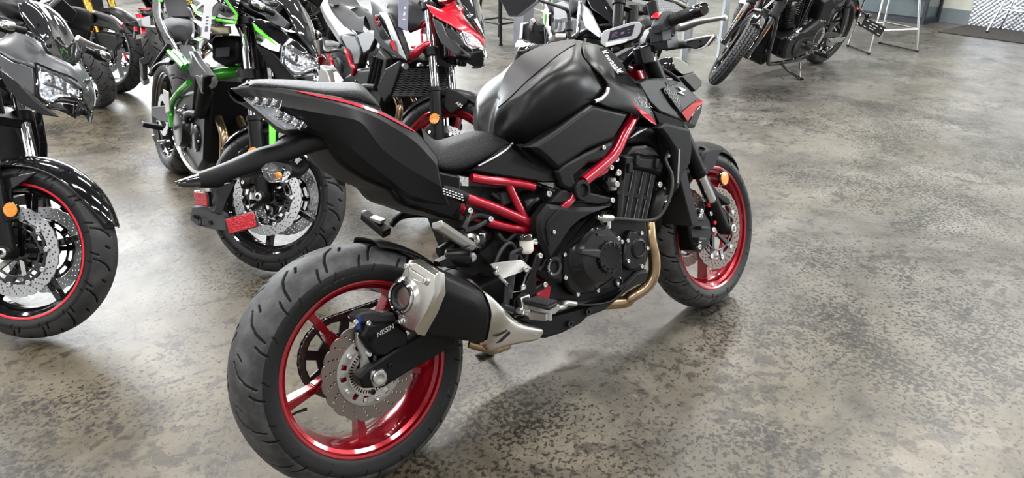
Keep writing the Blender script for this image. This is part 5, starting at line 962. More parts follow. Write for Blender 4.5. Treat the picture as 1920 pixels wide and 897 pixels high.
def front_end(b, SM, wb, fork_mt=('chrome', 'satin_black', 'satin_black'), conventional=True, fender_mt='gloss_black', bars=True, mirrors=True, fend=True, refl=None, head=False):
    rr = (.0205, .0275) if conventional else (.0265, .0205); to = .30 if conventional else .27
    o, P = fork(b, SM, -.098, wb, .3, fork_mt, .72, to, rr, off=.0); o2, P2 = fork(b, SM, .098, wb, .3, fork_mt, .72, to, rr, off=.0)
    t0, t1 = np.array(P(.69)), np.array(P(.48))
    for nm, c, h in (('top_clamp', t0, .026), ('lower_clamp', t1, .034)):
        mk(nm, [box((c[0] - .02, 0, c[2] - .008), (.085, .20, h), (0, R(24.5), 0))] + [cyl(tuple(np.array((c[0], s * .098, c[2])) + dn * h * .6), tuple(np.array((c[0], s * .098, c[2])) - dn * h * .6), .034, n=24) for s in (-1, 1)], 'satin_black', b, SM, bev=.003)
    if conventional:
        for s in (-1, 1): c = np.array(P(.30)) * (1, 0, 1) + (0, s * .098, 0); mk('dust_seal', lathe([(.024, -.004), (.031, 0), (.031, .016), (.026, .020)], 24, tuple(c), tuple(-dn)), 'satin_black', o if s < 0 else o2)
    for s in (-1, 1):
        q = np.array((refl[0], s * .13, refl[1])) if refl else np.array(P(.17)) * (1, 0, 1) + np.array((.0, s * .128, 0)); rf2 = mk('fork_reflector', lathe([(.026, -.004), (.0265, .002), (.024, .005)], 28, tuple(q), (0, s, 0)), 'gloss_black', b, SM, label='round amber reflector')
        mk('lens', lathe([(.0245, .001), (.0235, .007), (0, .009)], 28, tuple(q), (0, s, 0)), 'amber_lens', rf2)
        cpt = [(wb - .115, .40), (wb - .075, .43), (wb - .055, .40), (wb - .065, .33), (wb - .10, .30), (wb - .125, .34)]
        c_ = mk('front_caliper', pod(cpt, [(s * .045, 0), (s * .10, 0), (s * .105, .005)]), 'engine_black', b, SM, bev=.004)
        bolt(c_, (wb - .085, s * .105, .39), (0, s, 0), .008); bolt(c_, (wb - .095, s * .105, .33), (0, s, 0), .008)
        mk('caliper_hanger', bar((wb - .07, s * .095, .36), (wb - .015, s * .10, .37), .016, .05), 'satin_black', c_)
        mk('brake_hose', tube([(wb - .10, s * .08, .42), (wb - .14, s * .085, .52), (wb - .16, s * .09, .62), (wb - .22, s * .05, .74)], .005, 8), 'hose', c_)
    if fend: 
        f_ = fender(b, SM, wb, .3, R(28), R(158), fender_mt, .066, .320, tipw=.45)
        for s in (-1, 1): mk('fender_bracket', pod([(wb - .14, .50), (wb - .02, .56), (wb + .03, .58), (wb - .05, .50), (wb - .03, .42), (wb - .08, .42)], [(s * .068, 0), (s * .082, 0)]), fender_mt, f_, bev=.003)
    if bars:
        bp2 = [(1.03, -.37, 1.00), (1.05, -.27, 1.02), (1.08, -.18, 1.015), (1.10, -.10, .98), (1.105, 0, .975)]
        hb2 = mk('handlebar', tube(bp2 + [(x, -y, z) for x, y, z in bp2[-2::-1]], .0115, 12), 'satin_black', b, SM)
        for s in (-1, 1):
            mk('grip', cyl((1.03, s * .375, 1.0), (1.052, s * .255, 1.02), .0175, n=16, ch=.003), 'rubber_side', hb2)
            mk('switch_block', box((1.06, s * .235, 1.02), (.045, .045, .05)), 'plastic_grey', hb2, bev=.005)
            mk('lever', tube([(1.10, s * .22, 1.01), (1.12, s * .27, 1.005), (1.085, s * .37, .995)], [.010, .008, .006], 8), 'cast_silver', hb2)
            mk('bar_end', cyl((1.03, s * .375, 1.0), (1.024, s * .40, .995), .0185, n=16, ch=.003), 'gloss_black', hb2)
            if mirrors: mk('mirror_stem', tube([(1.07, s * .22, 1.03), (1.09, s * .23, 1.10), (1.08, s * .32, 1.16)], .006, 8), 'satin_black', hb2); mk('mirror_head', plate([(1.06, s * .30, 1.14), (1.06, s * .44, 1.13), (1.06, s * .46, 1.18), (1.06, s * .36, 1.21)], (.025, 0, 0)), 'satin_black', hb2, bev=.006)
    if head:
        h_ = mk('headlight', sections([[(x, .085 * k * math.cos(a), .80 + .075 * k * math.sin(a) + dz) for a in np.arange(8) * PI / 4 + PI / 8] for x, k, dz in ((wb - .22, .6, .03), (wb - .14, 1.15, .02), (wb - .06, 1.0, 0))], 2, sub=2), 'satin_black', b, SM, sm=50)
        mk('headlight_lens', sections([[(x, .075 * k * math.cos(a), .80 + .062 * k * math.sin(a)) for a in np.arange(8) * PI / 4 + PI / 8] for x, k in ((wb - .065, 1.0), (wb - .05, .95), (wb - .04, .6))], 1, sub=2), 'lamp_silver', h_, sm=50)
    return P
def radiator(b, mt='graphite', x=1.05, zc=.54, w=.34, h=.36):
    r_ = mk('radiator', box((x, 0, zc), (.035, w, h), (0, R(-14), 0)), mt, b, bev=.003); return r_
def headers(b, dy=(-.09, 0, .09), name='exhaust_header', mt='header_steel'):
    h_ = mk(name, tube([(.97, dy[0], .52), (1.06, dy[0], .46), (1.06, dy[0], .34), (.98, dy[0] * .8, .22), (.80, dy[0] * .5, .18), (.55, -.05, .18)], .019, 12), mt, b)
    for d in dy[1:]: mk('header_pipe', tube([(.97, d, .52), (1.06, d, .46), (1.06, d, .34), (.98, d * .8, .22), (.80, d * .5, .18)], .019, 12), mt, h_)
    return h_
def stand(b): mk('side_stand', [tube([(.56, .10, .27), (.55, .17, .15), (.53, .235, .052)], .011), box((.525, .24, .05), (.06, .04, .008), (-R(11), 0, 0))], 'satin_black', b)
def side_muffler(b, mt='graphite', cap='steel'):
    m_ = mk('muffler', sections([[(x, -.19 + .045 * sc * math.cos(a), z + .055 * sc * math.sin(a)) for a in np.arange(8) * PI / 4] for x, z, sc in ((.46, .30, .55), (.38, .33, .9), (.20, .42, 1.05), (.06, .50, 1.0))], 2, sub=2), mt, b, sm=40)
    mk('end_cap', sections([[(x, -.19 + .045 * sc * math.cos(a), z + .055 * sc * math.sin(a)) for a in np.arange(8) * PI / 4] for x, z, sc in ((.06, .50, 1.02), (.035, .513, 1.0), (.02, .52, .7))], 1, sub=2), cap, m_, sm=40)
    return m_
# ------------------------------------------------------------------ grey motorcycle at the left edge
LM = root_matrix(-0.91225, 2.75139, -77.6917, 11.6831); LS = steer_matrix(1.43, .3, 0.575097)
lb = thing('motorcycle', 'grey naked motorcycle at the left edge with tinted windscreen and red pinstriped black front wheel', 'motorcycle', LM)
wheel_pair(lb, LS, 1.43, 'gloss_black', 'single', 'bright_red', ang=R(28))
chassis(lb, 1.43, 'satin_black', tank_mt='grey_paint', tail_mt='grey_paint')
front_end(lb, LS, 1.43, fender_mt='gloss_black', refl=[(1.4357,.4456)][0])
radiator(lb); headers(lb); stand(lb)
for s in (-1, 1): mk('radiator_shroud', pod([(1.02, .36), (1.00, .70), (1.10, .72), (1.14, .60), (1.12, .40)], [(s * .16, 0), (s * .185, 0), (s * .19, .006)]), 'gloss_black', lb, bev=.004)
def mirror_y(p): return [(x, -y, z) for x, y, z in p]
# headlight cowl, in the frame of the turned fork
hn = [(1.4157,-.135,.9216),(1.4361,-.14,.8646),(1.4453,-.135,.8197),(1.4621,-.1,.803),(1.4644,-.055,.8331),(1.4927,-.004,.8372),(1.4818,.0,.8758),(1.4697,-.03,.9046),(1.4474,-.09,.9116)]
lc_ = mk('headlight_cowl', loft([[(1.3048,-.165,.9391),(1.362,-.155,.9156),(1.4223,-.14,.9093),(1.4483,-.09,.9072),(1.4754,-.04,.8961),(1.4994,.0,.8776)], [(1.298,-.16,.9514),(1.3541,-.15,.9339),(1.4204,-.14,.9184),(1.4474,-.09,.9116),(1.4745,-.04,.9005),(1.4983,.0,.8827)], [(1.2925,-.12,.9786),(1.3364,-.115,.9793),(1.3964,-.1,.9632),(1.4384,-.06,.9449),(1.4598,-.03,.9357),(1.4726,.0,.9208)], [(1.2872,-.09,1.0169),(1.3256,-.085,1.0132),(1.3824,-.07,.9832),(1.4242,-.045,.9581),(1.4422,-.02,.9505),(1.4502,.0,.9429)]], 30, 4, mirror=True), 'grey_paint', lb, LS, sm=40, sol=.004, off=1, label='metallic grey headlight cowl')
hl_ = mk('headlight', loft([hn[:1] + hn[-1:] + [hn[-2]] + [hn[6]], [hn[1], tuple((np.array(hn[1]) + hn[7]) / 2), hn[6]], [hn[2], hn[3], hn[4], hn[5]]], 12, 4, mirror=True), 'reflector_silver', lb, LS, sm=40, label='twin headlight with silver reflectors')
fwd = np.array((.012, 0, .003))
mk('headlight_lens', xf(loft([hn[:1] + hn[-1:] + [hn[-2]] + [hn[6]], [hn[1], tuple((np.array(hn[1]) + hn[7]) / 2), hn[6]], [hn[2], hn[3], hn[4], hn[5]]], 12, 4, mirror=True), T(*fwd)), 'clear_lens', hl_, sm=40, sol=.003)
mk('lamp_bezel', [xf(tube(hn + hn[:1], .004, 8, 3), T(*(fwd * .9))), mir(xf(tube(hn + hn[:1], .004, 8, 3), T(*(fwd * .9))))], 'gloss_black', hl_)
for s in (-1, 1):
    mk('lamp_divider', tube([(x, y * -s, z) for x, y, z in [(1.4326,-.13,.8625),(1.453,-.085,.865),(1.4656,-.035,.8565),(1.488,-.005,.8461)]], .006, 8), 'graphite', hl_)
    mk('projector', lathe([(.022, 0), (.020, .012), (.012, .018), (0, .02)], 20, tuple(np.array([(1.4399,-.09,.8808)][0]) * (1, -s, 1)), (1, 0, .1)), 'chrome', hl_)
mk('cowl_chin', loft([[(1.4647,-.1,.7971),(1.4663,-.055,.8237),(1.4905,-.002,.8303)], [(1.4655,-.09,.7889),(1.4764,-.05,.7903),(1.4952,.0,.7756)]], 10, 4, mirror=True), 'gloss_black', lc_, sm=40, sol=.006)
mk('side_fin', plate([(1.3462,-.175,.8768),(1.3968,-.165,.8517),(1.4536,-.14,.8048),(1.4744,-.11,.788),(1.4962,-.08,.7709),(1.4727,-.12,.767),(1.419,-.16,.788),(1.3676,-.175,.8374)], (0, .012, 0)), 'graphite', lc_, bev=.003); mk('side_fin', [plate(mirror_y([(1.3462,-.175,.8768),(1.3968,-.165,.8517),(1.4536,-.14,.8048),(1.4744,-.11,.788),(1.4962,-.08,.7709),(1.4727,-.12,.767),(1.419,-.16,.788),(1.3676,-.175,.8374)]), (0, -.012, 0))], 'graphite', lc_, bev=.003)
mk('cowl_cheek', plate([(1.3056,-.172,.9315),(1.3691,-.162,.9093),(1.4266,-.147,.9056),(1.4429,-.147,.8585),(1.4489,-.142,.8226),(1.4044,-.165,.8471),(1.3444,-.175,.8858)], (0, .012, 0)), 'grey_paint', lc_, bev=.003); mk('cowl_cheek_far', plate(mirror_y([(1.3056,-.172,.9315),(1.3691,-.162,.9093),(1.4266,-.147,.9056),(1.4429,-.147,.8585),(1.4489,-.142,.8226),(1.4044,-.165,.8471),(1.3444,-.175,.8858)]), (0, -.012, 0)), 'grey_paint', lc_, bev=.003)
ws = mk('windscreen', loft([[(1.3113,-.11,1.1001),(1.342,-.115,1.054),(1.3988,-.1,1.0023),(1.4143,-.085,.9703),(1.429,-.04,.9503),(1.4311,.0,.9489)], [(1.3041,-.06,1.1226),(1.3448,-.06,1.0951),(1.3939,-.055,1.0413),(1.4165,-.045,.996),(1.4325,-.025,.9641),(1.4365,.0,.9467)], [(1.301,.0,1.1292),(1.3398,.0,1.0972),(1.3765,.0,1.058),(1.4076,.0,1.011),(1.4258,.0,.9746),(1.4413,.0,.9444)]], 20, 4, mirror=True), 'tint_lens', lb, LS, sm=50, sol=.004, label='glossy dark tinted windscreen')
for a in [(1.3713,-.085,1.0453),(1.4165,-.075,.9892)]: bolt(ws, a, (.6, -.6, .5), .006, 'gloss_black')
# indicators
def stalk_indicator(b, SM, p, q, lensmt='clear_lens', lab='clear oval front indicator'):
    p, q = np.array(p), np.array(q); o = mk('front_indicator', [tube([p, p * .6 + q * .4], [.012, .010], 10), sections([[tuple(c + np.array((.018 * sc * math.cos(a), 0, .020 * sc * math.sin(a)))) for a in np.arange(10) * PI / 5] for c, sc in ((p * .6 + q * .4, .6), (p * .45 + q * .55, 1), (p * .1 + q * .9, .9), (q, .4))], 2)], 'plastic', b, SM, sm=50, label=lab)
    f2 = np.array((.010, 0, .004)); mk('lens', sections([[tuple(c + f2 + np.array((.012 * sc * math.cos(a), 0, .015 * sc * math.sin(a)))) for a in np.arange(10) * PI / 5] for c, sc in ((p * .5 + q * .5, .5), (p * .4 + q * .6, 1), (p * .1 + q * .9, .95), (q, .5))], 2), 'reflector_silver', o, sm=50)
il = [(1.3614,.16,1.02),(1.3836,.26,1.0135)]; stalk_indicator(lb, LS, il[0], il[1]); ir = [(1.3984,-.17,1.0138),(1.3951,-.27,1.0063)]; stalk_indicator(lb, LS, ir[0], ir[1])
mk('clutch_lever', tube([(1.3049,.19,1.0581),(1.3114,.22,1.052),(1.3082,.28,1.0503),(1.3106,.34,1.0492)], [.011, .010, .008, .007], 10), 'cast_silver', lb, LS)
# ------------------------------------------------------------------ green and black motorcycle
GM = root_matrix(0.31307, 2.72895, -92.62885, 10.46016); GS = steer_matrix(1.41, .3, 0.662693)
gb = thing('motorcycle', 'gloss black naked motorcycle with bright green trellis frame', 'motorcycle', GM)
wheel_pair(gb, GS, 1.41, 'gloss_black', 'single', ang=R(350))
ge, gf = chassis(gb, 1.41, 'green', seat=False, tank=False, tail=False, tubes=False, guard=False)
front_end(gb, GS, 1.41, fender_mt='gloss_black')
headers(gb); stand(gb)
# fender side decal
mk('fender_decal', plate([(1.3439,-.095,.5792),(1.3777,-.095,.5639),(1.396,-.095,.5151),(1.3711,-.095,.5003)], (0, .008, 0)), 'bright_green', gb, GS, bev=.002)
# radiator and shrouds, air box
mk('radiator', loft([[(1.049,-.17,.6593),(.9903,-.17,.5195)], [(.6434,.17,.5314),(.6224,.17,.4788)]], 4, 4, linu=True), 'shadow_void', gb, sol=.03)
mk('radiator_shroud', plate([(.9082,-.19,.787),(1.0354,-.195,.7622),(1.1829,-.195,.7366),(1.1249,-.195,.7164),(1.102,-.19,.6455),(1.0671,-.19,.6421),(.9658,-.19,.6942)], (0, .03, 0)), 'satin_black', gb, bev=.005)
mk('shroud_inner_panel', plate([(1.0133,-.197,.7068),(1.1133,-.197,.7179),(1.0996,-.194,.6527),(1.0384,-.194,.668)], (0, .006, 0)), 'plastic_grey', gb, bev=.003)
mk('air_box', [plate([(1.0835,-.16,.8731),(1.1375,-.1,.8941),(1.1802,-.09,.8711),(1.1771,-.09,.7943),(1.1102,-.11,.7593),(1.0838,-.16,.7809)], (-.06, .22, 0))], 'plastic', gb, bev=.012, seg=3)
mk('air_box_panel', plate([(1.1158,-.152,.8369),(1.1752,-.118,.8529),(1.1745,-.118,.8148),(1.1142,-.152,.7983)], (.006, 0, 0)), 'plastic_grey', gb, bev=.003)
for s in (0, 1): mk('frame_cross_tube', tube([[(1.006,-.12,.71),(1.0344,-.03,.7369),(1.0425,.02,.7456)], [(1.1443,-.075,.7779),(1.1473,-.055,.8381),(1.1674,-.04,.8772)]][s], (.024, .013)[s], 14), 'green', gf)
hr = [(1.0988,-.17,.7034)][0]; mk('horn', [lathe([(.03, 0), (.034, .008), (.02, .016), (0, .018)], 24, hr, (1, -.3, 0))], 'cast_silver', gb)
# tank and its shroud: gloss black with green stripes
gt = mk('fuel_tank', loft([[(-.0624,.0,1.0299),(.4225,.0,1.0375),(.8241,.0,1.05),(1.0186,.0,1.0574)], [(.4427,-.1,.9924),(.8754,-.14,1.0131),(1.1713,-.15,1.0376),(1.2156,-.1,1.0257)], [(.6236,-.13,.9416),(.9006,-.17,.9512),(1.1241,-.18,.9657),(1.265,-.12,.9785)], [(.663,-.13,.8938),(.9259,-.17,.9052),(1.1523,-.17,.9298),(1.2683,-.12,.9505)]], 24, 4, mirror=True), 'gloss_black', gb, sm=50, label='gloss black fuel tank with green stripes')
mk('green_stripe', plate([(.802,-.165,.9661),(.8658,-.17,.9716),(.9661,-.182,.9548),(1.0721,-.188,.9554),(1.2292,-.188,.9656),(1.2205,-.188,.9572),(1.0523,-.188,.9429),(.9452,-.182,.9432)], (.012, -.004, 0)), 'bright_green', gt, sm=0)
mk('green_chevron', [plate([(1.2624,-.172,1.0338),(1.2889,-.168,1.0372),(1.2982,-.13,.9901),(1.304,-.135,.9679),(1.2968,-.14,.9665),(1.2995,-.14,.9892)], (.012, -.004, 0)), plate([(1.2297,-.188,.9601),(1.3351,-.145,.9682),(1.3334,-.148,.9577),(1.221,-.188,.9516)], (.012, -.004, 0))], 'bright_green', gt, sm=0)
mk('tank_front_panel', plate([(1.094,-.17,.9131),(1.1924,-.13,.9305),(1.2047,-.13,.9032),(1.1069,-.17,.8811)], (-.03, .02, 0)), 'bronze', gt, bev=.004)
mk('tank_shroud', loft([[(.8356,-.17,.912),(.8983,-.18,.8695),(.8676,-.18,.8146),(.9078,-.175,.7865)], [(1.0694,-.195,.9102),(1.0994,-.2,.8874),(1.0912,-.2,.8595),(1.0481,-.19,.8144)], [(1.1634,-.19,.912),(1.2088,-.2,.9003),(1.1669,-.19,.8707),(1.0543,-.18,.8193)]], 14, 4), 'gloss_black', gt, sm=50, sol=.02)
mk('shroud_green_edge', plate([(1.0035,-.205,.8488),(1.1434,-.215,.8807),(1.1762,-.21,.8802),(1.1034,-.212,.8556)], (.012, -.004, 0)), 'bright_green', gt, sm=0)
mk('tank_lettering', xf(text('Kawasaki', .05, .0006, .1, .0008), T(*[(.9813,-.172,.9859)][0]) @ Matrix.Rotation(R(-20), 4, 'Y') @ Matrix.Rotation(R(-30), 4, 'X') @ XZ), 'decal_white', gt, sm=0)
mk('knee_cover', plate([(.7009,-.14,.757),(.8591,-.17,.7495),(.9076,-.17,.6761),(.7599,-.15,.6575),(.6733,-.14,.6939)], (0, .03, 0)), 'satin_black', gb, bev=.005)
# seats and tail
mk('rider_seat', loft([[(x, 0, z + .012) for x, y, z in [(.1574,-.115,.823),(.2467,-.12,.8073),(.3267,-.12,.7783),(.3121,-.1,.741)]], [(.0672,-.05,.8284),(.1952,-.055,.81),(.2546,-.05,.7845),(.2939,-.04,.7536)], [(.108,-.1,.8215),(.2117,-.105,.7971),(.272,-.1,.7654),(.2715,-.08,.733)], [(.1649,-.12,.8166),(.2679,-.125,.7929),(.3273,-.12,.7617),(.2726,-.09,.7255)]], 20, 4, mirror=True), 'vinyl_plain', gb, sm=60, label='dark grey rider seat')
mk('passenger_seat', loft([[(x, 0, z + .01) for x, y, z in [(.0346,-.08,.9602),(.0918,-.09,.9067),(.1618,-.1,.8728),(.2164,-.1,.8474)]], [(-.0073,-.07,.9573),(.0639,-.085,.9042),(.1383,-.095,.8705),(.1959,-.095,.8453)], [(.0417,-.085,.9603),(.092,-.095,.9045),(.1664,-.105,.8694),(.217,-.105,.8436)]], 16, 4, mirror=True), 'vinyl_plain', gb, sm=60, label='dark grey passenger seat')
tg = [(-.1855,-.09,.9368),(-.1307,-.105,.8656),(-.0663,-.115,.8222),(.0595,-.125,.7741),(.2089,-.13,.7329),(.3438,-.13,.7098),(.5356,-.14,.7044)]; tg2 = [(.0065,-.09,.9561),(.0433,-.1,.8863),(.101,-.11,.8368),(.2202,-.12,.7901),(.3608,-.125,.7563),(.4952,-.13,.7244),(.6068,-.14,.7164)]
tg3 = [(x, y + .01, z - .06) for x, y, z in tg]
tc1 = mk('tail_cowl', loft([tg2, tg, tg3], 30, 4), 'gloss_black', gb, sm=50, sol=.006); mk('tail_cowl_far', mir(loft([tg2, tg, tg3], 30, 4)), 'gloss_black', tc1, sm=50, sol=.006)
mk('tail_green_tip', plate([(-.0205,-.112,.909),(.0991,-.105,.9228),(.1149,-.107,.9039),(.0648,-.11,.8928),(.0015,-.112,.8958)], (0, -.006, .008)), 'bright_green', tc1, bev=.002)
mk('side_cover', plate([(.3384,-.1,.7282),(.37,-.05,.7373),(.5734,-.1,.6813),(.6914,-.14,.6522),(.5683,-.13,.7107)], (-.02, .06, 0)), 'plastic_grey', gb, bev=.005)
nx = [(.4213,-.105,.7292)][0]; mk('side_number', xf(text('5', .03, .0006), T(nx[0], nx[1] - .006, nx[2]) @ Matrix.Rotation(R(70), 4, 'Z') @ XZ), 'shadow_void', gb, sm=0)
# green subframe, peg plates, pegs
for pts in ([(.2832,-.125,.6966),(.3836,-.13,.6849),(.6267,-.14,.6725)], [(.4152,-.125,.7088),(.5539,-.13,.7002),(.6894,-.14,.6881)], [(.7465,-.15,.6248),(.6251,-.155,.5649),(.5092,-.155,.4995),(.445,-.15,.4386),(.4763,-.15,.3601)]): mk('green_rail', tube(pts, .014, 10), 'green', gf)
mk('green_mount', plate([(.6325,-.13,.4541),(.7239,-.13,.5289),(.7573,-.13,.492),(.8191,-.13,.4799),(.6978,-.13,.4421)], (0, .03, 0)), 'green', gf, bev=.004)
mk('heel_guard', plate([(.4998,-.2,.5435),(.5878,-.2,.5507),(.6247,-.2,.4686),(.5556,-.2,.4437)], (0, .006, 0)), 'cast_silver', gb, bev=.002)
pb2 = mk('passenger_peg_bracket', [tube([(.3106,-.13,.7192),(.2187,-.17,.6113),(.2288,-.19,.5592)], [.012, .009, .012], 8), tube([(.367,-.13,.6496),(.2526,-.16,.618),(.2087,-.19,.5554)], [.012, .009, .012], 8)], 'satin_black', gb)
mk('passenger_peg', bar(*[(.131,-.2,.5058),(.4938,-.28,.6659)], .034, .024, up=(1, 0, 0)), 'rubber_side', pb2, bev=.004); mk('peg_end', bar(*[(.1519,-.2,.5119),(.2368,-.22,.5494)], .036, .030, up=(1, 0, 0)), 'cast_silver', pb2, bev=.004)
mk('rider_peg', bar(*[(.5033,-.2,.3613),(.509,-.29,.3799)], .036, .022, up=(1, 0, 0)), 'rubber_side', gb, bev=.004, label='black rubber rider peg')
mk('gear_lever', [tube([(.4337,-.17,.2815),(.392,-.2,.2656),(.4025,-.22,.3023)], .007, 8)], 'cast_silver', gb)
mk('link_pipe', tube([(.4909,-.14,.3158),(.6141,-.14,.2718),(.7686,-.12,.2399)], .014, 10), 'chrome', gb)
mk('side_rod', tube([(.803,-.15,.458),(.8057,-.15,.4143)], .008, 8), 'chrome', gb)
# headlight mask, turned with the fork
gl = [(1.3257,-.125,.8808),(1.3444,-.13,.8115),(1.3766,-.085,.7856),(1.3993,-.045,.8138),(1.4131,-.002,.8455),(1.3977,.0,.8671),(1.367,-.05,.8788),(1.3364,-.11,.8934)]
gh = mk('headlight', loft([[gl[0], gl[7], gl[6], gl[5]], [gl[1], gl[2], gl[3], gl[4]]], 12, 4, mirror=True), 'reflector_silver', gb, GS, sm=40, label='clear twin headlight')
mk('headlight_lens', xf(loft([[gl[0], gl[7], gl[6], gl[5]], [gl[1], gl[2], gl[3], gl[4]]], 12, 4, mirror=True), T(.012, 0, .003)), 'clear_lens', gh, sm=40, sol=.003)
for s in (-1, 1): mk('lamp_divider', tube([(x, -y * s, z) for x, y, z in [(1.3397,-.12,.8491),(1.3699,-.075,.8305),(1.3964,-.01,.8456)]], .005, 8), 'graphite', gh); mk('projector', lathe([(.020, 0), (.018, .012), (0, .018)], 20, tuple(np.array([(1.3624,-.085,.851)][0]) * (1, -s, 1)), (1, 0, .1)), 'chrome', gh)
gm = mk('headlight_cowl', loft([[(1.1859,-.14,.9314),(1.2577,-.135,.9059),(1.3232,-.128,.8794),(1.346,-.092,.8893),(1.3777,-.046,.8777),(1.3958,-.011,.8667),(1.4013,.0,.8649)], [(1.1782,-.13,.9444),(1.2497,-.13,.9203),(1.3198,-.125,.8883),(1.3445,-.09,.8943),(1.3769,-.045,.8827),(1.3954,-.01,.8706),(1.401,.0,.868)], [(1.1811,-.1,.9596),(1.2457,-.1,.9579),(1.3052,-.085,.9405),(1.3455,-.06,.9204),(1.3768,-.03,.8987),(1.3939,-.01,.8859),(1.4005,.0,.8805)]], 26, 4, mirror=True), 'gloss_black', gb, GS, sm=40, sol=.005)
mk('green_flash', plate([(1.1884,-.148,.9299),(1.2152,-.146,.9192),(1.2644,-.142,.8997),(1.3107,-.138,.8736),(1.2845,-.142,.8808),(1.212,-.15,.9051)], (.010, -.006, 0)), 'bright_green', gm, sm=0)
mk('cowl_cheek', plate([(1.189,-.15,.9325),(1.2661,-.147,.905),(1.3296,-.137,.8819),(1.3343,-.14,.8522),(1.2979,-.147,.8498),(1.2374,-.155,.8589)], (0, .012, 0)), 'gloss_black', gm, bev=.003)
mk('lower_side_panel', [plate([(1.2315,-.15,.8555),(1.3087,-.14,.8452),(1.3442,-.14,.8215),(1.3877,-.09,.7828),(1.4012,-.06,.7707),(1.3481,-.11,.7492),(1.2966,-.14,.7962)], (0, .014, 0))], 'graphite', gm, bev=.004); mk('lower_side_panel', [plate(mirror_y([(1.2315,-.15,.8555),(1.3087,-.14,.8452),(1.3442,-.14,.8215),(1.3877,-.09,.7828),(1.4012,-.06,.7707),(1.3481,-.11,.7492),(1.2966,-.14,.7962)]), (0, -.014, 0))], 'graphite', gm, bev=.004)
mk('chin', loft([[(1.3846,-.085,.7829),(1.403,-.045,.8023),(1.4162,.0,.8278)], [(1.389,-.07,.7622),(1.4134,-.03,.7642),(1.428,.0,.7739)]], 8, 4, mirror=True), 'gloss_black', gm, sm=40, sol=.006)
mk('windscreen', loft([[(1.1989,-.12,1.0563),(1.2813,-.1,1.0222),(1.3325,-.08,.9552),(1.3691,-.04,.9192),(1.3996,.0,.8834)], [(1.2054,-.06,1.089),(1.2747,-.05,1.0537),(1.3368,-.045,.9841),(1.3743,-.02,.9318),(1.4048,.0,.8849)], [(1.1869,.0,1.116),(1.2557,.0,1.0827),(1.3306,.0,1.0072),(1.3764,.0,.9436),(1.4094,.0,.8861)]], 18, 4, mirror=True), 'tint_lens', gb, GS, sm=50, sol=.004, label='glossy dark tinted windscreen')
mk('screen_support', plate([(1.2274,-.14,.9665),(1.2501,-.13,1.0055),(1.3107,-.1,.9748),(1.3051,-.1,.9488),(1.2683,-.13,.9495)], (0, .02, 0)), 'grey_paint', gm, bev=.004)
gi = [(1.2765,-.16,.9855),(1.2487,-.27,.9875)]; stalk_indicator(gb, GS, gi[0], gi[1]); gi2 = [(1.2456,.15,.9927),(1.2341,.25,.9884)]; stalk_indicator(gb, GS, gi2[0], gi2[1])
mk('dash', box((1.22, 0, 1.0), (.03, .14, .08), (0, .6, 0)), 'satin_black', gb, GS, bev=.005)
# ------------------------------------------------------------------ red and black motorcycle
RM = root_matrix(1.17313, 2.70543, -93.95508, 11.72898); RS = steer_matrix(1.41, .3, 0.590905)
rb = thing('motorcycle', 'black naked motorcycle with red headlight cowl, red rims and radiator grille', 'motorcycle', RM)
wheel_pair(rb, RS, 1.41, 'candy_red', 'single', discmt='disc_steel', car='graphite', r_disc=.145, nd=(1, 0), ang=R(95))
re_, rf3 = chassis(rb, 1.41, 'frame_red', seat=False, tank=False, tail=False, tubes=False, guard=False)
front_end(rb, RS, 1.41, fender_mt='graphite', fend=False)
headers(rb); stand(rb)
f3 = fender(rb, RS, 1.41, .3, R(22), R(160), 'graphite', .066, .320, tipw=.4)
for s in (-1, 1): mk('fender_bracket', pod([(1.3218,.6044),(1.3766,.605),(1.4395,.5932),(1.4418,.5636),(1.3819,.4964),(1.34,.5182),(1.3265,.5677)], [(s * .070, 0), (s * .084, 0), (s * .088, .004)]), 'plastic', f3, bev=.003)
lx = [(1.416,-.095,.5496)][0]; mk('fender_lettering', xf(text('ABS', .022, .0005), T(*lx) @ Matrix.Rotation(R(18), 4, 'Y') @ XZ), 'decal_white', f3, sm=0)
mat('grille_grey', (.09, .09, .095), .45)
# radiator with a cast grille: each bar built
ra, rb_, rc_, rd4 = [np.array(v) for v in [(1.174,-.17,.6594),(1.1456,.1,.6863),(1.1415,.1,.5445),(1.1081,-.17,.5187)]]
rr_ = mk('radiator', plate([ra, rb_, rc_, rd4], (-.03, 0, 0)), 'shadow_void', rb, bev=.003)
mk('radiator_rim', [tube([a, b_], .008, 8, 1) for a, b_ in ((ra, rb_), (rb_, rc_), (rc_, rd4), (rd4, ra))], 'satin_black', rr_)
for i in range(13):
    t0 = i / 12; pts = []
    for j in range(15): u = j / 14; v = t0 + (.022 if j % 2 else -.022); v = min(max(v, 0), 1); pts.append((ra * (1 - u) + rb_ * u) * (1 - v) + (rd4 * (1 - u) + rc_ * u) * v + np.array((.004, 0, 0)))
    mk('grille_bar', tube(pts, .0045, 6, 1), 'grille_grey', rr_)
for a in [(1.1747,-.16,.6737),(1.1392,-.06,.6765),(1.0947,.02,.6658)]: mk('radiator_bolt', [cyl(a, tuple(np.array(a) + (.02, 0, 0)), .014)], 'cast_silver', rr_)
mk('radiator_side_cover', plate([(.9522,-.17,.5247),(1.0375,-.18,.6333),(1.1665,-.18,.6974),(1.1773,-.18,.6591),(1.1076,-.175,.5259),(1.0445,-.17,.474)], (0, .03, 0)), 'satin_black', rb, bev=.006)
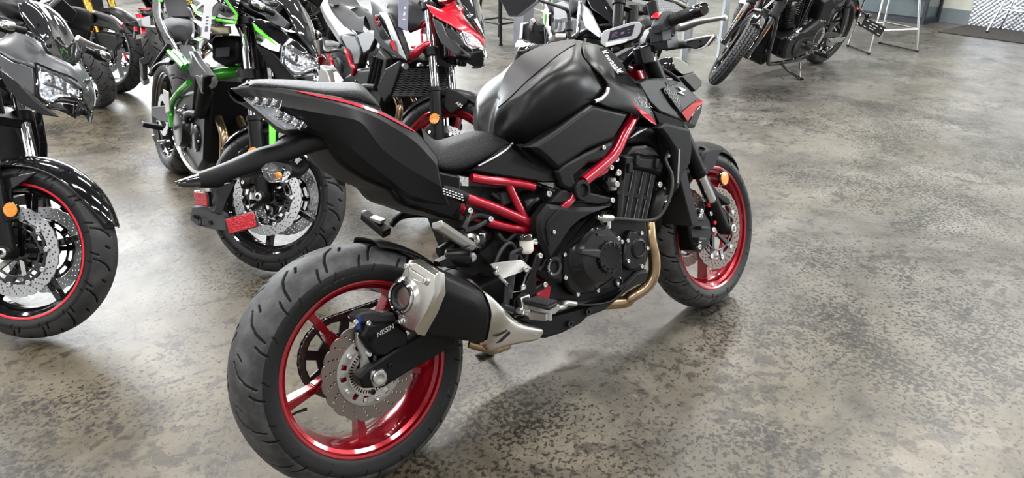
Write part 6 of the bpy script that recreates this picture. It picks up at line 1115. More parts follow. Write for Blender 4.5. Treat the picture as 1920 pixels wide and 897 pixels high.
# tank, shroud
rt = mk('fuel_tank', loft([[(.3128,.0,1.0125),(.6543,.0,1.0197),(.8811,.0,1.0036),(1.0111,.0,.9949)], [(.6433,-.12,.9454),(.8802,-.14,.9454),(1.0537,-.13,.9589),(1.1501,-.08,.9485)], [(.7408,-.14,.8759),(.9222,-.17,.8866),(1.0505,-.16,.8895),(1.1759,-.1,.8777)], [(.7807,-.14,.7957),(.9604,-.17,.8098),(1.0702,-.16,.8194),(1.145,-.11,.8362)]], 24, 4, mirror=True), 'graphite', rb, sm=50)
mk('tank_lettering', xf(text('Kawasaki', .05, .0006, .1, .0008), T(*[(.9477,-.175,.9222)][0]) @ Matrix.Rotation(R(62), 4, 'Z') @ Matrix.Rotation(R(25), 4, 'Y') @ Matrix.Rotation(R(-20), 4, 'X') @ XZ), 'decal_white', rt, sm=0)
sh1 = [(.8294,-.17,.8447),(.922,-.185,.8735),(1.0022,-.185,.8873),(1.0881,-.19,.8472),(1.1608,-.185,.7793),(1.2032,-.165,.7054),(1.1771,-.165,.6986),(1.0918,-.18,.7066),(.9711,-.18,.7201),(.8545,-.17,.7525)]
rsd = mk('tank_shroud', plate(sh1, (0, .035, 0)), 'graphite', rb, bev=.006, seg=3)
mk('shroud_far', plate(mirror_y(sh1), (0, -.035, 0)), 'graphite', rsd, bev=.006)
mk('shroud_silver_edge', plate([(.9353,-.192,.8765),(1.0078,-.192,.8871),(1.0821,-.195,.8458),(1.1541,-.19,.7813),(1.2158,-.17,.7049),(1.1689,-.185,.7228),(1.1015,-.195,.7762),(1.0074,-.195,.8502)], (0, -.004, 0)), 'silver_paint', rsd, bev=.001)
mk('shroud_gloss_insert', plate([(.8562,-.18,.8545),(.899,-.185,.8631),(1.0191,-.195,.8078),(1.1131,-.195,.7635),(1.1496,-.19,.73),(1.1075,-.192,.7337),(.9828,-.192,.7657),(.8971,-.185,.8065)], (0, -.004, 0)), 'gloss_black', rsd, bev=.001)
mk('shroud_red_tab', plate([(1.0878,-.199,.7664),(1.1172,-.199,.7768),(1.1564,-.194,.7329),(1.1278,-.196,.7352)], (0, -.003, 0)), 'bright_red', rsd, sm=0)
mk('shroud_red_script', tube([(.8795,-.19,.8449),(.9113,-.194,.8538),(.9026,-.192,.8327),(.9465,-.196,.8344),(.9378,-.195,.8148)], .003, 6), 'bright_red', rsd, sm=0)
mk('frame_front_tube', tube([(1.1507,-.13,.6995),(1.2101,-.13,.7354),(1.225,-.11,.7689),(1.2369,-.07,.7932)], .020, 12), 'frame_red', rf3)
mk('frame_upper_tube', tube([(1.0823,-.1,.8283),(1.1488,-.09,.8573),(1.1787,-.06,.8832)], .014, 10), 'frame_red', rf3)
mk('coil_bracket', [tube([(1.2089,-.1,.7891),(1.1898,-.1,.8295),(1.1982,-.1,.8522)], .006, 8), tube([(1.1719,-.13,.7618),(1.1919,-.12,.7625)], .007, 8)], 'frame_red', rf3)
# seat, tail, rear pieces
mk('rider_seat', loft([[(x, 0, z + .01) for x, y, z in [(.1761,-.11,.8136),(.3216,-.12,.7712),(.4243,-.115,.7432),(.498,-.1,.7293)]], [(.1898,-.06,.8523),(.3316,-.06,.8287),(.4403,-.06,.8105),(.4909,-.05,.8237)], [(.1645,-.1,.8218),(.3226,-.11,.7833),(.4236,-.105,.7603),(.5471,-.08,.7597)], [(.1974,-.12,.8121),(.3409,-.125,.7677),(.436,-.12,.7416),(.5726,-.09,.744)]], 20, 4, mirror=True), 'vinyl_plain', rb, sm=60, label='black stepped rider seat')
mk('passenger_seat', loft([[(x, 0, z + .01) for x, y, z in [(-.0018,-.09,.924),(.0985,-.1,.8554),(.2015,-.105,.8337)]], [(-.0259,-.08,.9232),(.0889,-.09,.8558),(.2042,-.095,.8409)], [(.0007,-.1,.9227),(.0977,-.108,.8487),(.1947,-.11,.824)]], 12, 4, mirror=True), 'vinyl_plain', rb, sm=60, label='black passenger seat')
tr1 = [(-.1506,-.09,.9093),(-.0192,-.105,.8414),(.0939,-.115,.7862),(.2301,-.125,.7419),(.3651,-.13,.6927),(.3931,-.13,.6888)]; tr2 = [(-.0163,-.09,.9226),(.0962,-.105,.8544),(.2056,-.115,.8001),(.323,-.12,.766),(.4631,-.12,.7376),(.5221,-.11,.7211)]
tr3 = [(x, y + .015, z - .05) for x, y, z in tr1]
tcr = mk('tail_cowl', loft([tr2, tr1, tr3], 24, 4), 'silver_paint', rb, sm=50, sol=.006, label='satin silver tail cowl'); mk('tail_cowl_far', mir(loft([tr2, tr1, tr3], 24, 4)), 'silver_paint', tcr, sm=50, sol=.006)
mk('side_cover', plate([(.3723,-.13,.6911),(.4281,-.13,.7075),(.5448,-.12,.7182),(.6257,-.13,.6829),(.6702,-.14,.6429),(.6705,-.145,.5908),(.6079,-.14,.5748),(.5278,-.135,.6192)], (0, .03, 0)), 'graphite', rb, bev=.008, seg=3)
mk('tank_side_cover', plate([(.5343,-.11,.723),(.7008,-.12,.7718),(.8356,-.15,.7584),(.8082,-.16,.6841),(.7256,-.15,.6513),(.6244,-.13,.6879)], (0, .03, 0)), 'plastic_grey', rb, bev=.008, seg=3)
mk('red_rail', tube([(.4961,-.14,.6346),(.5534,-.145,.6068),(.5945,-.145,.5719),(.6345,-.145,.5634),(.6139,-.14,.5284)], .013, 10), 'frame_red', rf3)
mk('red_rear_rail', tube([(.2115,-.11,.5625),(.2625,-.11,.5319),(.2939,-.11,.4925)], .013, 10), 'frame_red', rf3)
pb3 = mk('passenger_peg_bracket', [tube([(.4593,-.13,.6135),(.4295,-.15,.6226),(.3564,-.18,.5965),(.3142,-.2,.5928)], [.011, .008, .008, .012], 8), tube([(.4089,-.13,.6537),(.4023,-.15,.6235),(.3697,-.18,.5987)], [.011, .008, .009], 8), tube([(.2013,-.15,.6408),(.2871,-.17,.608),(.3504,-.18,.5928)], [.010, .008, .009], 8)], 'plastic_grey', rb)
mk('passenger_peg', bar(*[(.3018,-.2,.5853),(.4596,-.28,.6765)], .030, .024, up=(1, 0, 0)), 'cast_silver', pb3, bev=.004)
mfl = mk('muffler', sections([[(x, -.19 + .05 * sc * math.cos(a), z + .06 * sc * math.sin(a)) for a in np.arange(8) * PI / 4] for x, z, sc in ((.50, .30, .5), (.42, .33, .8), (.30, .40, .95))], 2, sub=2), 'graphite', rb, sm=40)
mk('muffler_sleeve', plate([(.3592,-.24,.4657),(.3942,-.235,.5326),(.4504,-.225,.5168),(.5134,-.215,.4437),(.4081,-.235,.4208)], (0, .08, 0)), 'cast_silver', mfl, bev=.010, seg=3, label='brushed silver muffler shield')
mk('heel_guard', plate([(.4944,-.2,.5112),(.5313,-.2,.5235),(.63,-.2,.4949),(.5873,-.2,.4599),(.5433,-.2,.451)], (0, .006, 0)), 'white', rb, bev=.002)
mk('hugger', tube([(.2581,-.08,.5509),(.3187,-.08,.5335),(.3364,-.08,.4918)], .012, 8), 'rubber_side', rb)
# headlight mask
rl = [(1.3108,-.12,.8619),(1.3529,-.12,.8139),(1.3818,-.1,.8008),(1.3855,-.03,.8228),(1.3971,.0,.8372),(1.3759,-.02,.8493),(1.3426,-.08,.8624)]
rh = mk('headlight', loft([[rl[0], rl[6], rl[5], rl[4]], [rl[1], rl[2], rl[3], tuple(np.array(rl[4]) - (0, 0, .012))]], 12, 4, mirror=True), 'reflector_silver', rb, RS, sm=40, label='clear wedge headlight')
mk('headlight_lens', xf(loft([[rl[0], rl[6], rl[5], rl[4]], [rl[1], rl[2], rl[3], tuple(np.array(rl[4]) - (0, 0, .012))]], 12, 4, mirror=True), T(.012, 0, .003)), 'clear_lens', rh, sm=40, sol=.003)
rc3 = mk('headlight_cowl', loft([[(1.1327,-.145,.9291),(1.1902,-.15,.8889),(1.2658,-.14,.8742),(1.3129,-.125,.8626),(1.3443,-.085,.8638),(1.3752,-.02,.8513),(1.3956,.0,.8391)], [(1.154,-.125,.9316),(1.2204,-.125,.9112),(1.286,-.11,.8952),(1.3251,-.09,.8886),(1.3521,-.06,.8814),(1.3799,-.02,.8617),(1.3982,.0,.8413)], [(1.184,-.1,.9317),(1.2432,-.09,.9421),(1.2964,-.08,.9212),(1.3294,-.065,.9041),(1.3578,-.04,.8883),(1.3816,-.015,.8672),(1.3972,.0,.8486)], [(1.2023,-.06,.9934),(1.2268,-.06,.9844),(1.2789,-.06,.945),(1.3222,-.05,.9176),(1.3529,-.035,.8959),(1.3813,-.012,.8717),(1.3968,.0,.8546)]], 26, 4, mirror=True), 'bright_red', rb, RS, sm=40, sol=.005, label='bright red headlight cowl')
sp1 = [(1.1811,-.15,.8792),(1.2407,-.15,.8649),(1.2804,-.15,.8238),(1.3538,-.13,.7895),(1.3916,-.1,.7737),(1.3917,-.09,.7612),(1.3296,-.13,.7533),(1.2621,-.15,.782),(1.2186,-.155,.8283)]
for s in (-1, 1): mk('side_panel', plate(sp1 if s < 0 else mirror_y(sp1), (0, .016 * -s, 0)), 'grey_paint', rc3, bev=.005)
sp2 = [(1.2505,-.145,.8541),(1.2983,-.14,.8532),(1.3393,-.13,.8298),(1.3615,-.12,.8014),(1.3832,-.09,.785),(1.3327,-.14,.8034),(1.2904,-.15,.819)]
for s in (-1, 1): mk('side_insert', plate(sp2 if s < 0 else mirror_y(sp2), (0, .012 * -s, 0)), 'graphite', rc3, bev=.004)
mk('chin', [loft([[(1.3577,-.115,.7943),(1.3847,-.08,.7916),(1.3991,.0,.8202)], [(1.3421,-.12,.7517),(1.3882,-.08,.7589),(1.385,.0,.7652)], [(1.3257,-.11,.7384),(1.3656,-.07,.7399),(1.3861,.0,.7387)]], 10, 4, mirror=True)], 'satin_black', rc3, sm=40, sol=.008)
mk('windscreen', loft([[(1.2425,-.12,1.0288),(1.2921,-.11,.9706),(1.3245,-.085,.9418),(1.358,-.04,.9109),(1.3885,.0,.8729)], [(1.265,-.06,1.0536),(1.3078,-.055,.9986),(1.3393,-.045,.9572),(1.3653,-.02,.9183),(1.3916,.0,.8715)], [(1.2736,.0,1.075),(1.3116,.0,1.0162),(1.3384,.0,.9699),(1.3652,.0,.9237),(1.3936,.0,.8705)]], 16, 4, mirror=True), 'tint_lens', rb, RS, sm=50, sol=.004, label='dark tinted windscreen')
mk('screen_panel', plate([(1.2932,-.115,.9621),(1.322,-.1,.9442),(1.3599,-.06,.9059),(1.3706,-.035,.8817),(1.3419,-.075,.9046),(1.3142,-.105,.926)], (0, .012, 0)), 'graphite', rc3, bev=.003)
mk('horn_ring', lathe([(.03, 0), (.042, .002), (.042, .02), (.03, .02)], 24, [(1.1852,-.06,.9816)][0], (-.3, -.6, .6), closed=True), 'candy_red', rc3)
mk('cowl_emblem', lathe([(.010, 0), (.008, .003), (0, .003)], 16, [(1.3361,-.112,.9355)][0], (.5, -.8, .2)), 'chrome', rc3)
# ------------------------------------------------------------------ hang tags on the bars
mat('tag_plastic', (.66, .66, .70), .25, 0, coat=.6); mat('tag_print', (.10, .10, .14), .5); mat('tag_photo', (.20, .21, .28), .4)
def hang_tag(pts4, rows, lab, photo=False):
    M = [np.array(p) for p in pts4]; n = np.cross(M[1] - M[0], M[3] - M[0]); n /= np.linalg.norm(n)
    if n[1] > 0: n = -n
    o = mk('hang_tag', plate(pts4, tuple(n * -.003)), 'tag_photo' if photo else 'tag_plastic', bev=.0008); tag(o, lab, 'tag', 'tags hanging from the handlebars')
    for (u, v, w, h) in rows:
        c = (M[0] * (1 - u) + M[1] * u) * (1 - v) + (M[3] * (1 - u) + M[2] * u) * v; eu = (M[1] - M[0]) * w / 2; ev = (M[3] - M[0]) * h / 2
        mk('print', plate([c - eu - ev, c + eu - ev, c + eu + ev, c - eu + ev], tuple(n * .0008)), 'tag_plastic' if photo else 'tag_print', o, sm=0)
hang_tag([(.2077,1.45,1.0865),(.2384,1.45,1.0845),(.1847,1.42,.919),(.1573,1.42,.9318)], [(.5, .55, .3, .03), (.5, .62, .3, .03), (.5, .69, .3, .03), (.5, .80, .35, .12)], 'clear plastic tag with dark print hanging on the green motorcycle')
hang_tag([(1.0581,1.52,1.0275),(1.109,1.52,1.0243),(1.0741,1.49,.8535),(1.0267,1.49,.8802)], [(.5, .45, .5, .07), (.5, .60, .35, .10), (.5, .75, .5, .03)], 'dark printed tag hanging on the red motorcycle', True)
mat('pale_grey', (.30, .33, .35), .4, .2)
# ------------------------------------------------------------------ grey faired motorcycle behind the tank
JM = root_matrix(2.485, 2.313, -112, 12); JS = steer_matrix(1.41, .3, R(8))
jb = thing('motorcycle', 'grey and black motorcycle half hidden behind the matte black fuel tank', 'motorcycle', JM)
wheel_pair(jb, JS, 1.41, 'gloss_black', 'single')
je, jf = chassis(jb, 1.41, 'satin_black', tank_mt='graphite', tail_mt='graphite')
front_end(jb, JS, 1.41, ('satin_black', 'satin_black', 'satin_black'), False, mirrors=False, head=True)
radiator(jb); headers(jb); stand(jb)
jt = mk('tail_panel', plate([(.014,-.13,.7393),(.2076,-.13,.7502),(.2411,-.12,.7843),(.3122,-.13,.7534),(.3699,-.14,.6903),(.4905,-.15,.6353),(.4477,-.15,.6317),(.3219,-.14,.6748),(.2659,-.13,.7349),(.1742,-.13,.7455)], (0, .03, 0)), 'pale_grey', jb, bev=.003)
mk('tail_green_band', plate([(.2466,-.137,.7387),(.2767,-.137,.747),(.3327,-.141,.6803),(.2987,-.141,.6867)], (0, -.004, 0)), 'bright_green', jt, sm=0)
mk('side_rail', tube([(.2254,-.12,.7901),(.3658,-.14,.7477),(.4206,-.15,.6889),(.5298,-.16,.6328)], .012, 8), 'gloss_black', jb)
mk('side_cover', plate([(.3479,-.13,.8132),(.4837,-.13,.8473),(.5903,-.13,.8453),(.6791,-.14,.8139),(.7035,-.15,.7482),(.6654,-.16,.6877),(.5441,-.16,.6618)], (0, .03, 0)), 'plastic_grey', jb, bev=.008)
mk('side_cover_vent', plate([(.5325,-.165,.7457),(.5796,-.165,.7448),(.6015,-.17,.6967),(.5698,-.17,.6861)], (0, -.003, 0)), 'shadow_void', jb, sm=0)
jp = mk('passenger_peg_bracket', [tube([(.2896,-.14,.6697),(.3242,-.17,.6345),(.2934,-.2,.6242)], .010, 8), tube([(.1906,-.15,.6762),(.306,-.17,.6434),(.3521,-.16,.6409)], .009, 8), tube([(.3266,-.17,.631),(.2439,-.15,.5803),(.2574,-.15,.5422)], .011, 8)], 'graphite', jb)
mk('passenger_peg', bar(*[(.2685,-.2,.624),(.4834,-.28,.706)], .030, .024, up=(1, 0, 0)), 'cast_silver', jp, bev=.004)
jm = mk('muffler', plate([(.2231,-.26,.6577),(.3096,-.24,.6865),(.3278,-.22,.6304),(.3435,-.21,.548),(.2585,-.25,.5175),(.2622,-.26,.5647)], (.02, .09, 0)), 'graphite', jb, bev=.015, seg=3)
mk('muffler_edge', plate([(.2529,-.268,.6551),(.274,-.262,.6673),(.3086,-.258,.5732),(.2802,-.266,.5648)], (0, -.004, 0)), 'pale_grey', jm, bev=.002)
mk('end_cap', plate([(.2185,-.27,.5189),(.2424,-.27,.5515),(.3027,-.26,.5718),(.3816,-.23,.5674),(.396,-.23,.5465),(.2913,-.26,.5139),(.2371,-.27,.5021)], (.02, .08, 0)), 'steel', jm, bev=.008, seg=3); mk('end_cap_slot', plate([(.3326,-.272,.5711),(.3918,-.245,.5706),(.3814,-.25,.562)], (0, -.006, 0)), 'shadow_void', jm, sm=0)
mk('side_cowl', plate([(.8375,-.18,.8787),(.9777,-.18,.8538),(1.1106,-.17,.7849),(1.1836,-.17,.7546),(1.1731,-.17,.7433),(.9968,-.18,.7646),(.8941,-.18,.8224)], (0, .02, 0)), 'pale_grey', jb, bev=.004)
mk('side_cowl_fin', plate([(1.0022,-.182,.8425),(1.0658,-.18,.8331),(1.1956,-.172,.7704),(1.1673,-.175,.7697)], (0, -.008, 0)), 'pale_grey', jb, bev=.002)
mk('side_fairing', plate([(.8463,-.17,.9211),(.9797,-.14,.9429),(1.1079,-.12,.8784),(1.1958,-.1,.8343),(1.1693,-.12,.8173),(1.0872,-.15,.8464),(.9874,-.17,.8618)], (0, .03, 0)), 'gloss_black', jb, bev=.008)
mk('front_fairing', plate([(.9218,-.1,.9531),(.9012,.05,.979),(1.008,.03,.872),(1.023,.0,.8347),(1.0523,-.04,.8273),(1.0157,-.09,.8852)], (-.03, .02, 0)), 'graphite', jb, bev=.008)
mk('fairing_bolt', lathe([(.012, 0), (.010, .004), (0, .004)], 14, [(.9309,-.03,.9212)][0], (.7, -.7, .1)), 'chrome', jb)
jl = mk('headlight', plate([(.9377,.05,.9296),(.955,.07,.9209),(.9759,.12,.8935),(.9931,.12,.8836),(.9834,.1,.8712),(.9767,.05,.876)], (-.03, .02, 0)), 'reflector_silver', jb, bev=.004); mk('bulb', lathe([(0, -.01), (.012, -.004), (.012, .006), (0, .012)], 12, [(.976,.09,.893)][0], (1, 0, 0)), 'amber_lens', jl)
mk('fork_leg', tube([(.8789,-.19,.8823),(.9074,-.19,.8077),(.9391,-.19,.7386),(.9353,-.19,.7031)], .010, 12), 'chrome', jb)
mk('rear_engine_bits', [cyl(*[(.6826,-.2,.6573),(.7107,-.15,.6708)], .022), cyl(*[(.6165,-.2,.6404),(.6567,-.2,.6501)], .018)], 'cast_silver', jb)
# ------------------------------------------------------------------ motorcycles of the second row
def second(x, y, head, label, rim, tank, tail, st=20, tyremt='rubber_used', sc=1, **kw):
    M = root_matrix(x, y, head, 11) @ Matrix.Diagonal((sc, sc, sc, 1)); b = thing('motorcycle', label, 'motorcycle', M); S = steer_matrix(1.41, .3, R(st))
    wheel_pair(b, S, 1.41, rim, 'single', tyremt=tyremt, **kw); chassis(b, 1.41, 'satin_black', tank_mt=tank, tail_mt=tail, guard=False); headers(b); radiator(b); stand(b); return b, S
# tail facing the camera, left: dark grey with red lamp
db, DS = second(.30, 4.42, 108, 'dark grey motorcycle showing its red tail lamp above the grey windscreen motorcycle', 'gloss_black', 'graphite', 'graphite', sc=.8)
front_end(db, DS, 1.41, head=True)
td = mk('tail_body', loft([[(-.5101,-.02,.9033),(-.6828,-.02,.8835),(-.7806,-.02,.8485),(-.8731,.0,.7843)], [(-.3358,-.09,.8193),(-.5236,-.08,.8129),(-.6688,-.06,.7973),(-.8513,-.01,.7697)], [(-.259,-.09,.7367),(-.4746,-.08,.7433),(-.6318,-.06,.7432),(-.8384,-.01,.7548)]], 14, 4), 'graphite', db, sm=50, sol=.03)
mk('tail_lamp', plate([(-.5699,-.085,.8341),(-.6472,-.075,.8221),(-.7869,-.04,.8023),(-.7785,-.035,.7671),(-.6486,-.06,.745),(-.5252,-.085,.77)], (0, -.02, .01)), 'red_lens', db, bev=.004, label='red wedge tail lamp')
mk('seat_hump', loft([[(-.0449,.0,.8952),(-.2964,.0,.9174),(-.4748,.0,.8973),(-.5173,.0,.8472)], [(.2497,-.11,.7671),(.0089,-.11,.761),(-.1656,-.11,.7445),(-.2894,-.09,.7445)], [(.3321,-.12,.6867),(.1032,-.12,.6604),(-.0891,-.11,.6643),(-.2135,-.09,.6746)]], 14, 4), 'vinyl_plain', db, sm=60, sol=.02)
mk('plate_holder', plate([(-.4428,-.05,.7219),(-.7485,-.03,.7338),(-.7853,.0,.675),(-.6947,.0,.6087),(-.5777,-.02,.5969),(-.427,-.05,.6542)], (0, .05, 0)), 'plastic', db, bev=.006)
mk('rear_indicator', sections([[tuple(np.array(c) + (.02 * s_ * math.cos(a), 0, .024 * s_ * math.sin(a))) for a in np.arange(8) * PI / 4] for c, s_ in zip([(-.4174,-.1,.6835),(-.4057,-.14,.64),(-.3864,-.18,.595)], (.6, 1, .6))], 2), 'reflector_silver', db, sm=50)
mk('side_reflector', lathe([(.032, 0), (.034, .006), (.024, .016), (0, .018)], 24, [(-.4752,-.12,.4706)][0], (-.3, -.9, 0)), 'red_lens', db, label='round red reflector')
# gold fork motorcycle facing the camera
EM = T(.49749, 4.77657, .002) @ Matrix.Rotation(R(-67.4357), 4, 'Z') @ Matrix.Rotation(-R(10), 4, 'X')
eb = thing('motorcycle', 'black motorcycle with gold fork tubes in the second row', 'motorcycle', EM @ T(-1.41, 0, 0))
wheel_pair(eb, Matrix(), 1.41, 'silver_paint', 'single', nd=(1, 1)); chassis(eb, 1.41, 'satin_black', tank_mt='gloss_black', tail_mt='gloss_black')
front_end(eb, Matrix(), 1.41, ('gold', 'gold', 'satin_black'), False, 'satin_black', mirrors=False, head=True); radiator(eb); headers(eb); stand(eb)
# tail with red lamps and plate bracket
fb, FS = second(.86, 4.33, 58, 'black motorcycle with red lamps and plate bracket behind the green motorcycle tail', 'gloss_black', 'graphite', 'plastic')
front_end(fb, FS, 1.41, head=True)
fm_ = [[(-.1802,.03,.6855),(-.0437,.0,.6641),(-.0709,.0,.6523),(-.1603,.03,.6727)], [(-.214,.05,.6563),(-.2057,.03,.6549),(-.2207,-.0,.6206),(-.267,.0,.6217),(-.2333,.04,.6268)]]
for p in fm_: mk('tail_lamp', plate(p, (-.02, -.02, 0)), 'red_lens', fb, bev=.003)
mk('tail_fin', loft([[(-.1723,.04,.6672),(-.1647,-.0,.6658),(-.004,.0,.6348)], [(-.1702,.04,.6593),(-.2451,-.02,.6507),(-.1326,-.03,.6088)]], 8, 4), 'plastic', fb, sol=.02, sm=50)
pbk = mk('plate_bracket', plate([(-.2663,.1,.6135),(-.2217,.05,.6117),(-.2702,.03,.5734),(-.3071,.03,.5337),(-.3491,.05,.507),(-.3791,.05,.5201),(-.2742,.05,.5781),(-.2571,.1,.593)], (.01, .02, 0)), 'plastic', fb, bev=.003)
for p in ([(-.2991,.06,.5842),(-.2742,.05,.5781),(-.3089,.05,.5496),(-.3221,.06,.5577)], [(-.3483,.0,.584),(-.3231,-.02,.5781),(-.3699,-.02,.5345),(-.3861,.0,.5399)]): mk('red_reflector', plate(p, (-.008, -.012, 0)), 'red_lens', pbk, bev=.002)
mk('slotted_bracket', [plate([(-.3351,.06,.5356),(-.3013,.03,.5289),(-.3322,.03,.5037),(-.358,.06,.5092)], (-.006, -.006, 0))], 'cast_silver', pbk, bev=.002)
mk('grey_flank', plate([(-.3435,-.02,.628),(-.2238,-.05,.6264),(-.3764,-.08,.5612),(-.3861,-.03,.5805)], (.02, .03, 0)), 'grey_paint', fb, bev=.006)
mk('grab_rail', tube([(-.3195,-.02,.5714),(-.2102,-.06,.5437)], .008, 8), 'chrome', fb)
# cruiser with finned engine
ib = thing('motorcycle', 'black cruiser with finned engine seen between the green and red motorcycles', 'motorcycle', root_matrix(2.05, 3.75, 97, 9)); IS = steer_matrix(1.41, .3, R(15))
wheel_pair(ib, IS, 1.41, 'gloss_black', 'single'); chassis(ib, 1.41, 'satin_black', tank_mt='gloss_black', tail_mt='gloss_black'); front_end(ib, IS, 1.41, mirrors=False, head=True); headers(ib); stand(ib)
cyf = mk('finned_cylinder', cyl(*[(.6132,.05,.4133),(.4763,.05,.5583)], .05, n=20), 'engine_black', ib)
fa, fb_ = [np.array(v) for v in [(.4904,.06,.4236),(.5425,.06,.5375)]]
for k in range(9): c = fa + (fb_ - fa) * k / 8; mk('cooling_fin', lathe([(.085, -.003), (.085, .003)], 24, tuple(c), tuple(fb_ - fa)), 'cast_silver' if k > 3 else 'engine_cover', cyf)
mk('rocker_cover', cyl(*[(.6127,.06,.5774),(.3975,.06,.6394)], .045, ch=.01), 'plastic_grey', ib)
mk('red_plug_cap', sections([[tuple(np.array(c) + (.016 * s_ * math.cos(a), .016 * s_ * math.sin(a), 0)) for a in np.arange(8) * PI / 4] for c, s_ in zip([(.8071,-.06,.4637),(.7862,-.06,.5034),(.7622,-.06,.543)], (.6, 1.2, .5))], 2), 'bright_red', ib, sm=50)
mk('floorboard', [box([(.6725,-.05,.3197)][0], (.14, .1, .03))], 'cast_silver', ib, bev=.006)
# ------------------------------------------------------------------ black cruiser on the right
HM = root_matrix(5.99, 2.19, 181, 13); HS = steer_matrix(1.52, .33, R(36), 30, .04)
hb_ = thing('motorcycle', 'all black cruiser motorcycle leaning on its side stand at upper right', 'motorcycle', HM)
HF = [(.040, .245), (.048, .252), (.0515, .268), (.051, .280), (.046, .296), (.036, .312), (.022, .323), (.010, .328), (0, .330)]
zig = []
for k in range(2): 
    z0 = .012 + .026 * k; zig.append([(.0, z0), (.012, z0 + .006), (.024, z0 - .004), (.036, z0 + .006), (.048, z0 - .003), (.0517, z0)])
zig += [[(.010, .022), (.018, .034)], [(.034, .048), (.040, .060)]]
hw_ = mk('front_wheel', rim_geo(.042, .255), 'gloss_black', hb_, HS @ T(1.52, 0, .33))
link('tyre', grid_mesh('tyre', tyre_geo(HF, 1000, 40, .006, 6, zig, .0022), 'rubber_used', .27), hw_)
spm = mesh_of(bar((.03, 0, 0), (.222, 0, 0), .012, .010), 'spoke', 'gloss_black')
for k in range(13): link('spoke', spm, hw_, Matrix.Rotation(k * 2 * PI / 13, 4, 'Y'))
mk('hub', lathe([(.02, -.06), (.035, -.05), (.03, 0), (.035, .05), (.02, .06)], 28), 'gloss_black', hw_); mk('brake_disc', wave_disc(.145, .10, 1, 24, .005, -.06, 0, 5), 'disc_worn', hw_)
hr_ = mk('rear_wheel', rim_geo(.06, .225), 'gloss_black', hb_, T(0, 0, .32)); link('tyre', cached_tyre('hr', [(y * .85, r + .006) for y, r in REAR], 480, 20, 'rubber_used'), hr_)
for k in range(9): link('spoke', spm, hr_, Matrix.Rotation(k * 2 * PI / 9, 4, 'Y') @ Matrix.Diagonal((.9, 1.6, 1.6, 1)))
mk('hub', lathe([(.02, -.08), (.05, -.05), (.05, .05), (.02, .08)], 28), 'gloss_black', hr_)
mk('belt_pulley', lathe([(.10, .06), (.14, .06), (.14, .085), (.10, .085)], 60, (0, 0, 0), (0, 1, 0), closed=True), 'cast_silver', hr_)
dn_keep = dn; dn = np.array((math.sin(R(30)), 0, -math.cos(R(30))))
for s in (-1, 1):
    o, P = fork(hb_, HS, s * .105, 1.52, .33, ('gloss_black', 'gloss_black', 'gloss_black'), .80, .30, (.0215, .030), off=-.03)
    mk('fork_gaiter', [lathe([(.036 + .008 * (i % 2), i * .016) for i in range(13)], 24, P(.34), tuple(-dn))], 'rubber_side', o, sm=60)
    mk('fork_shroud', cyl(P(.55), P(.70), .036, n=24, ch=.004), 'satin_black', o)
    q = np.array(P(.28)) + (.03, s * .02, 0); mk('fork_reflector', plate([q, q + (.012, 0, 0), q + (.012 + .04, 0, -.07), q + (.04, 0, -.07)], (0, s * .004, 0)), 'amber_lens', o)
dn = dn_keep
mk('fork_clamp', [box((1.30, 0, .78), (.08, .26, .05), (0, R(30), 0))], 'gloss_black', hb_, HS, bev=.006)
mk('front_fender', loft([[(1.52 + (.352 - abs(t) * .03) * math.cos(a), t * .055, .33 + (.352 - abs(t) * .03) * math.sin(a)) for a in np.linspace(R(60), R(150), 14)] for t in (-1, -.6, 0, .6, 1)], 20, 4), 'gloss_black', hb_, HS, sm=60, sol=.004)
mk('front_caliper', box((1.42, -.08, .40), (.06, .05, .09), (0, .4, 0)), 'engine_black', hb_, HS, bev=.006)
fr5 = mk('frame', [tube([(1.20, s * .06, .80), (1.16, s * .10, .50), (1.10, s * .11, .22), (.98, s * .11, .16), (.55, s * .12, .17), (.40, s * .13, .30)], .018) for s in (1,)], 'gloss_black', hb_); mk('frame_far_tube', tube([(1.20, -.06, .80), (1.16, -.10, .50), (1.10, -.11, .22), (.98, -.11, .16), (.55, -.12, .17), (.40, -.13, .30)], .018), 'gloss_black', fr5)
mk('oil_cooler', [box((1.14, 0, .42), (.05, .16, .34), (0, -.12, 0)), cyl((1.10, -.08, .22), (1.10, .08, .22), .07, ch=.01)], 'satin_black', hb_, bev=.006)
he = mk('engine', pod([(.50, .22), (.46, .34), (.56, .46), (.80, .46), (1.0, .38), (1.0, .24), (.90, .20)], [(-.13, 0), (.11, 0), (.12, .01)]), 'engine_black', hb_, bev=.006)
pr = [(.985, .40), (.93, .44), (.80, .44), (.58, .53), (.50, .52), (.44, .40), (.47, .28), (.58, .22), (.80, .20), (.95, .22), (1.0, .30)]
pcx = mk('primary_cover', pod(pr, [(.115, 0), (.155, 0), (.175, .018)]), 'engine_cover', he, bev=.008, seg=3)
mk('derby_cover', lathe([(.085, 0), (.083, .012), (.070, .018), (0, .018)], 40, (.80, .172, .315), (0, 1, 0)), 'engine_cover', he)
mk('primary_rib', [bar((.86, .178, .43), (.60, .178, .43), .008, .016), bar((.92, .176, .40), (.60, .178, .40), .008, .014)], 'engine_black', he)
for k in range(9): a, b2 = pr[k], pr[(k + 1) % 11]; bolt(pcx, (a[0] * .97 + .021, .172, a[1] * .95 + .016), (0, 1, 0), .007)
mk('pulley_cover_ring', lathe([(.055, 0), (.082, .004), (.085, .014), (.072, .016), (.055, .010)], 40, (.50, .16, .37), (0, 1, 0)), 'cast_silver', he)
mk('pulley_cover', lathe([(.06, .006), (.05, .012), (0, .012)], 40, (.50, .16, .37), (0, 1, 0)), 'graphite', he)
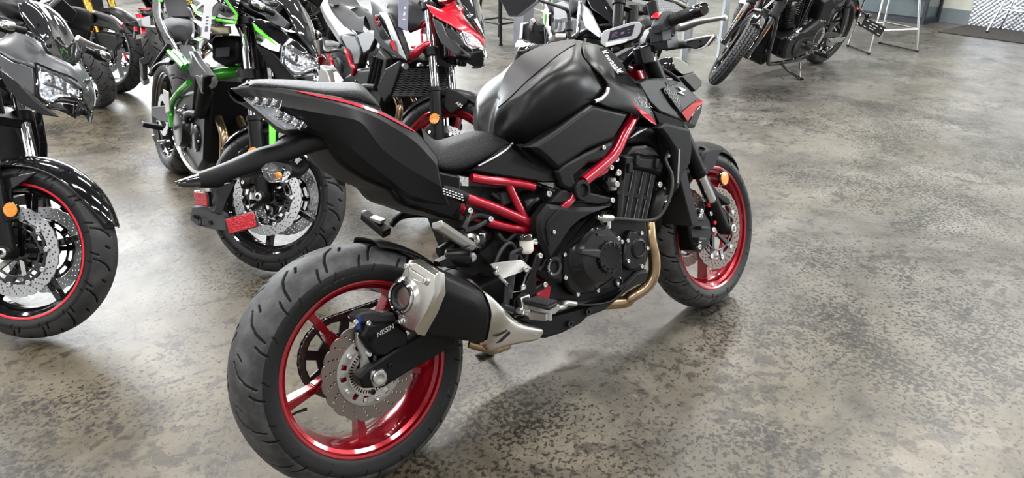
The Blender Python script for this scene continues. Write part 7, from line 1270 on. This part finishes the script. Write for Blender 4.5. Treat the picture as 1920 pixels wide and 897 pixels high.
for (bx, ang) in ((.86, 22), (.70, -24)):
    d_ = np.array((math.sin(R(ang)), 0, math.cos(R(ang)))); c0 = np.array((bx, .0, .42)); cy_ = mk('cylinder', cyl(tuple(c0), tuple(c0 + d_ * .28), .05), 'engine_black', he)
    for k in range(13): c = c0 + d_ * (.04 + k * .017); mk('cooling_fin', sections([[tuple(c + dd + np.array((.075 * sx, .085 * sy, 0))) for sx, sy in ((-1, -.7), (-.7, -1), (.7, -1), (1, -.7), (1, .7), (.7, 1), (-.7, 1), (-1, .7))] for dd in (d_ * 0, d_ * .005)], 1), 'engine_cover', cy_, sm=0)
    mk('rocker_box', pod([(-.09, 0), (-.09, .05), (-.05, .075), (.05, .075), (.09, .05), (.09, 0)], [(-.06, 0), (.06, 0), (.07, .01)]), 'engine_black', cy_, T(*(c0 + d_ * .27)), bev=.006)
mk('push_rod', [cyl((.80, .10, .44), (.86, .10, .70), .010), cyl((.76, .10, .44), (.72, .10, .70), .010)], 'engine_black', he)
mk('silver_sensor', [cyl((.86, .13, .43), (.82, .15, .47), .012), cyl((.84, .14, .44), (.86, .14, .42), .018)], 'chrome', he)
mk('side_cover', pod([(.38, .48), (.40, .66), (.50, .72), (.62, .68), (.60, .52), (.48, .46)], [(.05, 0), (.14, 0), (.155, .015)]), 'satin_black', hb_, bev=.010, seg=3)
mk('fuel_tank', loft([[(.62, 0, .80), (.80, 0, .88), (1.0, 0, .90), (1.16, 0, .86)], [(.62, .07, .78), (.80, .12, .82), (1.0, .13, .84), (1.16, .06, .84)], [(.62, .07, .74), (.80, .12, .74), (1.0, .12, .76), (1.16, .05, .80)]], 16, 4, mirror=True), 'satin_black', hb_, sm=60)
mk('seat', loft([[(.15, 0, .72), (.35, 0, .70), (.55, 0, .74), (.66, 0, .80)], [(.15, .10, .70), (.35, .13, .68), (.55, .10, .72), (.66, .06, .78)], [(.15, .11, .66), (.35, .14, .63), (.55, .11, .67), (.66, .06, .74)]], 14, 4, mirror=True), 'vinyl', hb_, sm=60)
mk('rear_fender', loft([[((.365 - abs(t) * .03) * math.cos(a), t * .085, .32 + (.365 - abs(t) * .03) * math.sin(a)) for a in np.linspace(R(60), R(165), 14)] for t in (-1, -.6, 0, .6, 1)], 20, 4), 'gloss_black', hb_, sm=60, sol=.004)
for s in (-1, 1):
    mk('rear_shock', [cyl((.02, s * .13, .34), (.14, s * .13, .64), .022), cyl((.05, s * .13, .42), (.12, s * .13, .59), .034)], 'gloss_black', hb_)
    mk('swingarm', bar((0, s * .115, .32), (.48, s * .11, .36), .03, .05), 'gloss_black', hb_, bev=.005)
mk('drive_belt', [bar((0, .10, .455), (.50, .10, .42), .028, .006), bar((0, .10, .185), (.50, .10, .30), .028, .006)], 'rubber_side', hb_)
mk('belt_guard', pod([(-.14, .28), (-.10, .24), (.10, .25), (.20, .30), (.10, .29), (-.06, .28)], [(.118, 0), (.128, 0)]), 'cast_silver', hb_, bev=.002)
pl5 = mk('side_plate', plate([(-.1796,.2,.4049),(-.1957,.2,.4889),(-.7449,.2,.3399),(-.704,.2,.243)], (0, -.006, 0)), 'satin_black', hb_, bev=.002, label='black side mounted number plate')
a5, b5, c5, d5 = [np.array(v) for v in [(-.1908,.202,.4901),(-.7396,.202,.3412),(-.6988,.202,.2444),(-.1747,.202,.4062)]]
for (u, v, w) in ((.15, .2, .12), (.5, .25, .3), (.82, .25, .1), (.35, .5, .12), (.55, .5, .12), (.15, .8, .1), (.45, .72, .2), (.85, .8, .12)): c = (a5 * (1 - u) + b5 * u) * (1 - v) + (d5 * (1 - u) + c5 * u) * v; eu = (b5 - a5) * w / 2; ev = (d5 - a5) * .035; mk('plate_print', plate([c - eu - ev, c + eu - ev, c + eu + ev, c - eu + ev], (0, .0015, 0)), 'decal_white', hb_, sm=0)
mk('plate_stay', tube([(-.2154,.15,.4234),(-.2309,.17,.3988),(-.2629,.19,.4133)], .010, 8), 'gloss_black', hb_)
tl5 = [(-.1337,.14,.5473),(-.2418,.2,.4947)]; mk('indicator_stalk', [tube(tl5, .010, 8, 1), lathe([(0, -.03), (.02, -.024), (.028, 0), (.026, .012), (0, .014)], 20, tl5[1], (-1, 0, 0))], 'gloss_black', hb_)
mk('red_marker', bar(*[(-.1508,.1,.5436),(-.2142,.14,.5256)], .02, .02), 'red_lens', hb_, bev=.003)
mk('foot_peg', [tube([(.4909,.19,.2356),(.4956,.25,.2407),(.5068,.33,.2551)], [.014, .019, .019], 12)], 'rubber_side', hb_); mk('peg_clevis', [cyl(*[(.4875,.17,.2271),(.4845,.21,.2428)], .016)], 'cast_silver', hb_)
mk('shift_linkage', [tube([(.9084,.15,.1896),(.8353,.18,.1875),(.6806,.19,.1907),(.5408,.19,.2417)], .007, 8), tube([(.7495,.2,.3575),(.5922,.22,.3377)], .012, 8)], 'gloss_black', hb_)
sg = [(.636,.1,.1077),(.5959,.16,.0669)]; mk('side_stand', [tube([(.90, .11, .17), (.84, .20, .11), (.78, .29, .075)], .011), tube([(.78, .29, .075), (.73, .24, .12), (.70, .20, .17)], .008), box((.78, .30, .071), (.06, .05, .008), (-R(13), 0, 0))], 'gloss_black', hb_)
mk('exhaust', [tube([(.90, -.12, .60), (1.0, -.15, .45), (.80, -.16, .30), (.30, -.18, .28), (-.25, -.18, .30)], .035, 12), tube([(.66, -.12, .60), (.60, -.16, .45), (.30, -.18, .36), (-.20, -.18, .38)], .035, 12)], 'gloss_black', hb_)
mk('handlebar', tube([(.98, -.40, 1.0), (1.06, -.25, 1.02), (1.12, 0, .98), (1.06, .25, 1.02), (.98, .40, 1.0)], .0125), 'gloss_black', hb_, HS)
mk('headlamp', lathe([(0, 0), (.06, .01), (.085, .06), (.085, .10), (.07, .115), (0, .118)], 28, (1.30, 0, .88), (1, 0, 0)), 'gloss_black', hb_, HS)
# ------------------------------------------------------------------ walls and furnishings
slab('ceiling', (2.2, 2.9, 4.6), (15.4, 16.6, .2), 'ceiling_dark')
slab('wall_right', (9.8, 2.9, 2.25), (.2, 16.6, 4.5), 'wall_cream')
slab('wall_back', (2.2, 11.1, 2.25), (15.2, .2, 4.5), 'wall_white')
slab('wall_left', (-5.9, 2.9, 2.25), (.2, 16.6, 4.5), 'wall_white')
slab('wall_front', (2.2, -5.3, 2.25), (15.2, .2, 4.5), 'wall_white')
slab('baseboard_right', (9.685, 4.6, .085), (.03, 4.7, .17), 'skirting_grey')
def tread_plate_mat():
    m = bpy.data.materials.new('tread_plate'); m.use_nodes = True; nt = m.node_tree; b = nt.nodes['Principled BSDF']; N = nt.nodes.new; K = nt.links.new
    tc = N('ShaderNodeTexCoord'); ck = N('ShaderNodeTexVoronoi'); mp = N('ShaderNodeMapping'); mp.inputs['Scale'].default_value = (1, 26, 26); mp.inputs['Rotation'].default_value = (R(45), 0, 0); K(tc.outputs['Object'], mp.inputs[0]); K(mp.outputs[0], ck.inputs['Vector']); ck.inputs['Randomness'].default_value = .15; ck.inputs['Scale'].default_value = 1
    bp = N('ShaderNodeBump'); bp.inputs['Strength'].default_value = 1; bp.inputs['Distance'].default_value = .012; bp.invert = True; K(ck.outputs['Distance'], bp.inputs['Height']); K(bp.outputs[0], b.inputs['Normal'])
    b.inputs['Base Color'].default_value = (.55, .58, .63, 1); b.inputs['Metallic'].default_value = .9; b.inputs['Roughness'].default_value = .32; MT['tread_plate'] = m
tread_plate_mat()
struct(mk('trim_1', box((9.685, -1.4, .6), (.03, 7.3, 1.2)), 'tread_plate'))
mat('perforated_steel', (.50, .52, .55), .4, .5); mat('table_steel', (.42, .45, .47), .4, .6)
mat('glass', (.9, .95, .95), .02, 0, trans=1, ior=1.45); mat('cabinet_dark', (.018, .022, .028), .4)
tag(mk('door_mat', box((9.24, .3, .006), (.88, 3.9, .012)), 'mat_black', bev=.004), 'coarse black entrance mat in front of the tread plate wall', 'mat')
# glass display cabinet
cb5 = thing('display_cabinet', 'dark framed glass display cabinet against the cream wall', 'cabinet', T(9.43, 3.15, 0))
for sx in (-1, 1):
    for sy in (-1, 1): mk('post', box((sx * .21, sy * .54, .7), (.04, .04, 1.4)), 'cabinet_dark', cb5, bev=.002)
mk('plinth', box((0, 0, .03), (.44, 1.1, .06)), 'cabinet_dark', cb5); mk('shelf', box((0, 0, .32), (.42, 1.08, .03)), 'cabinet_dark', cb5); mk('lower_panel', box((.03, 0, .18), (.34, 1.0, .22)), 'skirting_grey', cb5)
mk('shelf', box((0, 0, .85), (.42, 1.08, .02)), 'cabinet_dark', cb5); mk('top', box((0, 0, 1.41), (.46, 1.12, .03)), 'cabinet_dark', cb5)
mk('pane', box((-.21, 0, .7), (.006, 1.04, 1.3)), 'glass', cb5); mk('pane', box((0, -.54, .7), (.38, .006, 1.3)), 'glass', cb5)
# bar stools
def stool(name, label, legs, seat, h, mt='chrome', bars=(), r=.011, seatmt='vinyl', sled=(), base=0):
    c = np.array([np.mean([l[0] for l in legs]), np.mean([l[1] for l in legs])]); o = thing(name, label, 'stool', T(c[0], c[1], base), 'stools')
    tops = []
    for l in legs:
        a = np.array((l[0] - c[0], l[1] - c[1], r)); b = np.array((a[0] * seat, a[1] * seat, h)); tops.append((a, b)); mk('leg', tube([a, b], r, 10, 1), mt, o); mk('foot', cyl((a[0], a[1], 0), (a[0], a[1], .02), r * 1.5, n=12), 'rubber_side', o)
    for z in bars:
        for i in range(len(legs)): (a, b), (a2, b2) = tops[i], tops[(i + 1) % len(legs)]; t = z / h; mk('cross_bar', tube([a * (1 - t) + b * t, a2 * (1 - t) + b2 * t], r * .75, 8, 1), mt, o)
    for i, j in sled: mk('floor_bar', tube([tops[i][0], tops[j][0]], .007, 8, 1), 'hose', o)
    rr = max(np.linalg.norm(t[1][:2]) for t in tops); mk('seat', lathe([(rr * .6, h - .01), (rr * 1.1, h), (rr * 1.15, h + .03), (rr * .9, h + .055), (0, h + .06)], 32, (0, 0, 0), (0, 0, 1)), seatmt, o); return o
stool('bar_stool', 'tall chrome legged stool behind the black cruiser', [(7.33, 1.83), (6.80, 2.07), (7.04, 2.415), (7.48, 2.29)], .62, .78, bars=(.22,), sled=((0, 3), (1, 2)))
stool('bar_stool', 'chrome stool standing on the black entrance mat', [(9.20, 1.30), (9.20, 1.86), (9.60, 1.86), (9.60, 1.30)], .45, .72, bars=(.26,), r=.011, base=.0121)
stool('bar_stool', 'thin dark metal stool behind the grey post left of the fuel tank', [(4.06, 4.56), (4.02, 4.92), (4.36, 4.96), (4.40, 4.60)], .7, .62, 'satin_black', bars=(.20,), r=.014)
struct(mk('trim_2', box((4.24, 4.42, 2.25), (.13, .16, 4.5)), 'pillar_grey', bev=.004))
# perforated steel bench
bn = thing('steel_bench', 'grey steel bench with perforated panel behind the handlebar', 'bench', T(5.0, 2.95, 0))
ln = np.array((-.97, .24)); nm_ = np.array((.24, .97))
for k, (u, v) in enumerate(((-.42, 0), (.02, 0), (-.42, .5), (1.15, .5), (1.15, 0))): x, y = ln * u + nm_ * v; mk('leg', box((x, y, .37), (.062, .04, .74), (0, 0, math.atan2(ln[1], ln[0]))), 'table_steel', bn, bev=.004)
hs_ = [[(0, 0), (1.1, 0), (1.1, .44), (0, .44)]]
for i in range(44):
    for j in range(17): hs_.append(circ2(.025 + i * .0242 + (j % 2) * .0121, .022 + j * .0245, .0062, 6))
gp_ = curve_mesh(hs_, .003); Mx = Matrix(((ln[0], 0, nm_[0], ln[0] * .03), (ln[1], 0, nm_[1], ln[1] * .03), (0, 1, 0, .30), (0, 0, 0, 1))); mk('perforated_panel', xf(gp_, Mx), 'perforated_steel', bn, sm=0)
mk('bench_top', box((ln[0] * .36 + nm_[0] * .25, ln[1] * .36 + nm_[1] * .25, .76), (1.7, .6, .04), (0, 0, math.atan2(ln[1], ln[0]))), 'table_steel', bn, bev=.004)
mk('panel_rail', [box((ln[0] * .58, ln[1] * .58, .30), (1.14, .03, .03), (0, 0, math.atan2(ln[1], ln[0])))], 'table_steel', bn, bev=.003)
# pale motorcycle far behind the cruiser
KM = root_matrix(7.62, 3.30, 186, 9); kb = thing('motorcycle', 'white and red motorcycle far behind the black cruiser', 'motorcycle', KM)
wheel_pair(kb, steer_matrix(1.41, .3, 0), 1.41, 'copper_red', 'single'); chassis(kb, 1.41, 'satin_black', tank_mt='white', tail_mt='white'); front_end(kb, steer_matrix(1.41, .3, 0), 1.41, fender_mt='white', mirrors=False, head=True); headers(kb); stand(kb)
